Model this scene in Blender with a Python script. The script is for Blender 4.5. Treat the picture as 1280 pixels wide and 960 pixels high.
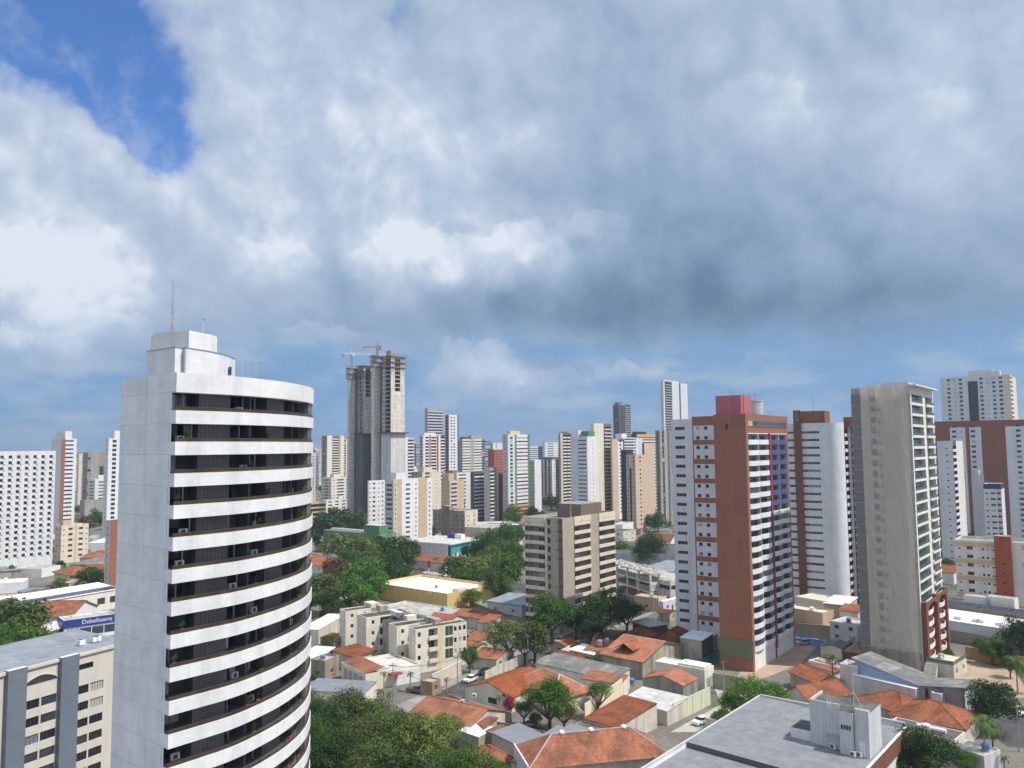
import bpy, bmesh, math, random
from mathutils import Vector, Matrix
R = math.radians
rnd = random.Random(7)
S = bpy.context.scene
COL = S.collection
for o in list(bpy.data.objects): bpy.data.objects.remove(o)

# ------------------------------------------------------------------ camera
F_PX = 1000.0
PITCH = math.atan(79 / F_PX); ROLL = math.atan(0.0095)
CAM = Vector((0, 0, 60))
fwd = Vector((0, math.cos(PITCH), math.sin(PITCH)))
r0 = Vector((1, 0, 0)); u0 = Vector((0, -math.sin(PITCH), math.cos(PITCH)))
upv = math.cos(ROLL) * u0 + math.sin(ROLL) * r0
rgt = math.cos(ROLL) * r0 - math.sin(ROLL) * u0
cd = bpy.data.cameras.new('camera'); cam = bpy.data.objects.new('camera', cd); COL.objects.link(cam)
cd.sensor_width = 36; cd.lens = 36 * F_PX / 1280; cd.clip_start = 0.5; cd.clip_end = 60000
m = Matrix((rgt, upv, -fwd)).transposed().to_4x4(); m.translation = CAM
cam.matrix_world = m; S.camera = cam

def ray(px, py): return fwd + (px - 640) / F_PX * rgt + (480 - py) / F_PX * upv
def gp(px, py, z=0.0):
    d = ray(px, py); return CAM + d * ((z - CAM.z) / d.z)
def at(px, py, Y):
    d = ray(px, py); return CAM + d * (Y / d.y)

# ------------------------------------------------------------------ sky, sun, exposure
SUN_EL = 57.0
sd = Vector((0.95, -0.30, 0)).normalized() * math.cos(R(SUN_EL)); sd.z = math.sin(R(SUN_EL))
sl = bpy.data.lights.new('sun', 'SUN'); so = bpy.data.objects.new('sun', sl); COL.objects.link(so)
sl.energy = 4.95; sl.angle = R(0.53); sl.color = (1.0, 0.955, 0.88)
so.rotation_euler = sd.to_track_quat('Z', 'Y').to_euler(); so.location = (200, -100, 400)
S.view_settings.view_transform = 'Standard'; S.view_settings.look = 'None'
S.view_settings.exposure = 0.0; S.view_settings.gamma = 1.0
S.view_settings.use_curve_mapping = False
S.cycles.use_denoising = True
S.cycles.max_bounces = 5; S.cycles.diffuse_bounces = 3; S.cycles.glossy_bounces = 3
S.cycles.transparent_max_bounces = 12; S.cycles.transmission_bounces = 2; S.cycles.volume_bounces = 0
S.cycles.volume_step_rate = 4.0; S.cycles.use_adaptive_sampling = True; S.cycles.adaptive_threshold = 0.03

W = bpy.data.worlds.new('World'); S.world = W; W.use_nodes = True
SKY_STRENGTH = 0.11
def build_sky():
    nt = W.node_tree; nt.nodes.clear(); N = nt.nodes.new; L = nt.links.new
    def val(x):
        return x
    def math_(op, a, b=None, c=None, clamp=False):
        n = N('ShaderNodeMath'); n.operation = op; n.use_clamp = clamp
        for i, v in enumerate((a, b, c)):
            if v is None: continue
            if isinstance(v, (int, float)): n.inputs[i].default_value = v
            else: L(v, n.inputs[i])
        return n.outputs[0]
    def vm(op, a, b=None, s=None):
        n = N('ShaderNodeVectorMath'); n.operation = op
        for i, v in enumerate((a, b)):
            if v is None: continue
            if isinstance(v, (tuple, Vector)): n.inputs[i].default_value = tuple(v)
            else: L(v, n.inputs[i])
        if s is not None:
            if isinstance(s, (int, float)): n.inputs['Scale'].default_value = s
            else: L(s, n.inputs['Scale'])
        return n.outputs['Value'] if op in ('LENGTH', 'DOT_PRODUCT', 'DISTANCE') else n.outputs[0]
    def noise(v, scale, detail=6, rough=0.55, dist=0.0):
        n = N('ShaderNodeTexNoise'); n.inputs['Scale'].default_value = scale; n.inputs['Detail'].default_value = detail
        n.inputs['Roughness'].default_value = rough; n.inputs['Distortion'].default_value = dist
        L(v, n.inputs['Vector']); return n
    def smooth(x, a, b):
        n = N('ShaderNodeMapRange'); n.interpolation_type = 'SMOOTHSTEP'
        n.inputs[1].default_value = a; n.inputs[2].default_value = b; L(x, n.inputs[0]); return n.outputs[0]
    def mix(f, a, b):
        n = N('ShaderNodeMix'); n.data_type = 'RGBA'; n.clamp_factor = True
        if isinstance(f, (int, float)): n.inputs[0].default_value = f
        else: L(f, n.inputs[0])
        for s, v in ((6, a), (7, b)):
            if isinstance(v, tuple): n.inputs[s].default_value = (*v, 1)
            else: L(v, n.inputs[s])
        return n.outputs[2]
    tc = N('ShaderNodeTexCoord'); d = tc.outputs['Generated']
    sep = N('ShaderNodeSeparateXYZ'); L(d, sep.inputs[0])
    sky = N('ShaderNodeTexSky'); sky.sky_type = 'NISHITA'; sky.sun_disc = False
    sky.sun_elevation = R(SUN_EL); sky.sun_rotation = math.atan2(sd.x, sd.y)
    sky.air_density = 1.0; sky.dust_density = 0.5; sky.ozone_density = 2.5
    # slow warp of the direction, so that cloud edges billow
    w1 = noise(d, 3.2, 3, 0.6); w2 = noise(d, 11, 6, 0.62)
    wv = vm('ADD', vm('SCALE', vm('SUBTRACT', w1.outputs['Color'], (0.5, 0.5, 0.5)), s=0.075),
            vm('SCALE', vm('SUBTRACT', w2.outputs['Color'], (0.5, 0.5, 0.5)), s=0.10))
    dw = vm('ADD', d, wv)
    def blob(px, py, rx, ry, warp=True):
        c = ray(px, py).normalized()
        q = vm('SUBTRACT', dw if warp else d, c)
        q = vm('MULTIPLY', q, (F_PX / rx, F_PX / rx, F_PX / ry))
        r2 = vm('DOT_PRODUCT', q, q)
        return math_('EXPONENT', math_('MULTIPLY', r2, -1.0))
    def total(lst):
        acc = None
        for (px, py, rx, ry, w) in lst:
            b = math_('MULTIPLY', blob(px, py, rx, ry), w)
            acc = b if acc is None else math_('ADD', acc, b)
        return acc
    # where the cloud deck is open
    holes = total([(50, 5, 95, 42, 1.3), (125, 55, 46, 40, 1.0), (168, 115, 38, 42, 1.0), (203, 178, 36, 38, 1.15), (280, 0, 90, 20, .3), (512, 12, 22, 50, .4), (250, 80, 50, 60, .15)])
    cov = math_('SUBTRACT', 1.0, holes)
    nz = noise(d, 7.5, 8, 0.6)
    cov = math_('ADD', cov, math_('MULTIPLY', math_('SUBTRACT', nz.outputs[0], 0.5), 1.15))
    alpha = smooth(cov, 0.24, 0.92)
    # low down the deck breaks up into a pale hazy band with small clouds
    low = smooth(sep.outputs[2], 0.02, 0.20)
    # brightness of the deck
    lit = total([(70, 190, 130, 130, .34), (60, 360, 130, 60, .50), (20, 300, 70, 50, .25), (330, 120, 200, 170, .25), (470, 260, 230, 130, .30),
                 (540, 320, 110, 50, .30), (650, 310, 60, 40, .28), (640, 180, 90, 100, .2), (960, 135, 90, 45, .26), (1150, 60, 260, 120, .16),
                 (1250, 180, 160, 110, .16), (740, 285, 50, 22, .22), (600, 455, 70, 28, .30), (700, 480, 110, 26, .16), (800, 460, 55, 16, .18), (160, 380, 60, 30, .18), (60, 430, 90, 20, .22), (90, 470, 90, 16, .16)])
    dark = total([(520, 375, 170, 42, .30), (860, 390, 330, 66, .42), (700, 400, 120, 55, .14), (1120, 420, 220, 60, .30), (850, 250, 210, 110, .27), (1010, 310, 260, 80, .14), (690, 250, 60, 70, .10), (760, 130, 130, 70, .08),
                  (330, 400, 110, 36, .12), (250, 440, 110, 40, .10), (60, 475, 120, 22, .16)])
    # relief: the same heap of cloud sampled a little towards the sun; what stands above it is lit
    def heap(v):
        n = noise(v, 5.5, 5, 0.56, 0.25); acc = None
        for sc, w in ((6.0, 1.0), (13.0, .55), (27.0, .3), (58.0, .16)):
            b = math_('MULTIPLY', math_('ABSOLUTE', math_('SUBTRACT', noise(v, sc, 0).outputs[0], 0.5)), w)
            acc = b if acc is None else math_('ADD', acc, b)
        return math_('ADD', math_('MULTIPLY', n.outputs[0], .7), math_('MULTIPLY', acc, 1.0))
    h0 = heap(d); h1 = heap(vm('ADD', d, (0.016, -0.004, 0.026)))
    relief = math_('SUBTRACT', h0, h1)
    n2 = noise(d, 6.5, 4, 0.55, 0.4); n3 = noise(d, 26, 3, 0.6)
    # clouds overhead and behind the camera are well lit
    back = smooth(sep.outputs[1], 0.55, 0.0); zen = smooth(sep.outputs[2], 0.55, 0.9)
    br = math_('ADD', math_('SUBTRACT', math_('MULTIPLY', lit, 0.62), math_('MULTIPLY', dark, 0.78)), 0.53)
    br = math_('ADD', br, math_('MULTIPLY', math_('SUBTRACT', n2.outputs[0], 0.5), 0.30))
    gain = math_('MULTIPLY_ADD', math_('ADD', math_('SUBTRACT', lit, dark), 0.30, clamp=True), 0.70, 0.20)
    br = math_('ADD', br, math_('MULTIPLY', relief, gain))
    br = math_('ADD', br, math_('MULTIPLY', math_('ADD', h0, -0.5), 0.30))
    br = math_('ADD', br, math_('MULTIPLY', math_('SUBTRACT', n3.outputs[0], 0.5), 0.06))
    br = math_('ADD', br, math_('MULTIPLY', math_('MAXIMUM', back, zen), 0.34))
    # separate heaps with a crisp sunlit top that dissolve downwards
    w3 = noise(d, 30, 4, 0.6)
    dc = vm('ADD', d, vm('ADD', vm('SCALE', vm('SUBTRACT', w2.outputs['Color'], (0.5, 0.5, 0.5)), s=0.085), vm('SCALE', vm('SUBTRACT', w3.outputs['Color'], (0.5, 0.5, 0.5)), s=0.035)))
    heaps = None
    for px, py, rx, ry, w in ((540, 335, 105, 48, .26), (652, 318, 52, 42, .30), (748, 292, 52, 26, .20), (950, 140, 62, 46, .17), (78, 355, 100, 62, .20), (338, 330, 52, 30, .16), (30, 425, 60, 16, .2),
                              (600, 462, 56, 30, .30), (790, 466, 44, 17, .26), (690, 478, 60, 16, .2), (120, 412, 60, 14, .16), (400, 420, 70, 12, .18), (100, 130, 90, 50, .10), (1180, 185, 110, 60, .12), (640, 190, 70, 50, .10), (930, 470, 60, 12, .14)):
        c = ray(px, py).normalized(); q = vm('MULTIPLY', vm('SUBTRACT', dc, c), (F_PX / rx, F_PX / rx, F_PX / ry))
        sq = N('ShaderNodeSeparateXYZ'); L(q, sq.inputs[0])
        g = math_('MULTIPLY', smooth(vm('DOT_PRODUCT', q, q), 1.15, .72), math_('MULTIPLY', smooth(sq.outputs[2], -.9, .5), w * .72))
        heaps = g if heaps is None else math_('MAXIMUM', heaps, g)
    br = math_('ADD', br, heaps)
    wisp = math_('MULTIPLY', smooth(math_('ADD', math_('MULTIPLY', nz.outputs[0], .6), math_('MULTIPLY', w2.outputs[0], .4)), .46, .68), .75)
    alpha = math_('MAXIMUM', alpha, wisp)
    k = 1.0 / SKY_STRENGTH
    ramp = N('ShaderNodeValToRGB'); L(br, ramp.inputs[0])
    e = ramp.color_ramp.elements
    stops = [(0.0, (.120, .215, .335)), (0.25, (.235, .348, .505)), (0.5, (.362, .475, .635)), (0.75, (.49, .585, .735)), (1.0, (.76, .82, .92))]
    e[0].position, e[0].color = stops[0][0], (*stops[0][1], 1); e[1].position, e[1].color = stops[-1][0], (*stops[-1][1], 1)
    for p, c in stops[1:-1]:
        x = e.new(p); x.color = (*c, 1)
    cloud = vm('SCALE', ramp.outputs[0], s=k)
    skyc = vm('MULTIPLY', sky.outputs[0], (0.66, 1.00, 1.48))
    # open air near the horizon
    hz_n = noise(vm('MULTIPLY', d, (1, 1, 3.2)), 9, 7, 0.6)
    hz_c = mix(smooth(hz_n.outputs[0], 0.42, 0.72), (.185 * k, .365 * k, .63 * k), (.36 * k, .50 * k, .68 * k))
    deck = mix(alpha, skyc, cloud)
    edge = math_('ADD', sep.outputs[2], math_('MULTIPLY', math_('SUBTRACT', w2.outputs[0], 0.5), 0.10))
    f = smooth(edge, 0.085, 0.17)
    f2 = math_('MAXIMUM', f, math_('MULTIPLY', smooth(lit, 0.06, 0.22), 0.75))
    f2 = math_('MAXIMUM', f2, math_('MULTIPLY', heaps, 3.6, clamp=True))
    allc = mix(f2, hz_c, deck)
    bg = N('ShaderNodeBackground'); bg.inputs[1].default_value = SKY_STRENGTH; L(allc, bg.inputs[0])
    out = N('ShaderNodeOutputWorld'); L(bg.outputs[0], out.inputs[0])
build_sky(); W.cycles.sampling_method = 'MANUAL'; W.cycles.sample_map_resolution = 256

# ------------------------------------------------------------------ materials
MATS = {}
def node_mat(name):
    mt = bpy.data.materials.new(name); mt.use_nodes = True
    nt = mt.node_tree; nt.nodes.clear()
    out = nt.nodes.new('ShaderNodeOutputMaterial'); b = nt.nodes.new('ShaderNodeBsdfPrincipled')
    nt.links.new(b.outputs[0], out.inputs[0]); MATS[name] = mt
    return mt, nt, b, out
def wall(name, c, var=0.10, streak=0.12, rough=0.85, joint=None, fine=None, spec=0.25):
    """weathered wall paint or tiles; joint/fine = (width, height, mortar, darkness) of a tile grid in metres (UV)."""
    mt, nt, b, out = node_mat(name); N = nt.nodes.new; L = nt.links.new
    b.inputs['Roughness'].default_value = rough; b.inputs['Specular IOR Level'].default_value = spec
    tc = N('ShaderNodeTexCoord'); geo = N('ShaderNodeNewGeometry'); oi = N('ShaderNodeObjectInfo')
    n = N('ShaderNodeTexNoise'); n.inputs['Scale'].default_value = 0.35; n.inputs['Detail'].default_value = 8; n.inputs['Roughness'].default_value = .65
    L(geo.outputs['Position'], n.inputs['Vector'])
    mp = N('ShaderNodeMapping'); mp.inputs['Scale'].default_value = (.55, .55, 0.05); L(geo.outputs['Position'], mp.inputs[0])
    s = N('ShaderNodeTexNoise'); s.inputs['Scale'].default_value = 1.0; s.inputs['Detail'].default_value = 5; L(mp.outputs[0], s.inputs['Vector'])
    def rng(src, a, b_, lo, hi):
        r = N('ShaderNodeMapRange'); r.inputs[1].default_value = a; r.inputs[2].default_value = b_; r.inputs[3].default_value = lo; r.inputs[4].default_value = hi; L(src, r.inputs[0]); return r.outputs[0]
    v = N('ShaderNodeMath'); v.operation = 'MULTIPLY'
    L(rng(n.outputs[0], .3, .7, 1 - var, 1 + var * .6), v.inputs[0]); L(rng(s.outputs[0], .45, .75, 1.0, 1 - streak), v.inputs[1])
    last = v.outputs[0]
    for g in (joint, fine):
        if not g: continue
        br = N('ShaderNodeTexBrick'); br.offset = 0.0; br.inputs['Scale'].default_value = 1
        br.inputs['Brick Width'].default_value = g[0]; br.inputs['Row Height'].default_value = g[1]; br.inputs['Mortar Size'].default_value = g[2]; br.inputs['Mortar Smooth'].default_value = 0.1
        br.inputs['Color1'].default_value = (1, 1, 1, 1); br.inputs['Color2'].default_value = (.93, .93, .93, 1); br.inputs['Mortar'].default_value = (g[3],) * 3 + (1,)
        L(tc.outputs['UV'], br.inputs['Vector'])
        mm = N('ShaderNodeMath'); mm.operation = 'MULTIPLY'; L(last, mm.inputs[0]); L(br.outputs[0], mm.inputs[1]); last = mm.outputs[0]
    vs = N('ShaderNodeVectorMath'); vs.operation = 'SCALE'; vs.inputs[0].default_value = c; L(last, vs.inputs['Scale'])
    L(vs.outputs[0], b.inputs['Base Color'])
    return mt
def plain(name, c, rough=0.5, metal=0.0, spec=0.5, nscale=2.0, var=0.12):
    mt, nt, b, out = node_mat(name); N = nt.nodes.new; L = nt.links.new
    b.inputs['Roughness'].default_value = rough; b.inputs['Metallic'].default_value = metal; b.inputs['Specular IOR Level'].default_value = spec
    geo = N('ShaderNodeTexCoord'); n = N('ShaderNodeTexNoise'); n.inputs['Scale'].default_value = nscale; n.inputs['Detail'].default_value = 5
    L(geo.outputs['Object'], n.inputs['Vector'])
    r = N('ShaderNodeMapRange'); r.inputs[1].default_value = .3; r.inputs[2].default_value = .7; r.inputs[3].default_value = 1 - var; r.inputs[4].default_value = 1 + var; L(n.outputs[0], r.inputs[0])
    vs = N('ShaderNodeVectorMath'); vs.operation = 'SCALE'; vs.inputs[0].default_value = c; L(r.outputs[0], vs.inputs['Scale']); L(vs.outputs[0], b.inputs['Base Color'])
    return mt
def tiles(name, c1, c2, dirt):
    """clay roof tiles: ribs down the slope, rows across, patchy fired colour and lichen (UV in metres)."""
    mt, nt, b, out = node_mat(name); N = nt.nodes.new; L = nt.links.new
    b.inputs['Roughness'].default_value = 0.9; b.inputs['Specular IOR Level'].default_value = 0.2
    tc = N('ShaderNodeTexCoord'); uv = tc.outputs['UV']; geo = N('ShaderNodeNewGeometry'); pos = geo.outputs['Position']
    def nz(sc, det=6, v=pos, rg=.6):
        n = N('ShaderNodeTexNoise'); n.inputs['Scale'].default_value = sc; n.inputs['Detail'].default_value = det; n.inputs['Roughness'].default_value = rg; L(v, n.inputs['Vector']); return n.outputs[0]
    br = N('ShaderNodeTexBrick'); br.offset = 0; br.inputs['Scale'].default_value = 1; br.inputs['Brick Width'].default_value = .45; br.inputs['Row Height'].default_value = .8
    br.inputs['Mortar Size'].default_value = .05; br.inputs['Mortar Smooth'].default_value = .8
    br.inputs['Color1'].default_value = (*c1, 1); br.inputs['Color2'].default_value = (*c2, 1); br.inputs['Mortar'].default_value = tuple(x * .62 for x in c1) + (1,)
    L(uv, br.inputs['Vector'])
    def mix(f, a, bb):
        m_ = N('ShaderNodeMix'); m_.data_type = 'RGBA'; L(f, m_.inputs[0])
        for s_, v_ in ((6, a), (7, bb)):
            if isinstance(v_, tuple): m_.inputs[s_].default_value = (*v_, 1)
            else: L(v_, m_.inputs[s_])
        return m_.outputs[2]
    def rng(src, a, b_, hi):
        r = N('ShaderNodeMapRange'); r.inputs[1].default_value = a; r.inputs[2].default_value = b_; r.inputs[3].default_value = 0; r.inputs[4].default_value = hi; L(src, r.inputs[0]); return r.outputs[0]
    c = mix(rng(nz(.5), .4, .65, .8), br.outputs[0], c2)
    c = mix(rng(nz(.30, 8), .43, .68, .92), c, dirt)
    mp = N('ShaderNodeMapping'); mp.inputs['Scale'].default_value = (1.6, .12, 1); L(uv, mp.inputs[0]); c = mix(rng(nz(1.0, 5, mp.outputs[0]), .52, .74, .6), c, dirt)
    c = mix(rng(nz(2.2, 4), .50, .70, .6), c, tuple(x * .5 for x in c1)); c = mix(rng(nz(3.4, 3), .60, .72, .55), c, tuple(min(1, x * 1.25 + .06) for x in c2))
    oi = N('ShaderNodeObjectInfo'); hs = N('ShaderNodeHueSaturation'); L(c, hs.inputs['Color']); mr = N('ShaderNodeMapRange'); mr.inputs[3].default_value = .70; mr.inputs[4].default_value = 1.0; L(oi.outputs['Random'], mr.inputs[0]); L(mr.outputs[0], hs.inputs['Value']); ms = N('ShaderNodeMapRange'); ms.inputs[3].default_value = 1.12; ms.inputs[4].default_value = .94; L(oi.outputs['Random'], ms.inputs[0]); L(ms.outputs[0], hs.inputs['Saturation'])
    L(hs.outputs[0], b.inputs['Base Color'])
    wv = N('ShaderNodeTexWave'); wv.inputs['Scale'].default_value = 2.2 / 2; wv.bands_direction = 'X'; L(uv, wv.inputs['Vector'])
    bp = N('ShaderNodeBump'); bp.inputs['Strength'].default_value = .5; bp.inputs['Distance'].default_value = .08; L(wv.outputs[0], bp.inputs['Height']); L(bp.outputs[0], b.inputs['Normal'])
    return mt
def sheet(name, c, rib=0.6, rough=.5, metal=.0, var=.15, patch=None):
    """corrugated roofing sheets, ribs along the slope (UV in metres), some sheets replaced."""
    mt, nt, b, out = node_mat(name); N = nt.nodes.new; L = nt.links.new
    b.inputs['Roughness'].default_value = rough; b.inputs['Metallic'].default_value = metal
    tc = N('ShaderNodeTexCoord'); geo = N('ShaderNodeNewGeometry')
    n = N('ShaderNodeTexNoise'); n.inputs['Scale'].default_value = .5; n.inputs['Detail'].default_value = 8; n.inputs['Roughness'].default_value = .65; L(geo.outputs['Position'], n.inputs['Vector'])
    r = N('ShaderNodeMapRange'); r.inputs[1].default_value = .3; r.inputs[2].default_value = .7; r.inputs[3].default_value = 1 - var; r.inputs[4].default_value = 1 + var; L(n.outputs[0], r.inputs[0])
    br = N('ShaderNodeTexBrick'); br.inputs['Scale'].default_value = 1; br.offset = .5; br.inputs['Brick Width'].default_value = 2.2; br.inputs['Row Height'].default_value = 4.0; br.inputs['Mortar Size'].default_value = .03; br.inputs['Bias'].default_value = -.3
    br.inputs['Color1'].default_value = (*c, 1); br.inputs['Color2'].default_value = (*(patch or tuple(x * .86 for x in c)), 1); br.inputs['Mortar'].default_value = tuple(x * .7 for x in c) + (1,)
    L(tc.outputs['UV'], br.inputs['Vector'])
    vs = N('ShaderNodeVectorMath'); vs.operation = 'SCALE'; L(br.outputs[0], vs.inputs[0]); L(r.outputs[0], vs.inputs['Scale']); L(vs.outputs[0], b.inputs['Base Color'])
    wv = N('ShaderNodeTexWave'); wv.inputs['Scale'].default_value = 1 / rib / 2; wv.bands_direction = 'X'; L(tc.outputs['UV'], wv.inputs['Vector'])
    bp = N('ShaderNodeBump'); bp.inputs['Strength'].default_value = .35; bp.inputs['Distance'].default_value = .06; L(wv.outputs[0], bp.inputs['Height']); L(bp.outputs[0], b.inputs['Normal'])
    return mt
def glass(name, c, rough=.12, spec=.6):
    mt = plain(name, c, rough, 0, spec, .8, .3); return mt
def leaf(name, c1, c2, rough=.6):
    mt, nt, b, out = node_mat(name); N = nt.nodes.new; L = nt.links.new
    b.inputs['Roughness'].default_value = rough; b.inputs['Specular IOR Level'].default_value = .25
    tc = N('ShaderNodeTexCoord'); oi = N('ShaderNodeObjectInfo'); geo = N('ShaderNodeNewGeometry')
    n = N('ShaderNodeTexNoise'); n.inputs['Scale'].default_value = .55; n.inputs['Detail'].default_value = 4; L(geo.outputs['Position'], n.inputs['Vector'])
    ad = N('ShaderNodeMath'); ad.operation = 'MULTIPLY_ADD'; L(geo.outputs['Random Per Island'], ad.inputs[0]); ad.inputs[1].default_value = .35; L(n.outputs[0], ad.inputs[2])
    r = N('ShaderNodeMapRange'); r.inputs[1].default_value = .4; r.inputs[2].default_value = .95; L(ad.outputs[0], r.inputs[0])
    m_ = N('ShaderNodeMix'); m_.data_type = 'RGBA'; L(r.outputs[0], m_.inputs[0]); m_.inputs[6].default_value = (*c1, 1); m_.inputs[7].default_value = (*c2, 1)
    hs = N('ShaderNodeHueSaturation'); L(m_.outputs[2], hs.inputs['Color'])
    rr = N('ShaderNodeMapRange'); rr.inputs[3].default_value = .75; rr.inputs[4].default_value = 1.2; L(oi.outputs['Random'], rr.inputs[0]); L(rr.outputs[0], hs.inputs['Value'])
    L(hs.outputs[0], b.inputs['Base Color'])
    tr = N('ShaderNodeBsdfTranslucent'); L(hs.outputs[0], tr.inputs[0])
    mx = N('ShaderNodeMixShader'); mx.inputs[0].default_value = .22; L(b.outputs[0], mx.inputs[1]); L(tr.outputs[0], mx.inputs[2]); L(mx.outputs[0], out.inputs[0])
    return mt

WH = (.74, .74, .75)
wall('white', WH); wall('white_tile', (.77, .77, .775), .10, .17, .5, None, (.6, .3, .012, .86))
wall('white_tile_jointed', (.86, .87, .89), .12, .14, .55, (5.4, 2.84, .03, .72), (.6, .3, .012, .92))
wall('cool_white', (.64, .66, .69)); wall('warm_white', (.74, .71, .66)); wall('cream', (.70, .63, .50)); wall('pale_cream', (.73, .69, .58), .12, .2); wall('peach', (.60, .46, .35)); wall('tan', (.55, .42, .29))
wall('beige', (.58, .52, .43)); wall('taupe', (.32, .27, .21)); wall('dark_taupe', (.19, .155, .12)); wall('brown', (.17, .085, .055)); wall('dark_brown', (.10, .06, .045)); wall('grey', (.36, .36, .36)); wall('light_grey', (.53, .53, .53)); wall('blue_grey', (.16, .19, .235), .08, .1, .6, (3, .8, .02, .8))
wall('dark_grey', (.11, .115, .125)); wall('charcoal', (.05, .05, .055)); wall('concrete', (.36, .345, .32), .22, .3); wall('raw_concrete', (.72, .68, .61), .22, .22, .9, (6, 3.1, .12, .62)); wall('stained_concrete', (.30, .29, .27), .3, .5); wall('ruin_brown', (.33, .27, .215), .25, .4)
wall('terracotta_tile', (.335, .138, .088), .08, .06, .6, (4.6, 5.8, .05, 1.35), (.6, .3, .015, .85)); wall('terracotta', (.40, .16, .095)); wall('brick_red', (.21, .085, .06), .12, .1, .8, None, (.5, .25, .02, .8)); wall('orange', (.50, .15, .06)); wall('red', (.42, .07, .055)); wall('dark_red', (.20, .045, .04))
wall('pink', (.46, .14, .165)); wall('magenta', (.30, .055, .12)); wall('purple', (.10, .097, .25)); wall('navy', (.03, .036, .085)); wall('sign_navy', (.03, .06, .26), .05, .05, .5); wall('green', (.105, .235, .12)); wall('dark_green', (.09, .20, .10)); wall('teal', (.04, .38, .38)); wall('dark_teal', (.02, .12, .14)); wall('pale_green', (.58, .62, .45), .1, .15); wall('yellow', (.70, .50, .20), .08, .12); wall('pale_yellow', (.72, .62, .33)); wall('lilac', (.60, .57, .60), .14, .25); wall('sky_blue', (.28, .42, .58)); wall('dark_tile', (.12, .11, .11), .3, .1, .5, None, (.42, .21, .03, 1.8)); wall('smoked_rail', (.075, .055, .03), .4, .4, .35)
wall('shade_net', (.56, .54, .50)); wall('olive_net', (.17, .18, .11)); wall('pool_tile', (.06, .25, .5))
wall('beige_office', (.60, .56, .495), .06, .10)
wall('orange_pale', (.58, .30, .17))
wall('tan_cream', (.60, .48, .33)); wall('orange_dark', (.36, .10, .045))
wall('plaster', (.62, .58, .50), .2, .35); wall('dirty_plaster', (.40, .37, .31), .3, .55); wall('mesh_yellow', (.70, .48, .1))
for nm, c in (('glass_dark', (.018, .02, .024)), ('glass_grey', (.05, .055, .06)), ('glass_blue', (.035, .06, .10)), ('glass_green', (.02, .075, .07)), ('glass_navy', (.02, .025, .07))): glass(nm, c)
plain('curtain', (.42, .41, .39), .7); plain('curtain_blue', (.16, .20, .24), .4); plain('curtain_wine', (.13, .04, .08), .6)
plain('frame_white', (.70, .70, .70), .5); plain('frame_dark', (.07, .07, .075), .45); plain('frame_grey', (.34, .35, .36), .4, .2)
plain('metal_grey', (.38, .40, .42), .45, .4); plain('metal_dark', (.09, .09, .095), .5, .2); plain('metal_red', (.45, .10, .06), .5); plain('metal_yellow', (.62, .43, .06), .5); plain('metal_white', (.75, .75, .75), .45); plain('tank_blue', (.08, .20, .48), .45); plain('tank_white', (.72, .74, .76), .5); plain('wood_dark', (.12, .07, .04), .8)
plain('roof_membrane', (.24, .24, .24), .9, nscale=.4, var=.35); plain('roof_dark', (.085, .085, .085), .9, nscale=.3, var=.5); plain('roof_white', (.80, .80, .82), .7, nscale=.4, var=.08); plain('roof_concrete', (.38, .36, .33), .95, nscale=.4, var=.3)
tiles('clay_tile', (.31, .105, .054), (.42, .170, .098), (.13, .066, .045)); tiles('fresh_clay_tile', (.41, .132, .062), (.47, .185, .105), (.22, .088, .05)); tiles('old_clay_tile', (.21, .080, .048), (.30, .125, .075), (.085, .055, .042))
sheet('metal_sheet', (.27, .285, .31), .7, .45, .35); sheet('fibre_sheet', (.15, .15, .148), .4, .9, 0, .35, (.30, .29, .28)); sheet('pale_sheet', (.52, .51, .49), .4, .85, 0, .25, (.40, .39, .38)); sheet('white_sheet', (.80, .80, .81), .6, .6); sheet('blue_grey_sheet', (.26, .285, .32), .8, .55, .1, .18, (.18, .20, .23)); sheet('mixed_sheet', (.55, .53, .50), .4, .85, 0, .2, (.22, .21, .20))
leaf('leaf_mid', (0.016, 0.048, 0.009), (0.120, 0.239, 0.040)); leaf('leaf_bright', (0.024, 0.077, 0.009), (0.160, 0.319, 0.043)); leaf('leaf_dark', (0.009, 0.029, 0.009), (0.064, 0.135, 0.032)); leaf('leaf_olive', (0.024, 0.045, 0.013), (0.190, 0.254, 0.069)); leaf('leaf_yellow', (0.057, 0.073, 0.016), (0.303, 0.319, 0.072)); leaf('leaf_palm', (0.029, 0.061, 0.012), (0.160, 0.232, 0.051))
leaf('petal_magenta', (.22, .01, .05), (.48, .03, .12)); leaf('petal_white', (.40, .45, .38), (.78, .78, .74)); leaf('leaf_brown', (0.057, 0.045, 0.020), (0.232, 0.174, 0.080))
plain('bark', (.11, .085, .06), .95, nscale=4, var=.3); plain('bark_pale', (.30, .27, .22), .9, nscale=4, var=.25)
plain('asphalt', (.062, .062, .065), .92, nscale=.25, var=.35); plain('paving', (.26, .25, .23), .95, nscale=.2, var=.2); plain('pale_paving', (.40, .38, .34), .95, nscale=.2, var=.15); plain('pink_paving', (.36, .27, .20), .95, nscale=.2, var=.15); plain('road_paint', (.72, .72, .70), .8, nscale=3, var=.2); plain('court_green', (.12, .22, .14), .9, nscale=.3); plain('grass', (.06, .12, .025), .95, nscale=.6, var=.4)
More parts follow.
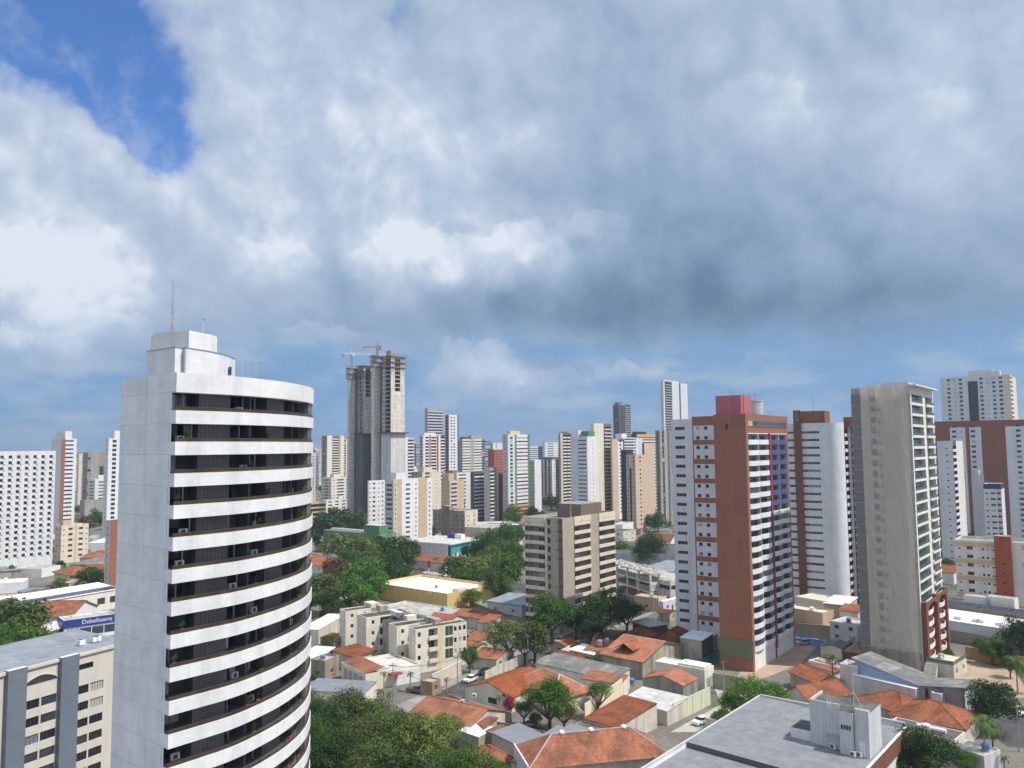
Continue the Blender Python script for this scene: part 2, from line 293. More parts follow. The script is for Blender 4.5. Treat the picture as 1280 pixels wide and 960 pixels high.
plain('car_white', (.78, .78, .79), .25, 0, .6, 1, .02); plain('car_silver', (.50, .52, .54), .25, .5, .6, 1, .03); plain('car_grey', (.17, .18, .19), .28, .4, .6, 1, .03); plain('car_black', (.02, .02, .022), .25, 0, .6, 1, .03); plain('car_red', (.35, .02, .02), .25, 0, .6, 1, .03); plain('tyre', (.02, .02, .02), .9); plain('chrome', (.6, .6, .6), .2, .9); plain('lamp_glass', (.65, .62, .58), .15); plain('tail_red', (.35, .02, .02), .2)
def solar_mat():
    mt, nt, b, out = node_mat('solar'); N = nt.nodes.new; L = nt.links.new
    b.inputs['Roughness'].default_value = .15; tc = N('ShaderNodeTexCoord')
    br = N('ShaderNodeTexBrick'); br.offset = 0; br.inputs['Scale'].default_value = 1; br.inputs['Brick Width'].default_value = 1.0; br.inputs['Row Height'].default_value = 2; br.inputs['Mortar Size'].default_value = .03
    br.inputs['Color1'].default_value = (.012, .018, .055, 1); br.inputs['Color2'].default_value = (.018, .026, .075, 1); br.inputs['Mortar'].default_value = (.3, .32, .35, 1); L(tc.outputs['UV'], br.inputs[0]); L(br.outputs[0], b.inputs['Base Color'])
solar_mat()
def sea_mat():
    mt, nt, b, out = node_mat('sea'); N = nt.nodes.new; L = nt.links.new
    b.inputs['Base Color'].default_value = (.02, .10, .16, 1); b.inputs['Roughness'].default_value = .35
    geo = N('ShaderNodeNewGeometry'); n = N('ShaderNodeTexNoise'); n.inputs['Scale'].default_value = .02; n.inputs['Detail'].default_value = 8; L(geo.outputs['Position'], n.inputs['Vector'])
    bp = N('ShaderNodeBump'); bp.inputs['Strength'].default_value = .6; bp.inputs['Distance'].default_value = 3; L(n.outputs[0], bp.inputs['Height']); L(bp.outputs[0], b.inputs['Normal'])
sea_mat()
def ground_mat():
    mt, nt, b, out = node_mat('ground'); N = nt.nodes.new; L = nt.links.new
    b.inputs['Roughness'].default_value = .95
    geo = N('ShaderNodeNewGeometry'); pos = geo.outputs['Position']
    def nz(sc, det=6):
        n = N('ShaderNodeTexNoise'); n.inputs['Scale'].default_value = sc; n.inputs['Detail'].default_value = det; L(pos, n.inputs['Vector']); return n.outputs[0]
    def rng(s_, a, c):
        r = N('ShaderNodeMapRange'); r.inputs[1].default_value = a; r.inputs[2].default_value = c; L(s_, r.inputs[0]); return r.outputs[0]
    def mix(f, a, c):
        m_ = N('ShaderNodeMix'); m_.data_type = 'RGBA'; L(f, m_.inputs[0])
        for s_, v_ in ((6, a), (7, c)):
            if isinstance(v_, tuple): m_.inputs[s_].default_value = (*v_, 1)
            else: L(v_, m_.inputs[s_])
        return m_.outputs[2]
    c = mix(rng(nz(.05), .35, .65), (.19, .17, .145), (.12, .115, .105))
    c = mix(rng(nz(.022, 8), .52, .6), c, (.045, .07, .025))
    c = mix(rng(nz(.8), .5, .75), c, (.22, .20, .17))
    L(c, b.inputs['Base Color'])
ground_mat()
wall('green_light', (.17, .32, .18)); wall('white_blue', (.60, .65, .68)); wall('plaster_pink', (.60, .50, .44), .15, .3); wall('concrete_brown', (.27, .22, .18), .2, .4); wall('teal_light', (.25, .60, .58)); glass('olive_glass', (.06, .085, .06), .2); plain('roof_stained', (.065, .063, .06), .95, nscale=.25, var=.55)
plain('roof_rubble', (.40, .385, .355), .95, nscale=1.2, var=.5)
sheet('grey_roof_sheet', (.235, .245, .265), .9, .5, .1, .22); wall('service_grey', (.56, .57, .585), .1, .2)
wall('old_red', (.28, .07, .05))
wall('brick_plain', (.34, .23, .17), .15, .3)
plain('pool', (.03, .16, .42), .1, 0, .6)
for nm, c in (('grey_brown', (.33, .28, .25)), ('taupe_wall', (.30, .27, .25)), ('mustard', (.50, .33, .12)), ('tan_wall', (.47, .36, .25)), ('lilac_bright', (.66, .58, .72)), ('cool_grey_wall', (.42, .44, .47)), ('wood_brown', (.16, .09, .05))): wall(nm, c)
plain('pale_deck', (.56, .52, .44), .9, nscale=.3); plain('roof_brown', (.15, .11, .085), .95, nscale=.3, var=.4); plain('thatch', (.28, .20, .12), .95, nscale=2, var=.3); sheet('white_sheet_blue', (.62, .68, .76), .6, .5)
for nm, c in (('olive_wall', (.30, .32, .22)), ('pale_yellow2', (.76, .68, .48)), ('teal_green', (.02, .20, .13))): wall(nm, c)
wall('blue_pale', (.36, .42, .50))
leaf('leaf_yellow_green', (0.029, 0.057, 0.011), (0.263, 0.335, 0.073))

plain('rail_green', (.10, .20, .14), .3)
plain('rail_dark_green', (.03, .10, .09), .35)
# ------------------------------------------------------------------ mesh helpers
class Acc:
    """collects polygons and links them as one mesh object"""
    def __init__(s): s.v = []; s.f = []; s.m = []; s.uv = []; s.mats = []
    def mi(s, n):
        if n not in s.mats: s.mats.append(n)
        return s.mats.index(n)
    def poly(s, pts, mat, uv=None):
        pts = [Vector(p) for p in pts]; i = len(s.v); s.v.extend(pts); s.f.append(tuple(range(i, i + len(pts)))); s.m.append(s.mi(mat))
        if uv is None:
            n = (pts[1] - pts[0]).cross(pts[2] - pts[1])
            if n.length < 1e-9 and len(pts) > 3: n = (pts[2] - pts[0]).cross(pts[3] - pts[0])
            if n.length < 1e-9: n = Vector((0, 0, 1))
            n.normalize()
            if abs(n.z) > .999: uv = [(p.x, p.y) for p in pts]
            else:
                t = Vector((-n.y, n.x, 0)).normalized(); q = n.cross(t); uv = [(p.dot(t), p.dot(q)) for p in pts]
        s.uv.extend(uv)
    def box(s, a, b, mat, top=None, bottom=True):
        x0, y0, z0 = a; x1, y1, z1 = b; P = lambda x, y, z: (x, y, z)
        s.poly([P(x0, y0, z0), P(x1, y0, z0), P(x1, y0, z1), P(x0, y0, z1)], mat); s.poly([P(x1, y0, z0), P(x1, y1, z0), P(x1, y1, z1), P(x1, y0, z1)], mat)
        s.poly([P(x1, y1, z0), P(x0, y1, z0), P(x0, y1, z1), P(x1, y1, z1)], mat); s.poly([P(x0, y1, z0), P(x0, y0, z0), P(x0, y0, z1), P(x0, y1, z1)], mat)
        s.poly([P(x0, y0, z1), P(x1, y0, z1), P(x1, y1, z1), P(x0, y1, z1)], top or mat)
        if bottom: s.poly([P(x0, y1, z0), P(x1, y1, z0), P(x1, y0, z0), P(x0, y0, z0)], mat)
    def prism(s, pts, z0, z1, mat, top=None, ztops=None):
        """vertical prism over a counter-clockwise footprint"""
        n = len(pts); zt = ztops or [z1] * n
        for i in range(n):
            j = (i + 1) % n; a, b = pts[i], pts[j]
            s.poly([(a[0], a[1], z0), (b[0], b[1], z0), (b[0], b[1], zt[j]), (a[0], a[1], zt[i])], mat)
        s.poly([(p[0], p[1], zt[i]) for i, p in enumerate(pts)], top or mat)
    def tube(s, p, q, r0, r1=None, n=6, mat='metal_grey', cap=True):
        p = Vector(p); q = Vector(q); r1 = r0 if r1 is None else r1; d = (q - p)
        if d.length < 1e-6: return
        d.normalize(); a = d.orthogonal().normalized(); b = d.cross(a)
        c0 = [p + r0 * (math.cos(t) * a + math.sin(t) * b) for t in [2 * math.pi * k / n for k in range(n)]]
        c1 = [q + r1 * (math.cos(t) * a + math.sin(t) * b) for t in [2 * math.pi * k / n for k in range(n)]]
        for k in range(n): s.poly([c0[k], c0[(k + 1) % n], c1[(k + 1) % n], c1[k]], mat)
        if cap: s.poly(c1, mat); s.poly(c0[::-1], mat)
    def lathe(s, prof, c, n=16, mat='metal_grey'):
        for (ra, za), (rb, zb) in zip(prof, prof[1:]):
            for k in range(n):
                t0, t1 = 2 * math.pi * k / n, 2 * math.pi * (k + 1) / n
                A = lambda r, t, z: (c[0] + r * math.cos(t), c[1] + r * math.sin(t), c[2] + z)
                if ra < 1e-6: s.poly([A(0, 0, za), A(rb, t1, zb), A(rb, t0, zb)], mat)
                elif rb < 1e-6: s.poly([A(ra, t0, za), A(ra, t1, za), A(0, 0, zb)], mat)
                else: s.poly([A(ra, t0, za), A(ra, t1, za), A(rb, t1, zb), A(rb, t0, zb)], mat)
    def mesh(s, name):
        me = bpy.data.meshes.new(name); me.from_pydata([tuple(v) for v in s.v], [], s.f)
        for n in s.mats: me.materials.append(MATS[n])
        me.polygons.foreach_set('material_index', s.m)
        ul = me.uv_layers.new(name='uv'); ul.data.foreach_set('uv', [c for t in s.uv for c in t]); me.update()
        return me
    def build(s, name, parent=None, loc=(0, 0, 0), rz=0.0):
        return link(name, s.mesh(name), parent, loc, rz)
def link(name, me, parent=None, loc=(0, 0, 0), rz=0.0):
    o = bpy.data.objects.new(name, me); COL.objects.link(o); o.location = loc; o.rotation_euler = (0, 0, rz)
    if parent is not None: o.parent = parent
    return o
def thing(name, label, cat, loc=(0, 0, 0), rz=0.0, group=None):
    o = bpy.data.objects.new(name, None); COL.objects.link(o); o.location = loc; o.rotation_euler = (0, 0, rz); o.empty_display_size = .5
    return tag(o, label, cat, group)
def tag(o, label, cat, group=None):
    o['label'] = label; o['category'] = cat
    if group: o['group'] = group
    return o
def struct(o): o['kind'] = 'structure'; return o

# ------------------------------------------------------------------ windows
GLZ = [('glass_dark', 6), ('glass_grey', 3), ('glass_blue', 1.2), ('curtain', .8), ('curtain_blue', .8)]
WIN = {}
def pick(gl):
    t = rnd.random() * sum(w for _, w in gl)
    for n, w in gl:
        t -= w
        if t <= 0: return n
    return gl[-1][0]
def add_window(a, w, h, fr, gl, nm, simple, M=None):
    b = Acc(); e = .05
    if simple: b.poly([(-w / 2, .03, 0), (w / 2, .03, 0), (w / 2, .03, h), (-w / 2, .03, h)], gl)
    else:
        b.poly([(-w / 2 + e, .04, e), (w / 2 - e, .04, e), (w / 2 - e, .04, h - e), (-w / 2 + e, .04, h - e)], gl)
        b.box((-w / 2, -.01, 0), (w / 2, .07, e), fr); b.box((-w / 2, -.01, h - e), (w / 2, .07, h), fr)
        b.box((-w / 2, -.01, e), (-w / 2 + e, .07, h - e), fr); b.box((w / 2 - e, -.01, e), (w / 2, .07, h - e), fr)
        for k in range(1, nm):
            x = -w / 2 + w * k / nm; b.box((x - .03, 0, e), (x + .03, .065, h - e), fr)
    if M is None: return b
    for v_, in zip(b.v): pass
    i = len(a.v); a.v.extend(M @ v for v in b.v); a.f.extend(tuple(x + i for x in f) for f in b.f)
    a.m.extend(a.mi(b.mats[k]) for k in b.m); a.uv.extend(b.uv)
def win_mesh(w, h, fr, gl, nm, simple):
    k = (round(w, 2), round(h, 2), fr, gl, nm, simple)
    if k not in WIN: WIN[k] = add_window(None, k[0], k[1], fr, gl, nm, simple).mesh('window')
    return WIN[k]
BALM = {}
def bal_mesh(w, h, out, mat, curve, thick=.12, rail=None):
    k = (round(w, 2), round(h, 2), round(out, 2), mat, curve, rail)
    if k in BALM: return BALM[k]
    a = Acc(); n = 8 if curve else 1; w = k[0]
    def P(i, off): # outline from left to right
        t = i / n; x = -w / 2 + w * t
        if curve: y = -(.12 + (out - .12) * math.sin(math.pi * min(1, max(0, t))) ** .6)
        else: y = -out
        return Vector((x, y + off, 0))
    up = lambda p, z: (p.x, p.y, z)
    hs = h if not rail else h * .42
    for i in range(n):
        p, q, p2, q2 = P(i, 0), P(i + 1, 0), P(i, thick), P(i + 1, thick)
        a.poly([up(p, -.18), up(q, -.18), up(q, hs), up(p, hs)], mat); a.poly([up(p, hs), up(q, hs), up(q2, hs), up(p2, hs)], mat)
        a.poly([up(q2, 0), up(p2, 0), up(p2, hs), up(q2, hs)], mat)
        a.poly([(p.x, 0, -.18), (q.x, 0, -.18), up(q, -.18), up(p, -.18)], mat); a.poly([up(p, .0), up(q, .0), (q.x, 0, .0), (p.x, 0, .0)], mat)
        if rail: a.poly([up(P(i, .04), hs), up(P(i + 1, .04), hs), up(P(i + 1, .04), h), up(P(i, .04), h)], rail)
    for sx in (-1, 1):
        x = sx * w / 2; y = P(0 if sx < 0 else n, 0).y
        if y < -.01:
            q = [(x, 0, -.18), (x, y, -.18), (x, y, hs), (x, 0, hs)]; a.poly(q if sx < 0 else q[::-1], mat)
    BALM[k] = a.mesh('balcony'); return BALM[k]

# ------------------------------------------------------------------ buildings
FOOT = []; ROADS = []; HOUSES = []
class Bld:
    """local frame: the corner nearest the camera at the origin, front face along -x (y = 0), side face along +y (x = 0)"""
    def __init__(s, name, label, cat, F, ang, W, D, zt, far=False, glaz=None, frame='frame_grey', group=None):
        s.root = thing(name, label, cat, (F[0], F[1], 0), -R(ang), group)
        FOOT.append((F[0], F[1], R(ang), W, D)); s.W, s.D, s.zt, s.far = W, D, zt, far; s.wall = Acc(); s.wins = []; s.bals = []; s.glaz = glaz or GLZ; s.frame = frame
    def grid(s, mp, us, vs, cell, ops):
        """mp(u, v, inset) -> point; cell(u, v) -> material; ops = [(u0,u1,v0,v1,depth,reveal,back)]"""
        us = sorted({round(x, 3) for x in us}); vs = sorted({round(x, 3) for x in vs})
        ui = {x: i for i, x in enumerate(us)}; vi = {x: i for i, x in enumerate(vs)}
        hole = {}
        for k, o in enumerate(ops):
            for i in range(ui[round(o[0], 3)], ui[round(o[1], 3)]):
                for j in range(vi[round(o[2], 3)], vi[round(o[3], 3)]): hole[i, j] = k
        a = s.wall
        for i in range(len(us) - 1):
            j = 0
            while j < len(vs) - 1:
                if (i, j) in hole: j += 1; continue
                m = cell((us[i] + us[i + 1]) / 2, (vs[j] + vs[j + 1]) / 2); k = j + 1
                while k < len(vs) - 1 and (i, k) not in hole and cell((us[i] + us[i + 1]) / 2, (vs[k] + vs[k + 1]) / 2) == m: k += 1
                u0, u1, v0, v1 = us[i], us[i + 1], vs[j], vs[k]
                a.poly([mp(u0, v0, 0), mp(u1, v0, 0), mp(u1, v1, 0), mp(u0, v1, 0)], m, [(u0, v0), (u1, v0), (u1, v1), (u0, v1)])
                j = k
        for (u0, u1, v0, v1, d, rm, bm) in ops:
            Q = lambda u, v, e: mp(u, v, e)
            a.poly([Q(u0, v0, 0), Q(u0, v0, d), Q(u0, v1, d), Q(u0, v1, 0)][::-1], rm); a.poly([Q(u1, v0, 0), Q(u1, v0, d), Q(u1, v1, d), Q(u1, v1, 0)], rm)
            a.poly([Q(u0, v0, 0), Q(u1, v0, 0), Q(u1, v0, d), Q(u0, v0, d)], rm); a.poly([Q(u0, v1, d), Q(u1, v1, d), Q(u1, v1, 0), Q(u0, v1, 0)], rm)
            a.poly([Q(u0, v0, d), Q(u1, v0, d), Q(u1, v1, d), Q(u0, v1, d)], bm)
    def face(s, o, ux, Wd, zb, zt, bays, fh=2.9, zf0=4.0, nf=None, glaz=None):
        o = Vector(o); ux = Vector(ux); n = Vector((ux[1], -ux[0])); ang = math.atan2(ux[1], ux[0])
        mp = lambda u, v, e: Vector((o.x + ux.x * u - n.x * e, o.y + ux.y * u - n.y * e, v))
        if nf is None: nf = max(1, int((zt - .6 - zf0) / fh + .3))
        tot = sum(b[0] for b in bays); u = 0; us = [0, Wd]; vs = [zb, zt]; zones = []; ops = []
        for b in bays:
            w = b[0] * Wd / tot; u0, u1 = u, u + w; u = u1; us += [u0, u1]
            mat = b[1]; kind = b[2] if len(b) > 2 else None; q = b[3] if len(b) > 3 else {}
            z0 = len(zones); zones.append((u0, u1, zb, zt, mat))
            if 'stripe' in q:   # (material, every n floors, from z, height)
                for k in range(0, nf + 1, q['stripe'][1]):
                    v0 = zf0 + k * fh + q['stripe'][2]; v1 = min(zt, v0 + q['stripe'][3]); v0 = max(zb, v0)
                    if v1 > v0: zones.append((u0, u1, v0, v1, q['stripe'][0])); vs += [v0, v1]
            if 'low' in q: zones.append((u0, u1, zb, q['low'][1], q['low'][0])); vs.append(q['low'][1])
            if 'high' in q: zones.append((u0, u1, q['high'][1], zt, q['high'][0])); vs.append(q['high'][1])
            if not kind: continue
            for k in range(q.get('f0', 0), min(nf, q.get('f1', nf)), q.get('step', 1)):
                z = zf0 + k * fh
                if kind in ('win', 'band'):
                    h = q.get('h', 1.15); v0 = z + q.get('sill', 1.0); v1 = min(v0 + h, zt - .15)
                    if v1 - v0 < .3 or v0 < zb + .05: continue
                    cnt = q.get('n', 1); ww = q.get('w', w * .55 / cnt if kind == 'win' else w - .02)
                    for c in range(cnt):
                        uc = u0 + w * (c + .5) / cnt + q.get('off', 0) * w
                        a0, a1 = max(u0 + .01, uc - ww / 2), min(u1 - .01, uc + ww / 2)
                        ops.append((a0, a1, v0, v1, q.get('d', .16), q.get('rm', mat), mat))
                        wd = a1 - a0; p = mp((a0 + a1) / 2, v0, q.get('d', .16) - .08)
                        s.wins.append((p, ang, wd, v1 - v0, q.get('nm', max(1, round(wd / 1.1))), q.get('gl') or glaz))
                        us += [a0, a1]
                    vs += [v0, v1]
                elif kind == 'bal':
                    v0 = z; v1 = min(z + q.get('oh', fh - .38), zt - .2); dp = q.get('d', 1.3); g = q.get('gap', .06 * w)
                    if v1 - v0 < 1 or v0 < zb: continue
                    a0, a1 = u0 + g, u1 - g; ops.append((a0, a1, v0, v1, dp, q.get('rm', mat), q.get('bm', mat))); us += [a0, a1]; vs += [v0, v1]
                    ww = (a1 - a0) * q.get('ww', .75); p = mp((a0 + a1) / 2 + q.get('off', 0) * w, v0 + .02, dp - .1)
                    s.wins.append((p, ang, ww, min(2.15, v1 - v0 - .1), max(2, round(ww / 1.2)), q.get('gl') or glaz))
                    pm = q.get('p', mat); pm = pm(k, nf) if callable(pm) else pm
                    s.bals.append((mp((a0 + a1) / 2, v0, -.003), ang, a1 - a0 + q.get('ext', -.03), q.get('ph', 1.05), q.get('out', .12), pm, q.get('curve', False), q.get('rail')))
        def cell(uu, vv):
            r = bays[0][1]
            for (a, b_, c, d, m) in zones:
                if a <= uu <= b_ and c <= vv <= d: r = m
            return r
        vs = [v for v in vs if zb - 1e-6 <= v <= zt + 1e-6]
        s.grid(mp, us, vs, cell, ops)
    def deck(s, pts, zt, drop=.9, mat='roof_membrane', wallm=None, th=.2):
        """roof deck sunk behind a parapet over a convex footprint (counter-clockwise, local)"""
        n = len(pts); c = Vector((sum(p[0] for p in pts) / n, sum(p[1] for p in pts) / n)); ins = []
        for i in range(n):
            a, b, d = Vector(pts[i - 1]), Vector(pts[i]), Vector(pts[(i + 1) % n])
            e1 = (b - a).normalized(); e2 = (d - b).normalized(); n1 = Vector((-e1.y, e1.x)); n2 = Vector((-e2.y, e2.x)); bi = n1 + n2
            bi = bi / max(.3, bi.dot(n1)); ins.append(b + bi * th)
        for i in range(n):
            j = (i + 1) % n; a, b, ai, bi = pts[i], pts[j], ins[i], ins[j]
            s.wall.poly([(a[0], a[1], zt), (b[0], b[1], zt), (bi[0], bi[1], zt), (ai[0], ai[1], zt)], wallm)
            s.wall.poly([(bi[0], bi[1], zt - drop), (ai[0], ai[1], zt - drop), (ai[0], ai[1], zt), (bi[0], bi[1], zt)], wallm)
        s.wall.poly([(p[0], p[1], zt - drop) for p in ins], mat)
    def box(s, name, a, b, mat, top=None):
        k = Acc(); k.box(a, b, mat, top); return k.build(name, s.root)
    def finish(s, wallname='wall'):
        o = s.wall.build(wallname, s.root)
        for lst, kind in ((s.wins, 'window'), (s.bals, 'balcony')):
            if kind == 'window': lst.sort(key=lambda t: (-round(t[2] * t[3] * 2), -t[0].z))
            else: lst.sort(key=lambda t: -t[0].z)
            rest = Acc()
            for i, t in enumerate(lst):
                if kind == 'window':
                    p, ang, w, h, nm, gz = t; gl = pick(gz or s.glaz)
                    if i < 100: link('window', win_mesh(w, h, s.frame, gl, nm, s.far), s.root, p, ang)
                    else: add_window(rest, w, h, s.frame, gl, nm, s.far, Matrix.Translation(p) @ Matrix.Rotation(ang, 4, 'Z'))
                else:
                    p, ang, w, h, out, mat, cv, rl = t; me = bal_mesh(w, h, out, mat, cv, .12, rl)
                    if i < 100: link('balcony', me, s.root, p, ang)
                    else:
                        M = Matrix.Translation(p) @ Matrix.Rotation(ang, 4, 'Z'); i0 = len(rest.v); rest.v.extend(M @ v.co for v in me.vertices)
                        mm = [rest.mi(x.name) for x in me.materials]
                        for pl in me.polygons:
                            rest.f.append(tuple(v + i0 for v in pl.vertices)); rest.m.append(mm[pl.material_index]); rest.uv.extend([(0, 0)] * len(pl.vertices))
            if rest.v: rest.build(kind, s.root)['kind'] = 'stuff'
        return s.root
def fit(F, ang, l, r, z):
    """lengths along the two visible faces so that their far ends fall at pixel columns l and r"""
    F = Vector((F[0], F[1], z)); v = F - CAM
    bx = Vector((math.cos(R(ang)), -math.sin(R(ang)), 0)); ay = Vector((math.sin(R(ang)), math.cos(R(ang)), 0))
    def solve(b, px):
        den = F_PX * b.dot(rgt) - (px - 640) * b.dot(fwd)
        return ((px - 640) * v.dot(fwd) - F_PX * v.dot(rgt)) / den
    return (-solve(bx, l) if l is not None else None), (solve(ay, r) if r is not None else None)
GRID_ANG = 37
def tower(name, label, l, c, r, y, d, front, side, fh=2.9, g=4.0, ang=GRID_ANG, W=None, D=None, far=None, roof='roof_membrane', boxes=(), glaz=None, frame='frame_grey', par=.9, base=0, back=None, nf=None, cat='building'):
    F = at(c, y, d); zt = F.z; w, dd = fit(F, ang, l, r, zt); W = W or w; D = D or dd
    if far is None: far = d > 380
    b = Bld(name, label, cat, F, ang, W, D, zt, far, glaz, frame)
    b.face((-W, 0), (1, 0), W, base, zt, front, fh, g, nf); b.face((0, 0), (0, 1), D, base, zt, side, fh, g, nf)
    bm = back or front[0][1]
    b.face((0, D), (-1, 0), W, base, zt, [(1, bm)], fh, g); b.face((-W, D), (0, -1), D, base, zt, [(1, bm)], fh, g)
    b.deck([(-W, 0), (0, 0), (0, D), (-W, D)], zt, par, roof, side[0][1])
    for bx in boxes:   # (name, x0, x1, y0, y1, height, material) in fractions of the plan
        nm, x0, x1, y0, y1, h, mt = bx[:7]
        b.box(nm, (-W * (1 - x0), D * y0, zt - par), (-W * (1 - x1), D * y1, zt + h), mt, roof)
    b.finish(); return b

# ------------------------------------------------------------------ low houses
def rect(c, l, r, z):
    C, Lp, Rp = gp(*c, z), gp(*l, z), gp(*r, z); u = C - Lp; v = Rp - C
    a1 = math.atan2(-u.y, u.x); a2 = math.atan2(v.x, v.y); wu, wv = u.length, v.length
    ang = (a1 * wu + a2 * wv) / (wu + wv)
    bx = Vector((math.cos(ang), -math.sin(ang), 0)); ay = Vector((math.sin(ang), math.cos(ang), 0))
    return C, math.degrees(ang), max(2, u.dot(bx)), max(2, v.dot(ay))
def roof_mesh(W, D, z, kind, mat, rise, ov=.4, th=.16, gablem='plaster', ridge_w='clay_tile'):
    a = Acc(); x0, x1, y0, y1 = -W - ov, ov, -ov, D + ov; h = z + rise
    def slab(pts):
        a.poly(pts, mat); dn = [(p[0], p[1], p[2] - th) for p in pts]; a.poly(dn[::-1], 'wood_dark')
        for i in range(len(pts)):
            j = (i + 1) % len(pts); a.poly([dn[i], dn[j], pts[j], pts[i]], mat)
    def caps(lines):
        for p, q in lines: a.tube(p, q, .13, .13, 5, ridge_w, False)
    if kind == 'ridge_y':
        e = rise * ov / (W / 2); xm = -W / 2
        slab([(x0, y0, z - e), (xm, y0, h), (xm, y1, h), (x0, y1, z - e)][::-1]); slab([(xm, y0, h), (x1, y0, z - e), (x1, y1, z - e), (xm, y1, h)]); caps([((xm, y0, h), (xm, y1, h))])
    elif kind == 'ridge_x':
        e = rise * ov / (D / 2); ym = D / 2
        slab([(x0, y0, z - e), (x1, y0, z - e), (x1, ym, h), (x0, ym, h)]); slab([(x0, ym, h), (x1, ym, h), (x1, y1, z - e), (x0, y1, z - e)]); caps([((x0, ym, h), (x1, ym, h))])
    elif kind == 'hip':
        s_ = min(W, D) / 2; e = rise * ov / s_; zz = z - e
        if W >= D: A, B = (-W + s_, D / 2, h), (-s_, D / 2, h); q = [[(x0, y0, zz), (x1, y0, zz), B, A], [(x1, y0, zz), (x1, y1, zz), B], [(x1, y1, zz), (x0, y1, zz), A, B], [(x0, y1, zz), (x0, y0, zz), A]]
        else: A, B = (-W / 2, s_, h), (-W / 2, D - s_, h); q = [[(x0, y0, zz), (x1, y0, zz), A], [(x1, y0, zz), (x1, y1, zz), B, A], [(x1, y1, zz), (x0, y1, zz), B], [(x0, y1, zz), (x0, y0, zz), A, B]]
        for p in q: slab(p)
        cs = [(x0, y0, zz), (x1, y0, zz), (x1, y1, zz), (x0, y1, zz)]; near = [A, A, B, B] if W < D else [A, B, B, A]
        caps([(A, B)] + list(zip(cs, near)))
    elif kind == 'shed_y': slab([(x0, y0, z), (x1, y0, z), (x1, y1, z + rise), (x0, y1, z + rise)])
    elif kind == 'shed_x': slab([(x0, y0, z + rise), (x1, y0, z), (x1, y1, z), (x0, y1, z + rise)])
    return a
def house(name, label, c, l, r, z, kind, roofm, wallm='plaster', rise=None, ov=.4, wins=(2, 2), cat='house', floors=1, door=True, base=0.0, flatm=None, tank=None, group=None, par=.6, sidem=None, ridge_w=None, winmat=None):
    C, ang, W, D = rect(c, l, r, z)
    return house_at(name, label, (C.x, C.y), ang, W, D, z, kind, roofm, wallm, rise, ov, wins, cat, floors, door, base, tank, group, par, sidem, ridge_w)
def house_at(name, label, F, ang, W, D, z, kind, roofm, wallm='plaster', rise=None, ov=.4, wins=(2, 2), cat='house', floors=1, door=True, base=0.0, tank=None, group=None, par=.6, sidem=None, ridge_w=None):
    b = Bld(name, label, cat, F, ang, W, D, z, False, [('glass_dark', 3), ('glass_grey', 2), ('curtain', 1), ('wood_dark', 1)], 'frame_white', group)
    rise = rise if rise is not None else .22 * min(W, D)
    fh = (z - .1) / floors if kind != 'flat' else (z - par) / floors
    def bays(n, m):
        if not n: return [(1, m)]
        return [(1, m, 'win', dict(n=n, w=1.3, h=1.15, sill=min(1.1, fh * .42), nm=2, d=.12))]
    fm = wallm; sm = sidem or wallm
    zt = z
    b.face((-W, 0), (1, 0), W, base, zt, bays(wins[0], fm), fh, 0.1, floors); b.face((0, 0), (0, 1), D, base, zt, bays(wins[1], sm), fh, 0.1, floors)
    b.face((0, D), (-1, 0), W, base, zt, [(1, fm)]); b.face((-W, D), (0, -1), D, base, zt, [(1, sm)])
    w = b.wall
    if kind == 'flat':
        b.deck([(-W, 0), (0, 0), (0, D), (-W, D)], z, par, roofm, wallm)
    else:
        if kind == 'ridge_y':
            for yy, fl in ((0, 1), (D, -1)): p = [(-W, yy, z), (0, yy, z), (-W / 2, yy, z + rise - .02)]; w.poly(p[::fl], fm)
        elif kind == 'ridge_x':
            for xx, fl in ((0, 1), (-W, -1)): p = [(xx, 0, z), (xx, D, z), (xx, D / 2, z + rise - .02)]; w.poly(p[::fl], sm)
        elif kind == 'shed_y':
            w.poly([(0, 0, z), (0, D, z), (0, D, z + rise - .17)], sm); w.poly([(-W, D, z), (-W, 0, z), (-W, D, z + rise - .17)], sm); w.poly([(0, D, z), (-W, D, z), (-W, D, z + rise - .17), (0, D, z + rise - .17)], fm)
        elif kind == 'shed_x':
            w.poly([(-W, 0, z), (0, 0, z), (-W, 0, z + rise - .17)], fm); w.poly([(0, D, z), (-W, D, z), (-W, D, z + rise - .17)], fm); w.poly([(-W, D, z), (-W, 0, z), (-W, 0, z + rise - .17), (-W, D, z + rise - .17)], sm)
        rw = ridge_w or (roofm if 'tile' in roofm else 'frame_grey')
        roof_mesh(W, D, z + .02 + (.0 if 'shed' not in kind else .16), kind, roofm, rise, ov, ridge_w=rw).build('roof', b.root)
    HOUSES.append((b, kind, z, rise, par))
    if door and wins[1]:
        k = Acc(); k.box((.004, D * .47, base + .02), (.06, D * .47 + 1.0, base + 2.15), 'wood_dark'); k.build('door', b.root)
    b.finish(); return b
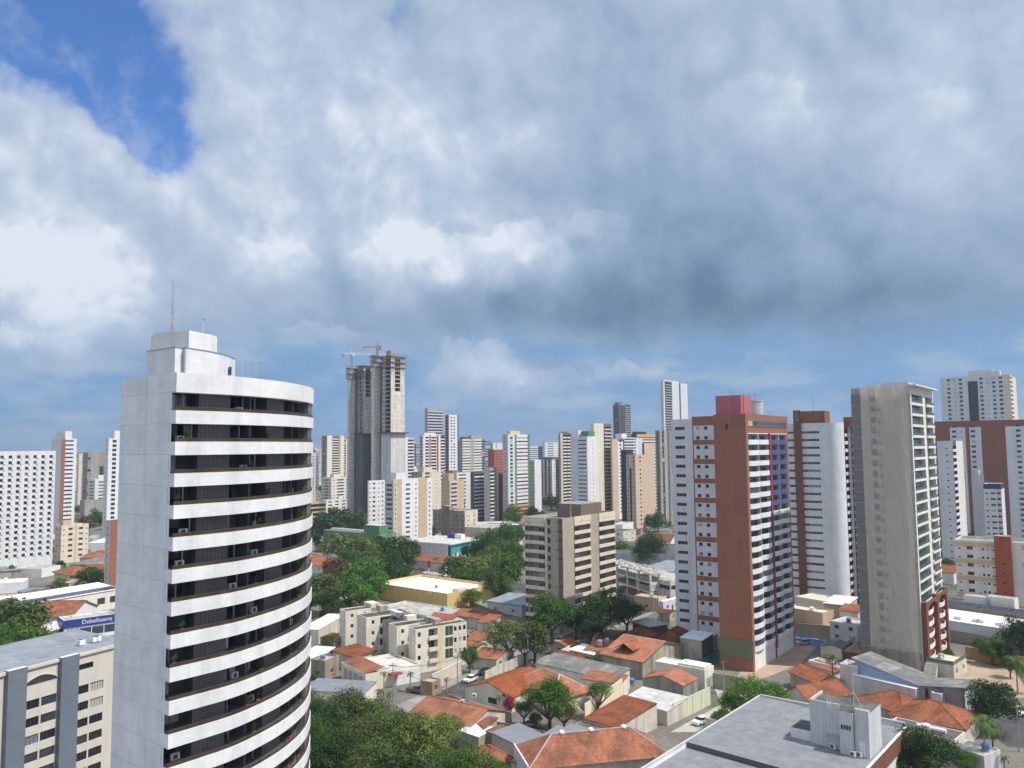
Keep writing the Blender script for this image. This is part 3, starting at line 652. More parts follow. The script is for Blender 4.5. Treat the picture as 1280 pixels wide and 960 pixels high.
def wall_line(label, pts, h, mat, th=.18, posts=0, z0=0.0, cat='wall', name='boundary_wall', cap=None):
    """free-standing wall through ground points"""
    root = thing(name, label, cat, (pts[0][0], pts[0][1], z0)); a = Acc(); o = Vector((pts[0][0], pts[0][1], 0))
    ps = [Vector((p[0], p[1], 0)) - o for p in pts]; cp = Acc()
    for p, q in zip(ps, ps[1:]):
        d = (q - p).normalized(); n = Vector((-d.y, d.x, 0)) * th / 2
        a.prism([(p - n)[:2], (q - n)[:2], (q + n)[:2], (p + n)[:2]], 0, h, mat)
        n2 = n * 1.3; cp.prism([(p - n2)[:2], (q - n2)[:2], (q + n2)[:2], (p + n2)[:2]], h + .002, h + .08, cap or mat)
        if posts:
            L_ = (q - p).length; k = int(L_ / posts)
            for i in range(k + 1):
                c = p + d * (L_ * i / max(1, k)); e = d * .12; n3 = n * 1.8
                a.prism([(c - e - n3)[:2], (c + e - n3)[:2], (c + e + n3)[:2], (c - e + n3)[:2]], 0, h - .02, mat)
    a.build('panel', root); cp.build('coping', root); return root

# ------------------------------------------------------------------ trees
def crown_mesh(seed, n, leafs, squash=.8, clumps=24, loose=.14, flat=0.0, droop=0):
    r = random.Random(seed); v = []; f = []
    cs = []
    for k in range(clumps):
        t = r.random() * 2 * math.pi; zz = r.uniform(-.55, 1); rad = math.sqrt(max(0, 1 - zz * zz)) if zz > 0 else 1 - .25 * abs(zz)
        q = r.uniform(.45, .78); cs.append((Vector((math.cos(t) * rad * q, math.sin(t) * rad * q, zz * q * squash)), r.uniform(.22, .42)))
    cs.append((Vector((0, 0, .1)), .5))
    wts = [c[1] ** 2 for c in cs]
    for i in range(n):
        c, cr = r.choices(cs, wts)[0]
        d = Vector((r.gauss(0, 1), r.gauss(0, 1), r.gauss(0, 1))); d.normalize()
        if d.z < -.4 and r.random() < .6: d.z = -d.z
        p = c + Vector((d.x * cr, d.y * cr, d.z * cr * (.75 - flat))) * (1 + r.gauss(0, loose)) * (r.random() ** .18)
        nn = (d + Vector((r.gauss(0, .45), r.gauss(0, .45), r.gauss(0, .45) + .35))).normalized()
        a = nn.orthogonal().normalized(); a = Matrix.Rotation(r.random() * 6.28, 3, nn) @ a; b = nn.cross(a); s = leafs * r.uniform(.6, 1.35)
        i0 = len(v); bend = nn * s * .35
        v += [p - a * s, p - b * s * .55 + bend * .5, p + a * s - bend, p + b * s * .55 + bend * .5]; f.append((i0, i0 + 1, i0 + 2, i0 + 3))
    me = bpy.data.meshes.new('crown'); me.from_pydata([tuple(x) for x in v], [], f); me.materials.append(MATS['leaf_mid']); me.update(); return me
def trunk_mesh(seed, limbs=6):
    r = random.Random(seed); a = Acc(); a.tube((0, 0, 0), (.02, .01, .45), .055, .042, 7, 'bark', False)
    for k in range(limbs):
        t = 6.28 * k / limbs + r.random(); m_ = Vector((math.cos(t) * .22, math.sin(t) * .22, .68)); e = Vector((math.cos(t) * .5, math.sin(t) * .5, .9 + r.random() * .12))
        a.tube((.02, .01, .43), m_, .034, .024, 5, 'bark', False); a.tube(m_, e, .024, .008, 5, 'bark', False)
        e2 = m_ + Vector((r.uniform(-.2, .2), r.uniform(-.2, .2), .3)); a.tube(m_, e2, .016, .006, 4, 'bark', False)
    return a.mesh('trunk')
CROWN_NEAR = [crown_mesh(10 + k, 9000, .032, .8, 30 + 3 * k, .16) for k in range(4)]
CROWN_DENSE = [crown_mesh(30 + k, 8000, .036, .95, 34, .10) for k in range(2)]
CROWN_MID = [crown_mesh(50 + k, 3200, .055, .8, 22 + 2 * k, .16) for k in range(4)]
CROWN_FAR = [crown_mesh(70 + k, 900, .10, .8, 16, .16) for k in range(3)]
CROWN_LOOSE = [crown_mesh(90 + k, 4200, .034, .62, 26, .26, .25) for k in range(2)]
TRUNKS = [trunk_mesh(200 + k) for k in range(3)]
def put_mat(o, nm):
    o.material_slots[0].link = 'OBJECT'; o.material_slots[0].material = MATS[nm]
NT = [0]
def tree_at(x, y, h, r, label, mat='leaf_mid', kind=None, group=None, rz=None, name='tree', asp=None, lod=None, cat='tree', z0=0):
    d = math.hypot(x, y); NT[0] += 1; i = NT[0]
    lst = {'dense': CROWN_DENSE, 'loose': CROWN_LOOSE}.get(kind) or (CROWN_FAR if lod else CROWN_NEAR if d < 215 else CROWN_MID if d < 420 else CROWN_FAR)
    root = thing(name, label, cat, (x, y, z0), 0, group)
    rh = asp * r if asp else min(r * .85, h * .47)
    zc = h - rh * .92
    t = link('trunk', TRUNKS[i % 3], root, (0, 0, 0), i * 1.3); t.scale = (h * .75, h * .75, zc * 1.05)
    c = link('crown', lst[i % len(lst)], root, (0, 0, zc), rnd.random() * 6.28 if rz is None else rz); c.scale = (r, r, rh / .82); put_mat(c, mat)
    return root
def tree(px, py, rp, zc, label, mat='leaf_mid', kind=None, group=None, asp=None, name='tree', top=None, cat='tree'):
    """a tree whose crown centre, zc metres up, is seen at (px, py) with a radius of rp pixels"""
    p = gp(px, py, zc); r = rp * (p - CAM).dot(fwd) / F_PX; rh = (asp * r) if asp else min(r * .85, zc)
    return tree_at(p.x, p.y, zc + rh * .92, r, label, mat, kind, group, asp=asp or rh / r, name=name, cat=cat)
PALM = {}
def palm_mesh(seed, n=18, droop=1.0):
    r = random.Random(seed); a = Acc()
    for k in range(n):
        t = 6.28 * k / n + r.uniform(-.15, .15); el = r.uniform(-.1, 1.15); L_ = r.uniform(.85, 1.1); p = Vector((0, 0, 0)); hd = Vector((math.cos(t), math.sin(t), 0)); sdv = Vector((-math.sin(t), math.cos(t), 0)); q = el
        for j in range(9):
            q2 = q - .20 * droop * (1 + j * .12); e = p + (hd * math.cos(q) + Vector((0, 0, math.sin(q)))) * L_ / 9
            w = .15 * math.sin(math.pi * (j + .8) / 10) + .02
            for sg in (-1, 1):
                for u in (0, .5):
                    b0 = p.lerp(e, u); b1 = p.lerp(e, u + .36); tip = b0.lerp(e, .9) + sdv * sg * w * 1.5 + hd * .05 - Vector((0, 0, w * .55))
                    a.poly([b0, b1, tip] if sg > 0 else [b1, b0, tip], 'leaf_palm')
            p, q = e, q2
    return a.mesh('fronds')
def palm(px, py, zc, rp, label, trunkm='bark_pale', n=0, group=None):
    p = gp(px, py, zc); r = rp * (p - CAM).dot(fwd) / F_PX
    root = thing('palm_tree', label, 'palm tree', (p.x, p.y, 0), 0, group); a = Acc()
    for k in range(6): a.tube((0, 0, zc * k / 6), (0, 0, zc * (k + 1) / 6), .2 - .012 * k, .19 - .012 * k, 8, trunkm, False)
    a.build('trunk', root)
    if n not in PALM: PALM[n] = palm_mesh(300 + n)
    c = link('fronds', PALM[n], root, (0, 0, zc), rnd.random() * 6); c.scale = (r, r, r); return root

# ------------------------------------------------------------------ cars
CARM = {}
def car_parts(kind, paint):
    k = (kind, paint)
    if k in CARM: return CARM[k]
    L_, Wd = (4.2, 1.75) if kind != 'pickup' else (5.2, 1.85)
    if kind == 'hatch': prof = [(-2.1, .35), (-2.1, .85), (-1.9, .98), (-.98, 1.08), (2.0, 1.0), (2.1, .8), (2.1, .35)]; cab = [(-1.05, 1.06), (-.35, 1.52), (1.35, 1.52), (2.0, 1.02)]
    elif kind == 'sedan': prof = [(-2.2, .35), (-2.2, .78), (-2.0, .90), (-1.0, .99), (1.6, 1.02), (2.2, .96), (2.2, .35)]; cab = [(-1.05, .98), (-.3, 1.43), (.85, 1.43), (1.55, 1.01)]
    else: prof = [(-2.6, .5), (-2.6, 1.0), (-2.4, 1.12), (-1.3, 1.2), (.55, 1.2), (.551, 1.15), (2.6, 1.15), (2.6, .5)]; cab = [(-1.35, 1.18), (-.7, 1.78), (.35, 1.78), (.6, 1.18)]
    body = Acc(); y = Wd / 2
    for sg in (-1, 1): body.poly([(p[0], sg * y, p[1]) for p in (prof if sg > 0 else prof[::-1])], paint)
    for (a, b) in zip(prof, prof[1:] + prof[:1]): body.poly([(a[0], -y, a[1]), (a[0], y, a[1]), (b[0], y, b[1]), (b[0], -y, b[1])][::-1], paint)
    yt = y - .2; c0, c1, c2, c3 = cab
    body.poly([(c1[0], -yt, c1[1]), (c2[0], -yt, c2[1]), (c2[0], yt, c2[1]), (c1[0], yt, c1[1])], paint)
    gl = Acc()
    gl.poly([(c0[0], -y + .06, c0[1]), (c1[0], -yt, c1[1]), (c1[0], yt, c1[1]), (c0[0], y - .06, c0[1])][::-1], 'glass_dark'); gl.poly([(c2[0], -yt, c2[1]), (c3[0], -y + .06, c3[1]), (c3[0], y - .06, c3[1]), (c2[0], yt, c2[1])][::-1], 'glass_dark')
    for sg in (-1, 1):
        q = [(c0[0], sg * (y - .05), c0[1]), (c3[0], sg * (y - .05), c3[1]), (c2[0], sg * yt, c2[1]), (c1[0], sg * yt, c1[1])]; gl.poly(q if sg < 0 else q[::-1], 'glass_dark')
        xm = (c1[0] + c2[0]) / 2; body.tube((xm, sg * (y - .04), c0[1]), (xm, sg * (yt + .005), c1[1]), .045, .045, 4, paint)
    if kind == 'pickup': body.box((.7, -y + .1, 1.152), (2.5, y - .1, 1.16), 'car_black')
    wh = Acc(); 
    n = 14
    for sg in (-1, 1):
        pass
    wh.tube((0, -.11, 0), (0, .11, 0), .33, .33, n, 'tyre'); rim = Acc(); rim.tube((0, -.115, 0), (0, .115, 0), .2, .2, 10, 'chrome')
    hl = Acc(); hl.box((-.05, -.22, -.08), (.03, .22, .08), 'lamp_glass'); tl = Acc(); tl.box((-.03, -.18, -.1), (.05, .18, .1), 'tail_red')
    CARM[k] = (body.mesh('body'), gl.mesh('window'), wh.mesh('tyre'), rim.mesh('rim'), hl.mesh('headlight'), tl.mesh('tail_light'), L_, Wd, prof); return CARM[k]
def car(kind, paint, x, y, heading, label, z=0.012, name=None, group=None):
    bd, gl, ty, rm, hl, tl, L_, Wd, prof = car_parts(kind, paint)
    root = thing(name or {'pickup': 'pickup_truck'}.get(kind, 'car'), label, 'car' if kind != 'pickup' else 'pickup truck', (x, y, z), heading, group)
    link('body', bd, root); link('window', gl, root)
    for sx in (-1, 1):
        for sy in (-1, 1):
            w = bpy.data.objects.new('wheel', ty); COL.objects.link(w); w.parent = root; w.location = (sx * L_ * .31, sy * (Wd / 2 - .1), .33); link('rim', rm, w)
    for sy in (-1, 1):
        link('headlight', hl, root, (prof[0][0], sy * (Wd / 2 - .3), prof[1][1] - .1)); link('tail_light', tl, root, (prof[-1][0], sy * (Wd / 2 - .25), prof[1][1] - .05))
    return root
# ================================================================== ground, water, roads
def sheet_obj(name, pts, z, mat, kind='structure'):
    a = Acc(); a.poly([(p[0], p[1], z) for p in pts], mat); o = a.build(name); o['kind'] = kind; return o
sheet_obj('sea', [(-40000, 1500), (40000, 1500), (40000, 56000), (-40000, 56000)], -.6, 'sea')
COAST = 1900
sheet_obj('ground', [(-3000, -300), (3000, -300), (3000, COAST - 200), (600, COAST + 80), (-200, COAST), (-900, COAST - 60), (-3000, COAST + 200)], 0, 'ground')
def road(name, pts, w, z=.004, mat='asphalt', kerb=True, dashes=True):
    P = [Vector((p[0], p[1])) for p in pts]; nr = []; ROADS.append((w + (4.4 if kerb else 0), P))
    for i in range(len(P)):
        a = P[max(0, i - 1)]; b = P[min(len(P) - 1, i + 1)]; d = (b - a).normalized(); nr.append(Vector((-d.y, d.x)))
    def strip(o0, o1, z0, z1, mt, nm, wallz=None):
        a = Acc()
        for i in range(len(P) - 1):
            q = [P[i] + nr[i] * o0, P[i] + nr[i] * o1, P[i + 1] + nr[i + 1] * o1, P[i + 1] + nr[i + 1] * o0]
            a.poly([(p.x, p.y, z1) for p in q][::-1], mt)
            if wallz is not None:
                for e0, e1 in ((0, 3), (1, 2)):
                    a.poly([(q[e0].x, q[e0].y, z0), (q[e1].x, q[e1].y, z0), (q[e1].x, q[e1].y, z1), (q[e0].x, q[e0].y, z1)], mt)
        struct(a.build(nm))
    strip(-w / 2, w / 2, 0, z, mat, name)
    if kerb:
        strip(-w / 2 - 2.2, -w / 2, 0, .13, 'paving', 'pavement', 1); strip(w / 2, w / 2 + 2.2, 0, .13, 'paving', 'pavement', 1)
    if dashes:
        a = Acc()
        for i in range(len(P) - 1):
            L_ = (P[i + 1] - P[i]).length; k = int(L_ / 6)
            d = (P[i + 1] - P[i]).normalized(); n = Vector((-d.y, d.x)) * .07
            for j in range(k):
                s0 = P[i] + d * (j * 6 + 1); s1 = s0 + d * 2.6
                a.poly([(q.x, q.y, z + .004) for q in (s0 - n, s0 + n, s1 + n, s1 - n)][::-1], 'road_paint')
        if a.v: struct(a.build('road_markings'))
G = lambda x, y, z=0: gp(x, y, z)
road('street', [G(470, 915), G(527, 889), G(560, 872), G(597, 851), G(650, 826), G(745, 785), G(800, 764), G(860, 742)], 7.5, dashes=False)
road('avenue', [G(300, 760), G(420, 735), G(560, 706), G(640, 690), G(760, 668), G(860, 655)], 15)
road('side_street', [G(1290, 935), G(1262, 915), G(1240, 860), G(1225, 830)], 9, dashes=False, kerb=False)
road('cross_street', [G(540, 704), G(590, 716), G(640, 731), G(700, 752), G(770, 770), G(830, 790)], 8, z=.008, kerb=False, dashes=False)
sheet_obj('plaza_paving', [G(528, 716), G(600, 727), G(660, 705), G(560, 696)], .012, 'pale_paving')
sheet_obj('tower_courtyard', [G(920, 862), G(1000, 830), G(1030, 800), G(985, 792), G(930, 815)], .012, 'pink_paving')
sheet_obj('driveway', [G(838, 915), G(902, 880), G(892, 858), G(955, 830), G(930, 880), G(900, 915)], .008, 'pale_paving')
sheet_obj('condominium_drive', [G(1178, 845), G(1215, 826), G(1268, 838), G(1290, 872), G(1235, 872)], .012, 'pink_paving')
sheet_obj('front_yard', [G(497, 881), G(531, 866), G(535, 878), G(508, 893)], .016, 'paving')
sheet_obj('pale_yard', [G(985, 790), G(1030, 772), G(1085, 785), G(1060, 810), G(1000, 800)], .020, 'pale_paving')
sheet_obj('lawn', [G(824, 792), G(846, 800), G(848, 785), G(832, 780)], .008, 'grass')

# ================================================================== the white curved tower on the left
def path_fn(pts, n=60):
    """smooth open path through 2D points; returns f(u) -> (point, tangent, right-hand normal) and its length"""
    P = [Vector(p) for p in pts]; E = [2 * P[0] - P[1]] + P + [2 * P[-1] - P[-2]]; S_ = []
    for i in range(1, len(E) - 2):
        for k in range(n // 4):
            t = k / (n // 4); a, b, c, d = E[i - 1:i + 3]
            S_.append(.5 * ((2 * b) + (c - a) * t + (2 * a - 5 * b + 4 * c - d) * t * t + (3 * b - a - 3 * c + d) * t ** 3))
    S_.append(P[-1]); cum = [0]
    for a, b in zip(S_, S_[1:]): cum.append(cum[-1] + (b - a).length)
    def f(u):
        if u <= 0: i = 0
        else:
            i = 0
            while i < len(cum) - 2 and cum[i + 1] < u: i += 1
        d = (S_[i + 1] - S_[i]).normalized(); p = S_[i] + d * (u - cum[i])
        a = S_[max(0, i - 1)]; b = S_[min(len(S_) - 1, i + 2)]; t = (b - a).normalized()
        return p, t, Vector((t.y, -t.x))
    return f, cum[-1]
def curved_tower():
    Fh = 2.84; zt = 67.05; P2 = Vector((-30.3, 72.0)); P1 = Vector((-38.7, 79.0))
    pts = [(-30.3, 72), (-28.3, 74.5), (-26.5, 76.9), (-25.1, 79.9), (-23.75, 84), (-23.05, 88.7), (-23.2, 92.6), (-24.2, 97), (-26.5, 101)]
    o = P2; loc = lambda p: Vector((p[0] - o.x, p[1] - o.y))
    f, L_ = path_fn([loc(p) for p in pts])
    b = Bld('curved_apartment_tower', 'tall white tiled apartment tower with curved striped balcony front, nearest at left', 'building', P2, 0, 10, 20, zt, False, [('glass_dark', 7), ('glass_grey', 2), ('curtain', .7), ('curtain_blue', .5)], 'frame_dark')
    back = [loc((-36, 106)), loc((-46, 97)), loc(P1)]
    REC = 1.15; zb = 0
    # solid left wall, ends short of the corner
    t = (loc(P2) - loc(P1)).normalized(); wl = (P2 - P1).length
    b.face(loc(P1), t, wl - .75, zb, zt, [(1, 'white_tile_jointed')], Fh, 0)
    e0 = loc(P2) - t * .75
    # recessed front wall with loggias
    ops = []; us = [k * .8 for k in range(int(L_ / .8) + 1)] + [L_]; vs = [zb, zt]
    spans = [(.1, 2.9), (6.4, 9.2), (9.45, 11.95), (15.6, 17.8), (18.05, 20.3)]
    levels = [zt - 1.8 - 1.63 - k * Fh for k in range(23)]
    def mp(u, v, e):
        p, tt, n = f(max(u, 0)); q = p - n * (REC + e)
        if u < 0: q = q + tt * u
        return Vector((q.x, q.y, v))
    for z in levels:
        if z < 0: continue
        v0, v1 = z + .0, z + 1.63; vs += [v0, v1]
        for (a, c) in spans: ops.append((a, c, v0, v1, 1.5, 'dark_grey', 'dark_grey'))
    for (a, c) in spans: us += [a, c]
    us = [u for u in us if u >= 0] + [0]
    b.grid(mp, us, vs, lambda u, v: 'dark_tile', ops)
    # closing wall beside the corner and the ends
    pl, tl, nl = f(L_); ring = [pl] + [Vector(p) for p in back]
    q = mp(L_, 0, 0); b.wall.poly([(q.x, q.y, zb), (pl.x, pl.y, zb), (pl.x, pl.y, zt), (q.x, q.y, zt)], 'white_tile')
    for a, c in zip(ring, ring[1:]): b.wall.poly([(a.x, a.y, zb), (c.x, c.y, zb), (c.x, c.y, zt), (a.x, a.y, zt)], 'white_tile')
    roofpts = [f(L_ * k / 12)[0] for k in range(13)] + [Vector(p) for p in back]
    b.wall.poly([(p.x, p.y, zt - .6) for p in roofpts], 'roof_membrane')
    N_ = 14
    for k_ in range(N_):
        ua, ub = 21.0 + (L_ - 21.0) * k_ / N_, 21.0 + (L_ - 21.0) * (k_ + 1) / N_; (p, _, na), (q, _, nb) = f(ua), f(ub); p, q = p - na * .22, q - nb * .22
        b.wall.poly([(p.x, p.y, zb), (q.x, q.y, zb), (q.x, q.y, zt - .7), (p.x, p.y, zt - .7)], 'dark_tile', [(ua, 0), (ub, 0), (ub, zt), (ua, zt)])
    pa, _, na = f(21.0); pb = pa - na * .22; pc = pa - na * 1.2; b.wall.poly([(pb.x, pb.y, zb), (pc.x, pc.y, zb), (pc.x, pc.y, zt - .7), (pb.x, pb.y, zt - .7)], 'dark_tile')
    # one parapet band per floor, its slab and smoked rail
    def band(z0, z1, slab=True):
        a = Acc(); N = 34
        for k in range(N):
            u0, u1 = L_ * k / N, L_ * (k + 1) / N; (p, _, n0), (q, _, n1) = f(u0), f(u1); pi, qi = p - n0 * .16, q - n1 * .16; pr, qr = p - n0 * (REC + .02), q - n1 * (REC + .02)
            a.poly([(p.x, p.y, z0), (q.x, q.y, z0), (q.x, q.y, z1), (p.x, p.y, z1)], 'white_tile', [(u0, z0), (u1, z0), (u1, z1), (u0, z1)])
            a.poly([(p.x, p.y, z1), (q.x, q.y, z1), (qi.x, qi.y, z1), (pi.x, pi.y, z1)], 'white')
            a.poly([(qi.x, qi.y, z0 + .25), (pi.x, pi.y, z0 + .25), (pi.x, pi.y, z1), (qi.x, qi.y, z1)], 'white')
            for zz, fl in ((z0, 1), (z0 + .25, -1)):
                r = [(pr.x, pr.y, zz), (qr.x, qr.y, zz), (q.x, q.y, zz), (p.x, p.y, zz)]; a.poly(r[::-1] if fl > 0 else r, 'white')
        p, tt, n = f(0); w = p - n * (REC + .02); a.poly([(w.x, w.y, z0), (p.x, p.y, z0), (p.x, p.y, z1), (w.x, w.y, z1)], 'white_tile_jointed')
        c = e0 + t * .01; a.poly([(c.x, c.y, z0), (p.x, p.y, z0), (p.x, p.y, z1), (c.x, c.y, z1)], 'white_tile_jointed')
        a.poly([(c.x, c.y, z1), (p.x, p.y, z1), (w.x, w.y, z1)], 'white')
        return a.build('balcony_band', b.root)
    band(zt - 1.8, zt)
    for z in levels:
        if z < 2: continue
        bd = band(z - 1.21, z)
        a = Acc(); N = 26
        for k in range(N):
            u0, u1 = L_ * k / N + .02, L_ * (k + 1) / N + .02; (p, _, n0), (q, _, n1) = f(u0), f(u1); p, q = p - n0 * .09, q - n1 * .09; p2, q2 = p - n0 * .02, q - n1 * .02
            a.poly([(p.x, p.y, z), (q.x, q.y, z), (q.x, q.y, z + .30), (p.x, p.y, z + .30)], 'smoked_rail'); a.poly([(q2.x, q2.y, z), (p2.x, p2.y, z), (p2.x, p2.y, z + .30), (q2.x, q2.y, z + .30)], 'smoked_rail')
            a.tube((p.x, p.y, z + .32), (q.x, q.y, z + .32), .03, .03, 4, 'metal_dark', False)
        a.build('rail', bd)
        for i, (a0, a1) in enumerate(spans):
            if rnd.random() < .75:
                wdt = (a1 - a0) * rnd.uniform(.5, .9); uu = rnd.uniform(a0 + wdt / 2, a1 - wdt / 2); p = mp(max(uu, .1), z + .02, 1.42); _, tt, _ = f(max(uu, .1)); b.wins.append((p, math.atan2(tt.y, tt.x), wdt, 1.55, max(1, round(wdt / .9)), None))
            if rnd.random() < .6:
                uu = rnd.uniform(a0 + .4, a1 - .4); p = mp(max(uu, 0), z, .5); _, tt, _ = f(max(uu, 0)); k = Acc(); k.box((-.06, -.06, 0), (.06, .06, 1.6), 'frame_grey'); k.build('post', b.root, p, math.atan2(tt.y, tt.x))
            if rnd.random() < .28:
                uu = rnd.uniform(a0 + .4, a1 - .3); p = mp(max(uu, 0), z + .01, -.55); k = Acc(); k.lathe([(.16, 0), (.2, .3)], (0, 0, 0), 7, 'terracotta')
                for j in range(16): th = j * 2.4; k.poly([(0, 0, .3), (.32 * math.cos(th), .32 * math.sin(th), .55 + .35 * rnd.random()), (.2 * math.cos(th + .6), .2 * math.sin(th + .6), .75 + .4 * rnd.random())], 'leaf_mid')
                k.build('potted_plant', b.root, p)
            if rnd.random() < .25:
                wdt = rnd.uniform(.5, 1.1); uu = rnd.uniform(a0 + wdt / 2, a1 - wdt / 2); p = mp(max(uu, .1), z + .02, .9); _, tt, _ = f(max(uu, .1)); k = Acc(); n_ = 8
                for j in range(n_): k.poly([(-wdt / 2 + wdt * j / n_, .05 * (j % 2), 0), (-wdt / 2 + wdt * (j + 1) / n_, .05 * ((j + 1) % 2), 0), (-wdt / 2 + wdt * (j + 1) / n_, .05 * ((j + 1) % 2), 1.55), (-wdt / 2 + wdt * j / n_, .05 * (j % 2), 1.55)], rnd.choice(('curtain', 'curtain', 'curtain_blue', 'white')) if j == 0 else k.mats[-1])
                k.build('curtain', b.root, p, math.atan2(tt.y, tt.x))
            if rnd.random() < .30:
                uu = rnd.uniform(a0 + .4, a1 - .4); p = mp(max(uu, 0), z + .01, .35); _, tt, _ = f(max(uu, 0)); k = Acc(); k.box((-.4, -.15, 0), (.4, .15, .56), 'metal_white'); k.lathe([(0, 0), (.2, 0.01)], (0, -.151, .28), 10, 'metal_dark') if False else None
                k.box((-.25, -.16, .08), (.2, -.152, .48), 'metal_dark'); k.build('air_conditioner', b.root, p, math.atan2(tt.y, tt.x))
    # roof house
    zr = zt - .6
    low = [loc(p) for p in ((-37.0, 80.6), (-32.7, 77.2), (-32.35, 78.3), (-31.9, 77.8), (-30.9, 80.6), (-30.3, 84), (-30.6, 88), (-34, 92), (-39, 87))]
    a = Acc(); a.prism([tuple(p) for p in low], zr, 70.0, 'white_tile', 'roof_membrane'); 
    for p, q in zip(low[:6], low[1:7]): a.tube((p.x, p.y, 70.03), (q.x, q.y, 70.03), .07, .07, 4, 'metal_grey', False)
    a.build('roof_house', b.root)
    a = Acc(); up = [loc(p) for p in ((-37.0, 82), (-32.6, 80.2), (-31.6, 83.5), (-31.6, 85.2), (-34, 88), (-38.6, 85))]; a.prism([tuple(p) for p in up], 70.001, 72.1, 'white_tile', 'roof_membrane'); a.build('machine_room', b.root)
    w = Acc(); w.box((0, 0, 0), (.06, .7, .9), 'glass_dark'); p = loc((-30.35, 85.2)); w.build('window', b.root, (p.x + .06, p.y, 68.0))
    lad = Acc(); p = loc((-29.3, 87.5))
    for dx, dy in ((0, 0), (1.6, .3), (.2, 1.4), (1.8, 1.6)): lad.tube((dx, dy, zr), (dx, dy, 69.6), .04, .04, 4, 'metal_grey')
    for z in (67.4, 68.5, 69.6):
        lad.tube((0, 0, z), (1.6, .3, z), .03, .03, 4, 'metal_grey'); lad.tube((1.6, .3, z), (1.8, 1.6, z), .03, .03, 4, 'metal_grey'); lad.tube((.2, 1.4, z), (0, 0, z), .03, .03, 4, 'metal_grey')
    lad.build('ladder_frame', b.root, (p.x, p.y, 0))
    b.finish()
    c = at(215, 412, 82); r_ = thing('antenna_mast', 'tall thin grey antenna mast with red sections on the white curved tower roof', 'antenna', (c.x, c.y, 72.1)); a = Acc(); n = 10
    for k in range(n):
        z0, z1 = 4.9 * k / n, 4.9 * (k + 1) / n; m_ = 'metal_red' if k in (0, 1, 4) else 'metal_grey'
        for j in range(3): th = 2.09 * j; a.tube((.12 * math.cos(th), .12 * math.sin(th), z0), (.12 * math.cos(th), .12 * math.sin(th), z1), .02, .02, 3, m_, False)
        a.tube((.12, 0, z0), (-.06, .1, z1), .013, .013, 3, m_, False)
    a.tube((0, 0, 4.9), (0, 0, 5.6), .025, .01, 4, 'metal_dark'); a.build('mast', r_); k = Acc(); k.box((-.15, -.15, 0), (.15, .15, .06), 'metal_grey'); k.build('base_plate', r_)
    c = at(254, 414, 86); r_ = thing('weather_mast', 'short white mast with a small dish above the roof house', 'antenna', (c.x, c.y, 72.1)); a = Acc(); a.tube((0, 0, 0), (0, 0, 1.9), .035, .025, 5, 'metal_white'); a.build('mast', r_); k = Acc(); k.lathe([(0, 0), (.13, .04), (.2, .14)], (0, -.1, 1.9), 10, 'metal_white'); k.build('dish', r_)
    g = Acc(); g.tube((-.45, 0, .3), (.45, 0, .3), .03, .03, 4, 'metal_grey'); g.tube((-.45, 0, 0), (-.45, 0, .6), .03, .03, 4, 'metal_grey'); g.tube((.45, 0, 0), (.45, 0, .6), .03, .03, 4, 'metal_grey'); g.tube((-.45, 0, .6), (.45, 0, .6), .03, .03, 4, 'metal_grey'); g.build('stand', r_)
curved_tower()

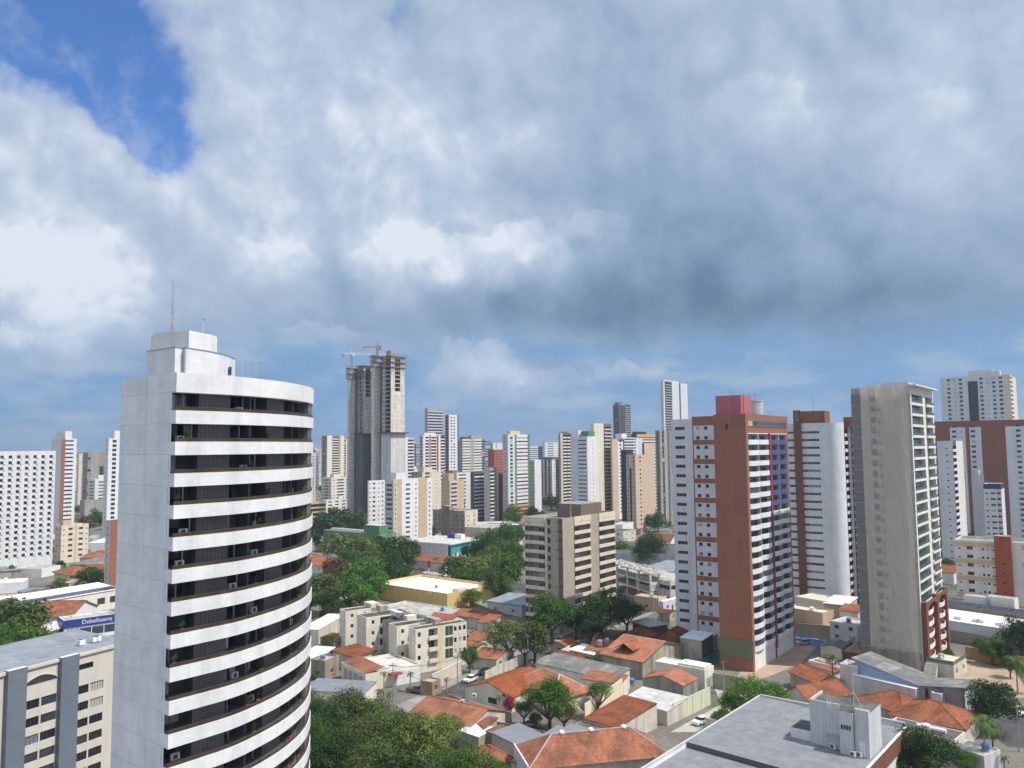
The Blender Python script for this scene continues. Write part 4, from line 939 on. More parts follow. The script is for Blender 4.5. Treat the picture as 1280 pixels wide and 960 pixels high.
# ================================================================== beige office block, bottom left
def office():
    zt = 60 - 0.280 * 131; C0 = gp(-60, 861, zt); E = gp(140, 810, zt)
    u = Vector((E.x - C0.x, E.y - C0.y)); L_ = u.length; ang = math.degrees(math.atan2(u.x, u.y))
    b = Bld('office_block', 'beige office block with blue grey piers and grey sheet roof, bottom left', 'building', C0, ang, 16, L_ + 4, zt, False, [('glass_dark', 5), ('glass_grey', 3), ('curtain_blue', 2), ('curtain', .5), ('curtain_wine', .3), ('glass_blue', 1)], 'frame_dark')
    D = L_ + 4; fh = 2.92; nf = 7; zf0 = zt - 4.6 - (nf - 1) * fh
    # pier positions along the face, from pixel columns
    def yat(px): 
        v = Vector((C0.x, C0.y, zt)) - CAM; ay = Vector((math.sin(R(ang)), math.cos(R(ang)), 0)); den = F_PX * ay.dot(rgt) - (px - 640) * ay.dot(fwd); return ((px - 640) * v.dot(fwd) - F_PX * v.dot(rgt)) / den
    p1, p2, p3, p4 = yat(6), yat(30), yat(73), yat(95)
    q = dict(n=2, w=3.05, h=1.5, sill=.75, nm=4, d=.22, f1=nf)
    q2 = dict(n=2, w=(p3 - p2) * .45, h=1.5, sill=.75, nm=4, d=.22, f1=nf - 1)
    q3 = dict(n=2, w=(yat(132) - p4) * .45, h=1.5, sill=.75, nm=5, d=.22, f1=nf - 1, off=-.02)
    b.face((0, 0), (0, 1), D, 0, zt, [(p1, 'beige_office', 'win', dict(q2, w=(p1) * .3, n=2)), (p2 - p1, 'beige_office'), (p3 - p2, 'beige_office', 'win', q2), (p4 - p3, 'beige_office'), (yat(132) - p4, 'beige_office', 'win', q3), (D - yat(132), 'beige_office')], fh, zf0, nf)
    for W_, o, ux in ((16, (-16, 0), (1, 0)), (16, (0, D), (-1, 0))): b.face(o, ux, W_, 0, zt, [(1, 'beige_office')])
    b.face((-16, D), (0, -1), D, 0, zt, [(1, 'beige_office')])
    for a0, a1 in ((p1, p2), (p3, p4)):
        b.box('pier', (.01, a0, 0), (1.0, a1, zt + .75), 'blue_grey', 'frame_white')
    # arched top window between the piers, strip window beyond
    k = Acc(); w = (p3 - p2) * .94; n = 14; yc = (p2 + p3) / 2; zb = zt - 2.75
    pr = [(yc - w / 2 + w * i / n, zb + .35 + 1.0 * math.sin(math.pi * i / n) ** .8) for i in range(n + 1)]
    k.poly([(.03, yc - w / 2, zb)] + [(.03, yc + w / 2, zb)] + [(.03, y, z) for y, z in pr[::-1]], 'glass_grey')
    for i in range(1, n): k.box((.02, pr[i][0] - .05, zb), (.09, pr[i][0] + .05, pr[i][1]), 'metal_dark')
    for (y0, z0), (y1, z1) in zip(pr, pr[1:]): k.tube((.08, y0, z0), (.08, y1, z1), .12, .12, 4, 'beige_office', False)
    k.build('arched_window', b.root)
    k = Acc(); k.box((.005, p4 + .4, zt - 2.4), (.06, p4 + 3.4, zt - 1.5), 'glass_dark'); k.build('window', b.root)
    # eaves band, low pitched roof of grey sheets
    b.box('eaves_band', (-.1, -1, zt + .002), (.35, D, zt + .5), 'beige_office')
    a = Acc(); a.poly([(-.1, -1, zt + .45), (-.1, D, zt + .45), (-8, D, zt + .85), (-8, -1, zt + .85)], 'blue_grey_sheet'); a.poly([(-8, -1, zt + .85), (-8, D, zt + .85), (-16.3, D, zt + 1.2), (-16.3, -1, zt + 1.2)], 'blue_grey_sheet'); a.build('roof', b.root)
    for yy in (yat(118), yat(121) + 2.2, yat(138)):
        k = Acc(); k.box((-5.2, yy, zt + .8), (-4.1, yy + 1.1, zt + 1.7), 'metal_white'); k.box((-5.0, yy + .15, zt + 1.71), (-4.3, yy + .9, zt + 1.76), 'metal_dark'); k.build('roof_vent', b.root)
    b.finish()
office()
# ================================================================== towers and tall blocks
win = lambda **k: ('win', k)
band = lambda **k: ('band', k)
bal = lambda **k: ('bal', k)
def Y(w, mat, kq=None, **x):
    if kq is None: return (w, mat, None, x) if x else (w, mat)
    return (w, mat, kq[0], {**kq[1], **x})
RF = ('roof_house', .3, .7, .3, .7, 3.5, 'light_grey')
def T(*a, **k): return tower(*a, **k)
# ---- left edge
T('hotel', 'long white hotel slab with a grid of small square windows, far left', None, -45, 70, 564.5, 400, [Y(1, 'cool_white')], [q_ for _ in range(11) for q_ in (Y(.2, 'white'), Y(.42, 'white', win(w=1.75, h=1.6, sill=.9, d=.3), gl=[('glass_dark', 4), ('glass_blue', 2), ('curtain_blue', 1)]), Y(.16, 'white', win(w=.75, h=.65, sill=.35, d=.3), gl=[('charcoal', 1)]), Y(.22, 'white'))], ang=50, W=14, fh=2.97, g=5.2, boxes=[('roof_house', .2, .8, .05, .2, 3, 'white')], far=False)
T('striped_tower', 'slim white tower with one terracotta stripe and navy window bands behind the hotel', 64, 77, 96, 548.5, 573, [Y(1, 'white', win(w=.7, h=.8))], [Y(.27, 'terracotta_tile'), Y(.55, 'white', band(h=1.1), gl=[('glass_navy', 1)]), Y(.2, 'white')], fh=2.95, boxes=[('roof_house', 0, .9, .3, .75, 5.5, 'white')])
T('cream_tower', 'narrow cream tower seen between the striped tower and grey concrete tower', 97, 99, 107, 567.5, 900, [Y(1, 'cream')], [Y(.4, 'cream'), Y(.6, 'warm_white', band(h=1.2))])
T('concrete_tower', 'dark grey raw concrete tower with deep vertical slots, at far left', 104, 110, 134, 565.5, 800, [Y(1, 'stained_concrete', band(h=1.4, step=5))], [Y(.15, 'stained_concrete', band(h=2.4, step=4)), Y(.45, 'concrete', high=('concrete', 55)), Y(.25, 'ruin_brown', bal(p='dark_grey', f1=14)), Y(.15, 'stained_concrete')])
T('concrete_podium', 'low blank grey concrete block under the dark concrete tower', 100, 106, 136, 626, 700, [Y(1, 'concrete')], [Y(1, 'concrete')], g=3)
T('glass_tower', 'white tower with navy glass panes just left of the curved tower', 131, 136, 165, 548, 520, [Y(1, 'white', win(w=.8))], [Y(.1, 'white'), Y(.3, 'white', win(w=2.6, h=1.7, sill=.6)), Y(.1, 'white'), Y(.5, 'white', win(w=4, h=1.7, sill=.6))], glaz=[('glass_navy', 3), ('glass_blue', 2)], boxes=[('roof_house', .1, .9, .25, .6, 5, 'white')])
T('apartment_block', 'six floor cream apartment block standing right of the white hotel', 69, 77, 111, 657, 435, [Y(1, 'beige', win(n=2, w=.9))], [Y(.2, 'cream', win(w=.6, h=.7)), Y(.3, 'cream', win(w=2.2)), Y(.1, 'peach'), Y(.3, 'cream', win(w=2.2)), Y(.15, 'cream', win(w=.6, h=.7))], fh=2.9, g=2, boxes=[('roof_house', .3, .8, .1, .4, 2.5, 'peach')])
T('terracotta_slab', 'narrow grey and terracotta block touching the curved tower edge', 132, 138, 152, 651, 330, [Y(1, 'light_grey', win(w=.8, h=.8))], [Y(1, 'terracotta_tile')])
# ---- between the curved tower and the tower under construction
T('red_slim_tower', 'sliver of a red and white tower beside the curved tower, sea behind', 384, 388, 393, 572, 1050, [Y(1, 'terracotta')], [Y(1, 'red', band(h=1.3, sill=.6, gl=[('glass_grey', 1)])), Y(.3, 'white')], boxes=[('roof_house', .2, .8, .1, .6, 2, 'white')])
T('white_slim_tower', 'thin white tower before the sea, left of the brown striped tower', 393, 395, 398, 570, 1300, [Y(1, 'white')], [Y(1, 'blue_grey')])
T('pale_tower', 'pale low tower before the sea beside the brown striped tower', 398, 399, 402, 581, 1350, [Y(1, 'warm_white')], [Y(1, 'warm_white', band(h=1))])
T('brown_striped_tower', 'tower with brown and white balcony stripes left of the tower under construction', 402, 409, 430, 544.5, 900, [Y(1, 'taupe', band(h=1.4, w=3.5), rm='tan')], [Y(.3, 'warm_white'), Y(.42, 'terracotta', bal(p='white', out=.1)), Y(.1, 'tan'), Y(.18, 'warm_white')], fh=2.9)
T('white_rear_tower', 'white tower half hidden behind the brown striped tower', 428, 430, 437, 549, 930, [Y(1, 'white')], [Y(.4, 'tan', band(h=1.2)), Y(.6, 'white')])
T('half_built_block', 'half built block with open concrete floors beside the curved tower', 380, 384, 407, 628, 560, [Y(1, 'ruin_brown', band(h=1.8, sill=.5))], [Y(1, 'tan', band(h=1.9, sill=.5)), Y(.6, 'ruin_brown', band(h=1.9, sill=.5))], fh=3.1, g=.5, roof='roof_concrete')
T('low_white_block', 'low white block with roof tanks below the brown striped tower', 404, 408, 434, 625, 740, [Y(1, 'white')], [Y(1, 'warm_white', win(n=3))], g=1, boxes=[('water_tank', .2, .5, .3, .5, 2, 'light_grey'), ('roof_house', .6, .9, .6, .8, 3, 'white')])
# ---- the tower under construction
def construction():
    d = 600; hz = 560.5
    root = None
    def zof(y): return 60 + (hz - y) * d / 1000 * 1.0
    F = at(478, 447, d); ang = 37
    b = Bld('unfinished_tower', 'tall raw concrete twin tower under construction with cranes on top', 'building', F, ang, 30, 30, F.z, False, [('charcoal', 1)], 'frame_dark')
    inv = lambda px, D_: at(px, 500, D_)
    bx = Vector((math.cos(R(ang)), -math.sin(R(ang)), 0)); ay = Vector((math.sin(R(ang)), math.cos(R(ang)), 0))
    def L(px, D_):
        p = inv(px, D_) - Vector((F.x, F.y, 0)); return Vector((p.dot(bx), p.dot(ay)))
    fh = 3.1
    def block(pl, pc, pr, D_, zt, fl, sd_, zb=0):
        c = L(pc, D_); W, D = fit(at(pc, 500, D_), ang, pl, pr, 80)
        b.face((c.x - W, c.y), (1, 0), W, zb, zt, fl, fh, 3); b.face((c.x, c.y), (0, 1), D, zb, zt, sd_, fh, 3)
        b.face((c.x, c.y + D), (-1, 0), W, zb, zt, [(1, 'concrete')]); b.face((c.x - W, c.y + D), (0, -1), D, zb, zt, [(1, 'concrete')])
        b.wall.poly([(c.x - W, c.y, zt), (c.x, c.y, zt), (c.x, c.y + D, zt), (c.x - W, c.y + D, zt)], 'roof_concrete'); return c, W, D
    zl, zr_ = zof(459), zof(447)
    op = lambda f0, **k: bal(p='raw_concrete', ph=.25, out=.0, f0=f0, gap=.5, d=3.0, rm='ruin_brown', bm='dark_brown', ww=.3, **k)
    small = lambda **k: win(w=1.6, h=1.6, sill=.7, d=1.2, **k)
    n = 99
    info = []
    info.append(block(434, 436.5, 449, 605, zl, [Y(1, 'raw_concrete')], [Y(.55, 'raw_concrete'), Y(.45, 'stained_concrete')]))  # darker share of the side is cast shadow painted in as colour
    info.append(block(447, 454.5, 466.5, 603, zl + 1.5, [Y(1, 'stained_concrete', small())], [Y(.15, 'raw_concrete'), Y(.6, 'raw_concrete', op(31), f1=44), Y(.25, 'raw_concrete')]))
    info.append(block(464, 468, 481, 596, zr_ + .8, [Y(1, 'raw_concrete')], [Y(.55, 'raw_concrete'), Y(.45, 'stained_concrete')]))  # same split: shadow on the side put in as darker concrete
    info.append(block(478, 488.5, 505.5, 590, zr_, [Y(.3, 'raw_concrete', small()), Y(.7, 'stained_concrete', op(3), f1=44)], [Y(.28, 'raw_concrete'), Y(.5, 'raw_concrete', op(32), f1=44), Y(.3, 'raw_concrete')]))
    # climbing formwork and slab edges at the top
    for i, (c, W, D) in enumerate(info):
        zt = [zl, zl + 1.5, zr_ + .8, zr_][i]; a = Acc()
        for zz, e in ((zt - 8, .9), (zt - 4.2, 1.1), (zt + .01, 1.2)): a.box((c.x - W - e, c.y - e, zz), (c.x + e, c.y + D + e, zz + .25), 'wood_dark')
        for k in range(14):
            t = k / 13
            for q in ((c.x - W - 1 + (W + 2) * t, c.y - 1), (c.x + 1, c.y - 1 + (D + 2) * t)): a.tube((q[0], q[1], zt - 8), (q[0], q[1], zt + rnd.uniform(.6, 2.6)), .06, .06, 4, 'ruin_brown', False)
        a.build('formwork', b.root)
    c, W, D = info[3]
    a = Acc()
    for k in range(7):
        y = c.y + D * k / 6; a.tube((c.x + .4, y, zr_ - 14), (c.x + 3.0, y, zr_ + 2.5), .09, .09, 4, 'ruin_brown'); a.tube((c.x + 3, y, zr_ + 2.5), (c.x, y, zr_ + .5), .07, .07, 4, 'ruin_brown')
    for z, x in ((zr_ - 9, 1.1), (zr_ - 4, 2.0), (zr_ + 2.4, 3.0)): a.tube((c.x + x, c.y, z), (c.x + x, c.y + D, z), .08, .08, 4, 'metal_grey')
    a.build('catch_fan', b.root)
    b.box('lift_core', (c.x - W * .9, c.y + D * .2, zr_ + .02), (c.x - W * .35, c.y + D * .5, zr_ + 5), 'concrete')
    # covered lower floors: pale and dark shade cloth, red catch platform
    zc = zof(542); 
    b.box('shade_cloth', (c.x - W - .5, c.y - .7, 2), (c.x + .8, c.y + D + .4, zc), 'pale_net')
    b.box('catch_platform', (c.x - W - 2.5, c.y - 3, zc + .01), (c.x + 3, c.y + D + 2, zc + .8), 'dark_red')
    c2, W2, D2 = info[1]
    b.box('shade_cloth', (c2.x - W2 - .5, c2.y - .9, 2), (c2.x + .6, c2.y + D2 + .2, zof(543)), 'dark_grey_net')
    a = Acc(); a.box((c2.x - W2 - 1.5, c2.y - 2, zof(543) + .01), (c2.x + 2, c2.y + D2 + 1, zof(543) + .7), 'charcoal')
    for k in range(9): a.tube((c2.x - W2 - 1 + (W2 + 2.6) * k / 8, c2.y - 1.9, zof(543) + .7), (c2.x - W2 - 1 + (W2 + 2.6) * k / 8, c2.y - 1.9, zof(543) + 2), .07, .07, 4, 'metal_dark')
    a.build('catch_platform', b.root)
    b.finish()
    def crane(px, ytop, ybase, dd, heading, jib, cj, label, red, tilt=0.0):
        p = at(px, ybase, dd); z1 = at(px, ytop, dd).z; r_ = thing('tower_crane', label, 'crane', (p.x, p.y, p.z - 6), 0); H = z1 - p.z + 6; ms = 'metal_white' if not red else 'metal_red'
        a = Acc(); e = .7
        for sx in (-e, e):
            for sy in (-e, e): a.tube((sx, sy, 0), (sx, sy, H), .2, .2, 4, 'metal_grey' if not red else 'metal_purple', False)
        z = 0
        while z < H - 1.6:
            for p0, p1 in (((-e, -e), (e, -e)), ((e, -e), (e, e)), ((e, e), (-e, e)), ((-e, e), (-e, -e))): a.tube((*p0, z), (*p1, z + 1.6), .06, .06, 3, 'metal_grey' if not red else 'metal_purple', False)
            z += 1.6
        a.build('mast', r_); j = Acc(); j.tube((0, 0, 0), (0, 0, 4.5), .35, .12, 4, ms)
        def boom(L_, s, tl):
            n = max(3, int(L_ / 2.2)); P = lambda t, o, h: (s * L_ * t, o, h * (1 - .5 * t) + L_ * t * tl)
            for o in (-.5, .5): j.tube(P(0, o, 0), P(1, o, 0), .17, .17, 4, ms, False)
            j.tube(P(0, 0, 1.2), P(1, 0, 1.2), .17, .17, 4, ms, False)
            for k in range(n):
                for o in (-.5, .5): j.tube(P(k / n, o, 0), P((k + .5) / n, 0, 1.2), .09, .09, 3, ms, False); j.tube(P((k + .5) / n, 0, 1.2), P((k + 1) / n, o, 0), .09, .09, 3, ms, False)
        boom(jib, 1, tilt); boom(cj, -1, -tilt); j.tube((0, 0, 4.5), (jib * .6, 0, 1.1 + jib * .6 * tilt), .04, .04, 3, 'metal_dark'); j.tube((0, 0, 4.5), (-cj, 0, .8 - cj * tilt * -1 * 0), .04, .04, 3, 'metal_dark')
        j.build('jib', r_, (0, 0, H), heading); w = Acc(); w.box((-cj, -.8, -1.6), (-cj + 2.6, .8, .4), 'concrete'); w.build('counterweight', r_, (0, 0, H), heading)
        cb = Acc(); cb.box((.5, -1.6, -1.6), (2, -.5, .4), 'metal_white'); cb.build('cab', r_, (0, 0, H), heading)
    plain('metal_purple', (.16, .12, .24), .5)
    crane(439.5, 443, 458, 600, .18, 33, 8, 'pale grey tower crane with long jib over the unfinished tower', False)
    crane(471.5, 434, 448, 592, math.pi + .9, 14, 5, 'red tower crane with short jib on the unfinished tower', True, -.12)
wall('pale_net', (.60, .60, .60), .15, .3); wall('dark_grey_net', (.13, .13, .135), .2, .3)
construction()
# ---- centre, front ranks first
T('white_twin_block', 'white twelve floor block in front of the tower under construction', 459.5, 461, 481, 601, 515, [Y(1, 'white')], [Y(.15, 'white', win(w=.8)), Y(.35, 'white', win(w=2.2)), Y(.25, 'white', win(w=.9, h=.9)), Y(.25, 'white', win(w=1.2))], far=False, fh=2.9)
T('tan_striped_block', 'white block with two tan stripes beside the white twelve floor block', 481, 492, 540, 599.5, 490, [Y(1, 'light_grey', band(h=1.4, w=5))], [Y(.1, 'beige', win(w=.8)), Y(.11, 'tan'), Y(.3, 'white', win(w=3.6, h=1.2)), Y(.12, 'white', win(w=1)), Y(.24, 'tan'), Y(.13, 'white', win(w=1.2))], far=False, boxes=[('roof_house', .2, .8, .1, .4, 4, 'white')])
T('white_balcony_tower', 'white tower with balconies right behind the tower under construction', 497, 499, 518, 546.5, 700, [Y(1, 'white')], [Y(.55, 'white', win(w=.6, h=.7)), Y(.45, 'light_grey', bal(p='white'))])
T('dark_slim_tower', 'dark grey slim tower between the white balcony tower and red striped tower', 517, 520, 526, 555, 1000, [Y(1, 'blue_grey')], [Y(1, 'grey', band(h=1.1))])
T('beige_tower', 'beige block with cream flank below the red striped tower', 514, 528, 555, 590, 620, [Y(.6, 'tan', win(n=2, w=1.4)), Y(.4, 'beige')], [Y(.12, 'cream'), Y(.2, 'beige', band(h=1.3)), Y(.08, 'tan'), Y(.45, 'cream', win(w=.7, h=.8)), Y(.15, 'cream', bal(p='cream'))], boxes=[('roof_house', .4, .9, .1, .5, 3.6, 'cream')])
T('brown_block', 'tan brown block with grey window bays right of the beige block', 552, 562, 580, 601, 560, [Y(1, 'tan')], [Y(.1, 'tan'), Y(.4, 'light_grey', band(h=1.4)), Y(.5, 'tan', win(w=.6, h=.7))], boxes=[('roof_house', .1, .9, .0, .35, 5, 'tan')], far=False)
T('brown_roof_block', 'white slab block with a brown roof edge beside the tan brown block', 568, 571, 589, 591, 660, [Y(1, 'cream')], [Y(.75, 'white', band(h=1.1, w=9), high=('tan', 40.2)), Y(.25, 'white')])
T('red_striped_tower', 'white tower with red balcony stripes in front of the blue glass tower', 524, 529, 556, 543.5, 740, [Y(1, 'cool_white', win(w=2.4, h=1.8, sill=.4), gl=[('dark_red', 1)])], [Y(.08, 'white'), Y(.2, 'white', bal(p='white', bm='dark_red')), Y(.06, 'red'), Y(.28, 'white', bal(p='white', bm='dark_red', rm='dark_red')), Y(.08, 'red'), Y(.1, 'white'), Y(.2, 'dark_red', bal(p='white'))], boxes=[('roof_house', .2, .8, .1, .6, 2, 'white')])
T('blue_glass_tower', 'tall grey and white tower with dark blue window bands behind the red striped tower', 531, 534.5, 556.5, 514, 800, [Y(1, 'grey')], [Y(.85, 'cool_white', band(h=1.7, sill=.5), gl=[('glass_blue', 2), ('glass_navy', 2)]), Y(.15, 'grey')], boxes=[('roof_house', 0, .9, 0, .75, 3.2, 'grey')])
T('blue_glass_wing', 'white framed wing of the tall blue glass tower with paired windows', 556.5, 561, 573, 518.5, 790, [Y(1, 'blue_grey', band(h=1.5), gl=[('glass_blue', 1)])], [Y(.12, 'white'), Y(.6, 'white', win(n=2, h=1.4)), Y(.18, 'white'), Y(.12, 'glass_blue')])
T('grey_striped_tower', 'wide grey and white striped tower right of the blue glass tower', 573, 578, 606, 549, 830, [Y(1, 'grey')], [Y(.36, 'warm_white', band(h=1.2), gl=[('glass_grey', 2), ('curtain_blue', 1)]), Y(.14, 'grey', high=('grey', 70)), Y(.36, 'warm_white', band(h=1.2), gl=[('glass_grey', 2), ('curtain_blue', 1)]), Y(.14, 'blue_grey', band(h=1.2))], boxes=[('roof_house', .1, .9, .05, .35, 2.5, 'brown'), ('roof_house', .2, .9, .4, .9, 4, 'grey')])
T('teal_glass_tower', 'pale blue glass tower partly hidden behind the grey striped tower', 603, 605, 613, 551, 950, [Y(1, 'blue_grey')], [Y(1, 'sky_blue', band(h=1.4))])
T('red_tower', 'red brick tower with pale balcony bands left of the green striped tower', 610, 617.5, 629, 562, 900, [Y(1, 'red')], [Y(.7, 'terracotta', band(h=1.3, gl=[('dark_red', 1)])), Y(.3, 'red')])
T('distant_white_tower', 'distant white tower peeking above the red brick tower', 613, 616, 642, 553.5, 1150, [Y(1, 'grey')], [Y(1, 'cool_white', win(n=3, w=3, h=1.6))])
T('dark_striped_block', 'dark block with white floor bands left of the green striped tower', 588, 592, 606, 590, 650, [Y(1, 'dark_grey')], [Y(.55, 'dark_grey', bal(p='white', out=.5)), Y(.45, 'dark_grey', bal(p='warm_white', out=.5))])
T('grey_pier_block', 'grey pier block with white balconies in front of the red brick tower', 605, 612, 621, 584.5, 640, [Y(1, 'light_grey')], [Y(.7, 'grey', bal(p='warm_white', out=.5)), Y(.3, 'taupe')])
T('dark_red_sliver', 'dark red edged slim block touching the green striped tower', 620, 623, 629, 592, 655, [Y(1, 'cool_white')], [Y(1, 'dark_red')])
T('green_striped_tower', 'white tower with green vertical stripes and orange lower floors', 628, 634.8, 662, 543, 640, [Y(1, 'light_grey', win(w=1, h=1))], [Y(.3, 'cool_white', band(h=1.9, sill=.5, w=3.4), low=('terracotta', 15)), Y(.08, 'green', low=('dark_green', 5)), Y(.5, 'white', band(h=1.15, rm='dark_red'), low=('orange_pale', 15), gl=[('dark_red', 2), ('glass_dark', 3), ('curtain', 1)]), Y(.1, 'green')], fh=2.95, boxes=[('roof_house', .1, .8, .15, .6, 3, 'pale_yellow')], far=False)
T('white_blade_block', 'narrow bright white blank slab right of the green striped tower', 661, 668, 676.5, 575, 665, [Y(1, 'light_grey', win(n=2, w=1))], [Y(1, 'white', low=('terracotta', 3))])
T('blue_white_tower', 'far blue and white striped tower above the bright white slab', 655, 660, 681, 558, 1150, [Y(1, 'grey')], [Y(.6, 'cool_white', band(h=1.3), gl=[('glass_blue', 1)]), Y(.4, 'navy')])
T('pale_round_tower', 'far pale grey tower with dark window bands behind the dark frame block', 678, 681, 700, 553, 980, [Y(1, 'cool_white')], [Y(.2, 'cool_white'), Y(.45, 'cool_white', band(h=1.1)), Y(.2, 'cool_white'), Y(.3, 'cool_white', win(w=3))])
T('dark_frame_block', 'grey block with dark vertical window slots and gabled top', 676, 690, 701, 574.5, 780, [Y(.2, 'grey', band(h=2.6, sill=.1)), Y(.2, 'light_grey')] * 3, [Y(.2, 'warm_white'), Y(.2, 'warm_white', win(w=2)), Y(.6, 'navy', band(h=2.3, sill=.3), gl=[('glass_navy', 1)])], boxes=[('roof_house', .1, .9, .1, .9, 2.4, 'dark_grey')])
T('brown_grid_tower', 'brown and white gridded tower left of the big white slab tower', 698, 700.5, 714, 541.5, 720, [Y(1, 'taupe')], [Y(.2, 'beige'), Y(.4, 'brown', bal(p='warm_white')), Y(.4, 'brown', bal(p='warm_white'))], boxes=[('roof_house', .1, .8, .2, .8, 1.5, 'dark_taupe')])
T('white_slab_tower', 'big white slab tower with dark window bands and a blank bright flank', 713, 733.8, 747, 545.5, 600, [Y(.45, 'cool_white'), Y(.5, 'cool_white', band(h=1.0, w=9)), Y(.05, 'white')], [Y(.4, 'white'), Y(.2, 'white', win(w=.8, h=.7)), Y(.4, 'white')], boxes=[('stair_tower', 0, .4, .1, .5, 4.6, 'white'), ('roof_house', .5, .95, .2, .8, 4, 'green')], far=False, fh=2.95)
T('cream_balcony_tower', 'cream tower with stacked dark balconies behind the big white slab', 738, 742, 764, 529, 650, [Y(1, 'cream')], [Y(.12, 'cream'), Y(.43, 'pale_cream'), Y(.45, 'dark_taupe', bal(p='beige', out=.6))], far=False)
T('dark_shell_tower', 'distant dark grey concrete shell tower under construction', 766, 774, 788, 505, 1050, [Y(1, 'stained_concrete', bal(p='dark_grey'))], [Y(.5, 'stained_concrete', bal(p='dark_grey', gap=.4)), Y(.5, 'dark_grey', bal(p='grey', gap=.4))], boxes=[('roof_frame', .1, .6, .1, .5, 2.5, 'dark_grey')])
T('peach_tower', 'peach tower with a white and blue window column beside the cream balcony tower', 763, 765, 780, 549, 660, [Y(1, 'peach')], [Y(.5, 'peach', high=('peach', 62)), Y(.45, 'white', win(w=3, h=1.6), gl=[('glass_navy', 2), ('navy', 2)], high=('brown', 64)), Y(.1, 'navy')])
T('navy_block', 'dark navy blank block between the peach tower and tan block', 776, 783, 791, 562, 620, [Y(1, 'navy')], [Y(1, 'navy')])
T('tan_block', 'tan block with a peach white balcony flank in front of the navy block', 782.5, 794, 806, 568.5, 560, [Y(.35, 'tan', win(w=1)), Y(.2, 'light_grey', low=('navy', 45)), Y(.45, 'tan', win(w=.8))], [Y(.3, 'peach'), Y(.45, 'peach', win(w=2.4, h=1.3), rm='white'), Y(.3, 'peach', win(w=.7, h=.7))], far=False)
T('white_balcony_slab', 'white tower with horizontal balcony bands behind the tan block', 768, 779, 803, 547, 780, [Y(1, 'cool_white')], [Y(.7, 'white', bal(p='white', out=.4)), Y(.3, 'cool_white', win(w=1.5))], boxes=[('roof_house', 0, .7, .05, .3, 4, 'white')])
T('yellow_top_tower', 'white striped tower with a yellow and blue crown behind the beige slab', 789, 796, 821, 543, 860, [Y(1, 'navy')], [Y(1, 'cool_white', band(h=1.3), high=('mesh_yellow', 66))], boxes=[('roof_house', .2, .9, 0, .5, 3, 'navy')])
T('beige_slab', 'beige slab tower with a white balcony edge right of the tan block', 802.5, 805, 822, 554, 710, [Y(1, 'brown')], [Y(.75, 'peach'), Y(.25, 'white', bal(p='white'))])
T('tall_white_tower', 'tallest slim white tower with dark balcony columns behind the terracotta tower', 825, 829, 859, 476, 900, [Y(1, 'cool_white', win(w=1))], [Y(.05, 'cool_white'), Y(.3, 'dark_grey', bal(p='grey')), Y(.3, 'cool_white', win(w=.7, h=.7)), Y(.07, 'dark_grey'), Y(.3, 'cool_white', win(w=.7, h=.7))], boxes=[('roof_house', .0, .9, .05, .65, 1.6, 'cool_white')], far=False)
T('grey_fin_tower', 'grey tower with vertical dark fins touching the terracotta tower wing', 819, 824.5, 840, 538, 600, [Y(.4, 'stained_concrete'), Y(.3, 'dark_grey'), Y(.4, 'stained_concrete')], [Y(.2, 'concrete'), Y(.2, 'dark_grey', band(h=2)), Y(.3, 'concrete'), Y(.2, 'dark_grey'), Y(.3, 'stained_concrete')])
# ---- beige mid tower
def beige_tower():
    tb = ('taupe')
    B_ = lambda **k: bal(p='cream', ph=1.0, out=.25, d=1.0, bm='taupe', rm='taupe', gap=.1, ww=.45, **k)
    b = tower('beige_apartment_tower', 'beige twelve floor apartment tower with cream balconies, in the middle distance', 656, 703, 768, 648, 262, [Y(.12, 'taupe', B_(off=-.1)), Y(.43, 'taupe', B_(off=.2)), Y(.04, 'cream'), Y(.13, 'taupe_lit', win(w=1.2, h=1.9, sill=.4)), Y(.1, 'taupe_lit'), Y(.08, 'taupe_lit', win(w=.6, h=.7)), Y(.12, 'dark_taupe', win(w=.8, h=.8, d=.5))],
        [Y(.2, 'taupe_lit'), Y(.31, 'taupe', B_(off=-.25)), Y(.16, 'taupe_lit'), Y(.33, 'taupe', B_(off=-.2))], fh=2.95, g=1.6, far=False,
        boxes=[('roof_house', .35, .98, .35, .75, 3.8, 'dark_taupe')], frame='frame_white')
    zt = b.zt
    W, D = b.W, b.D
    for nm, a, c in (('cornice', (-W, -.3, zt - 1.7), (-W * .45, -.02, zt + .02)), ('cornice', (.02, D * .2, zt - 1.7), (.3, D * .51, zt + .02)), ('cornice', (.02, D * .67, zt - 1.7), (.3, D, zt + .02))): b.box(nm, a, c, 'cream')
    k = Acc(); k.tube((0, 0, 0), (0, 0, 6.5), .12, .12, 6, 'metal_yellow')
    for z in range(1, 6): k.box((-.3, -.03, z), (.3, .03, z + .12), 'metal_yellow')
    r_ = thing('lightning_mast', 'yellow ladder mast standing on the beige twelve floor tower', 'mast', (0, 0, 0)); p = at(713.5, 648, 268); r_.location = (p.x, p.y, zt - .9); k.build('mast', r_); q = Acc(); q.box((-.3, -.3, 0), (.3, .3, .15), 'concrete'); q.build('base', r_)
wall('taupe_lit', (.42, .365, .29))  # paler taupe of the plain wall slabs
beige_tower()
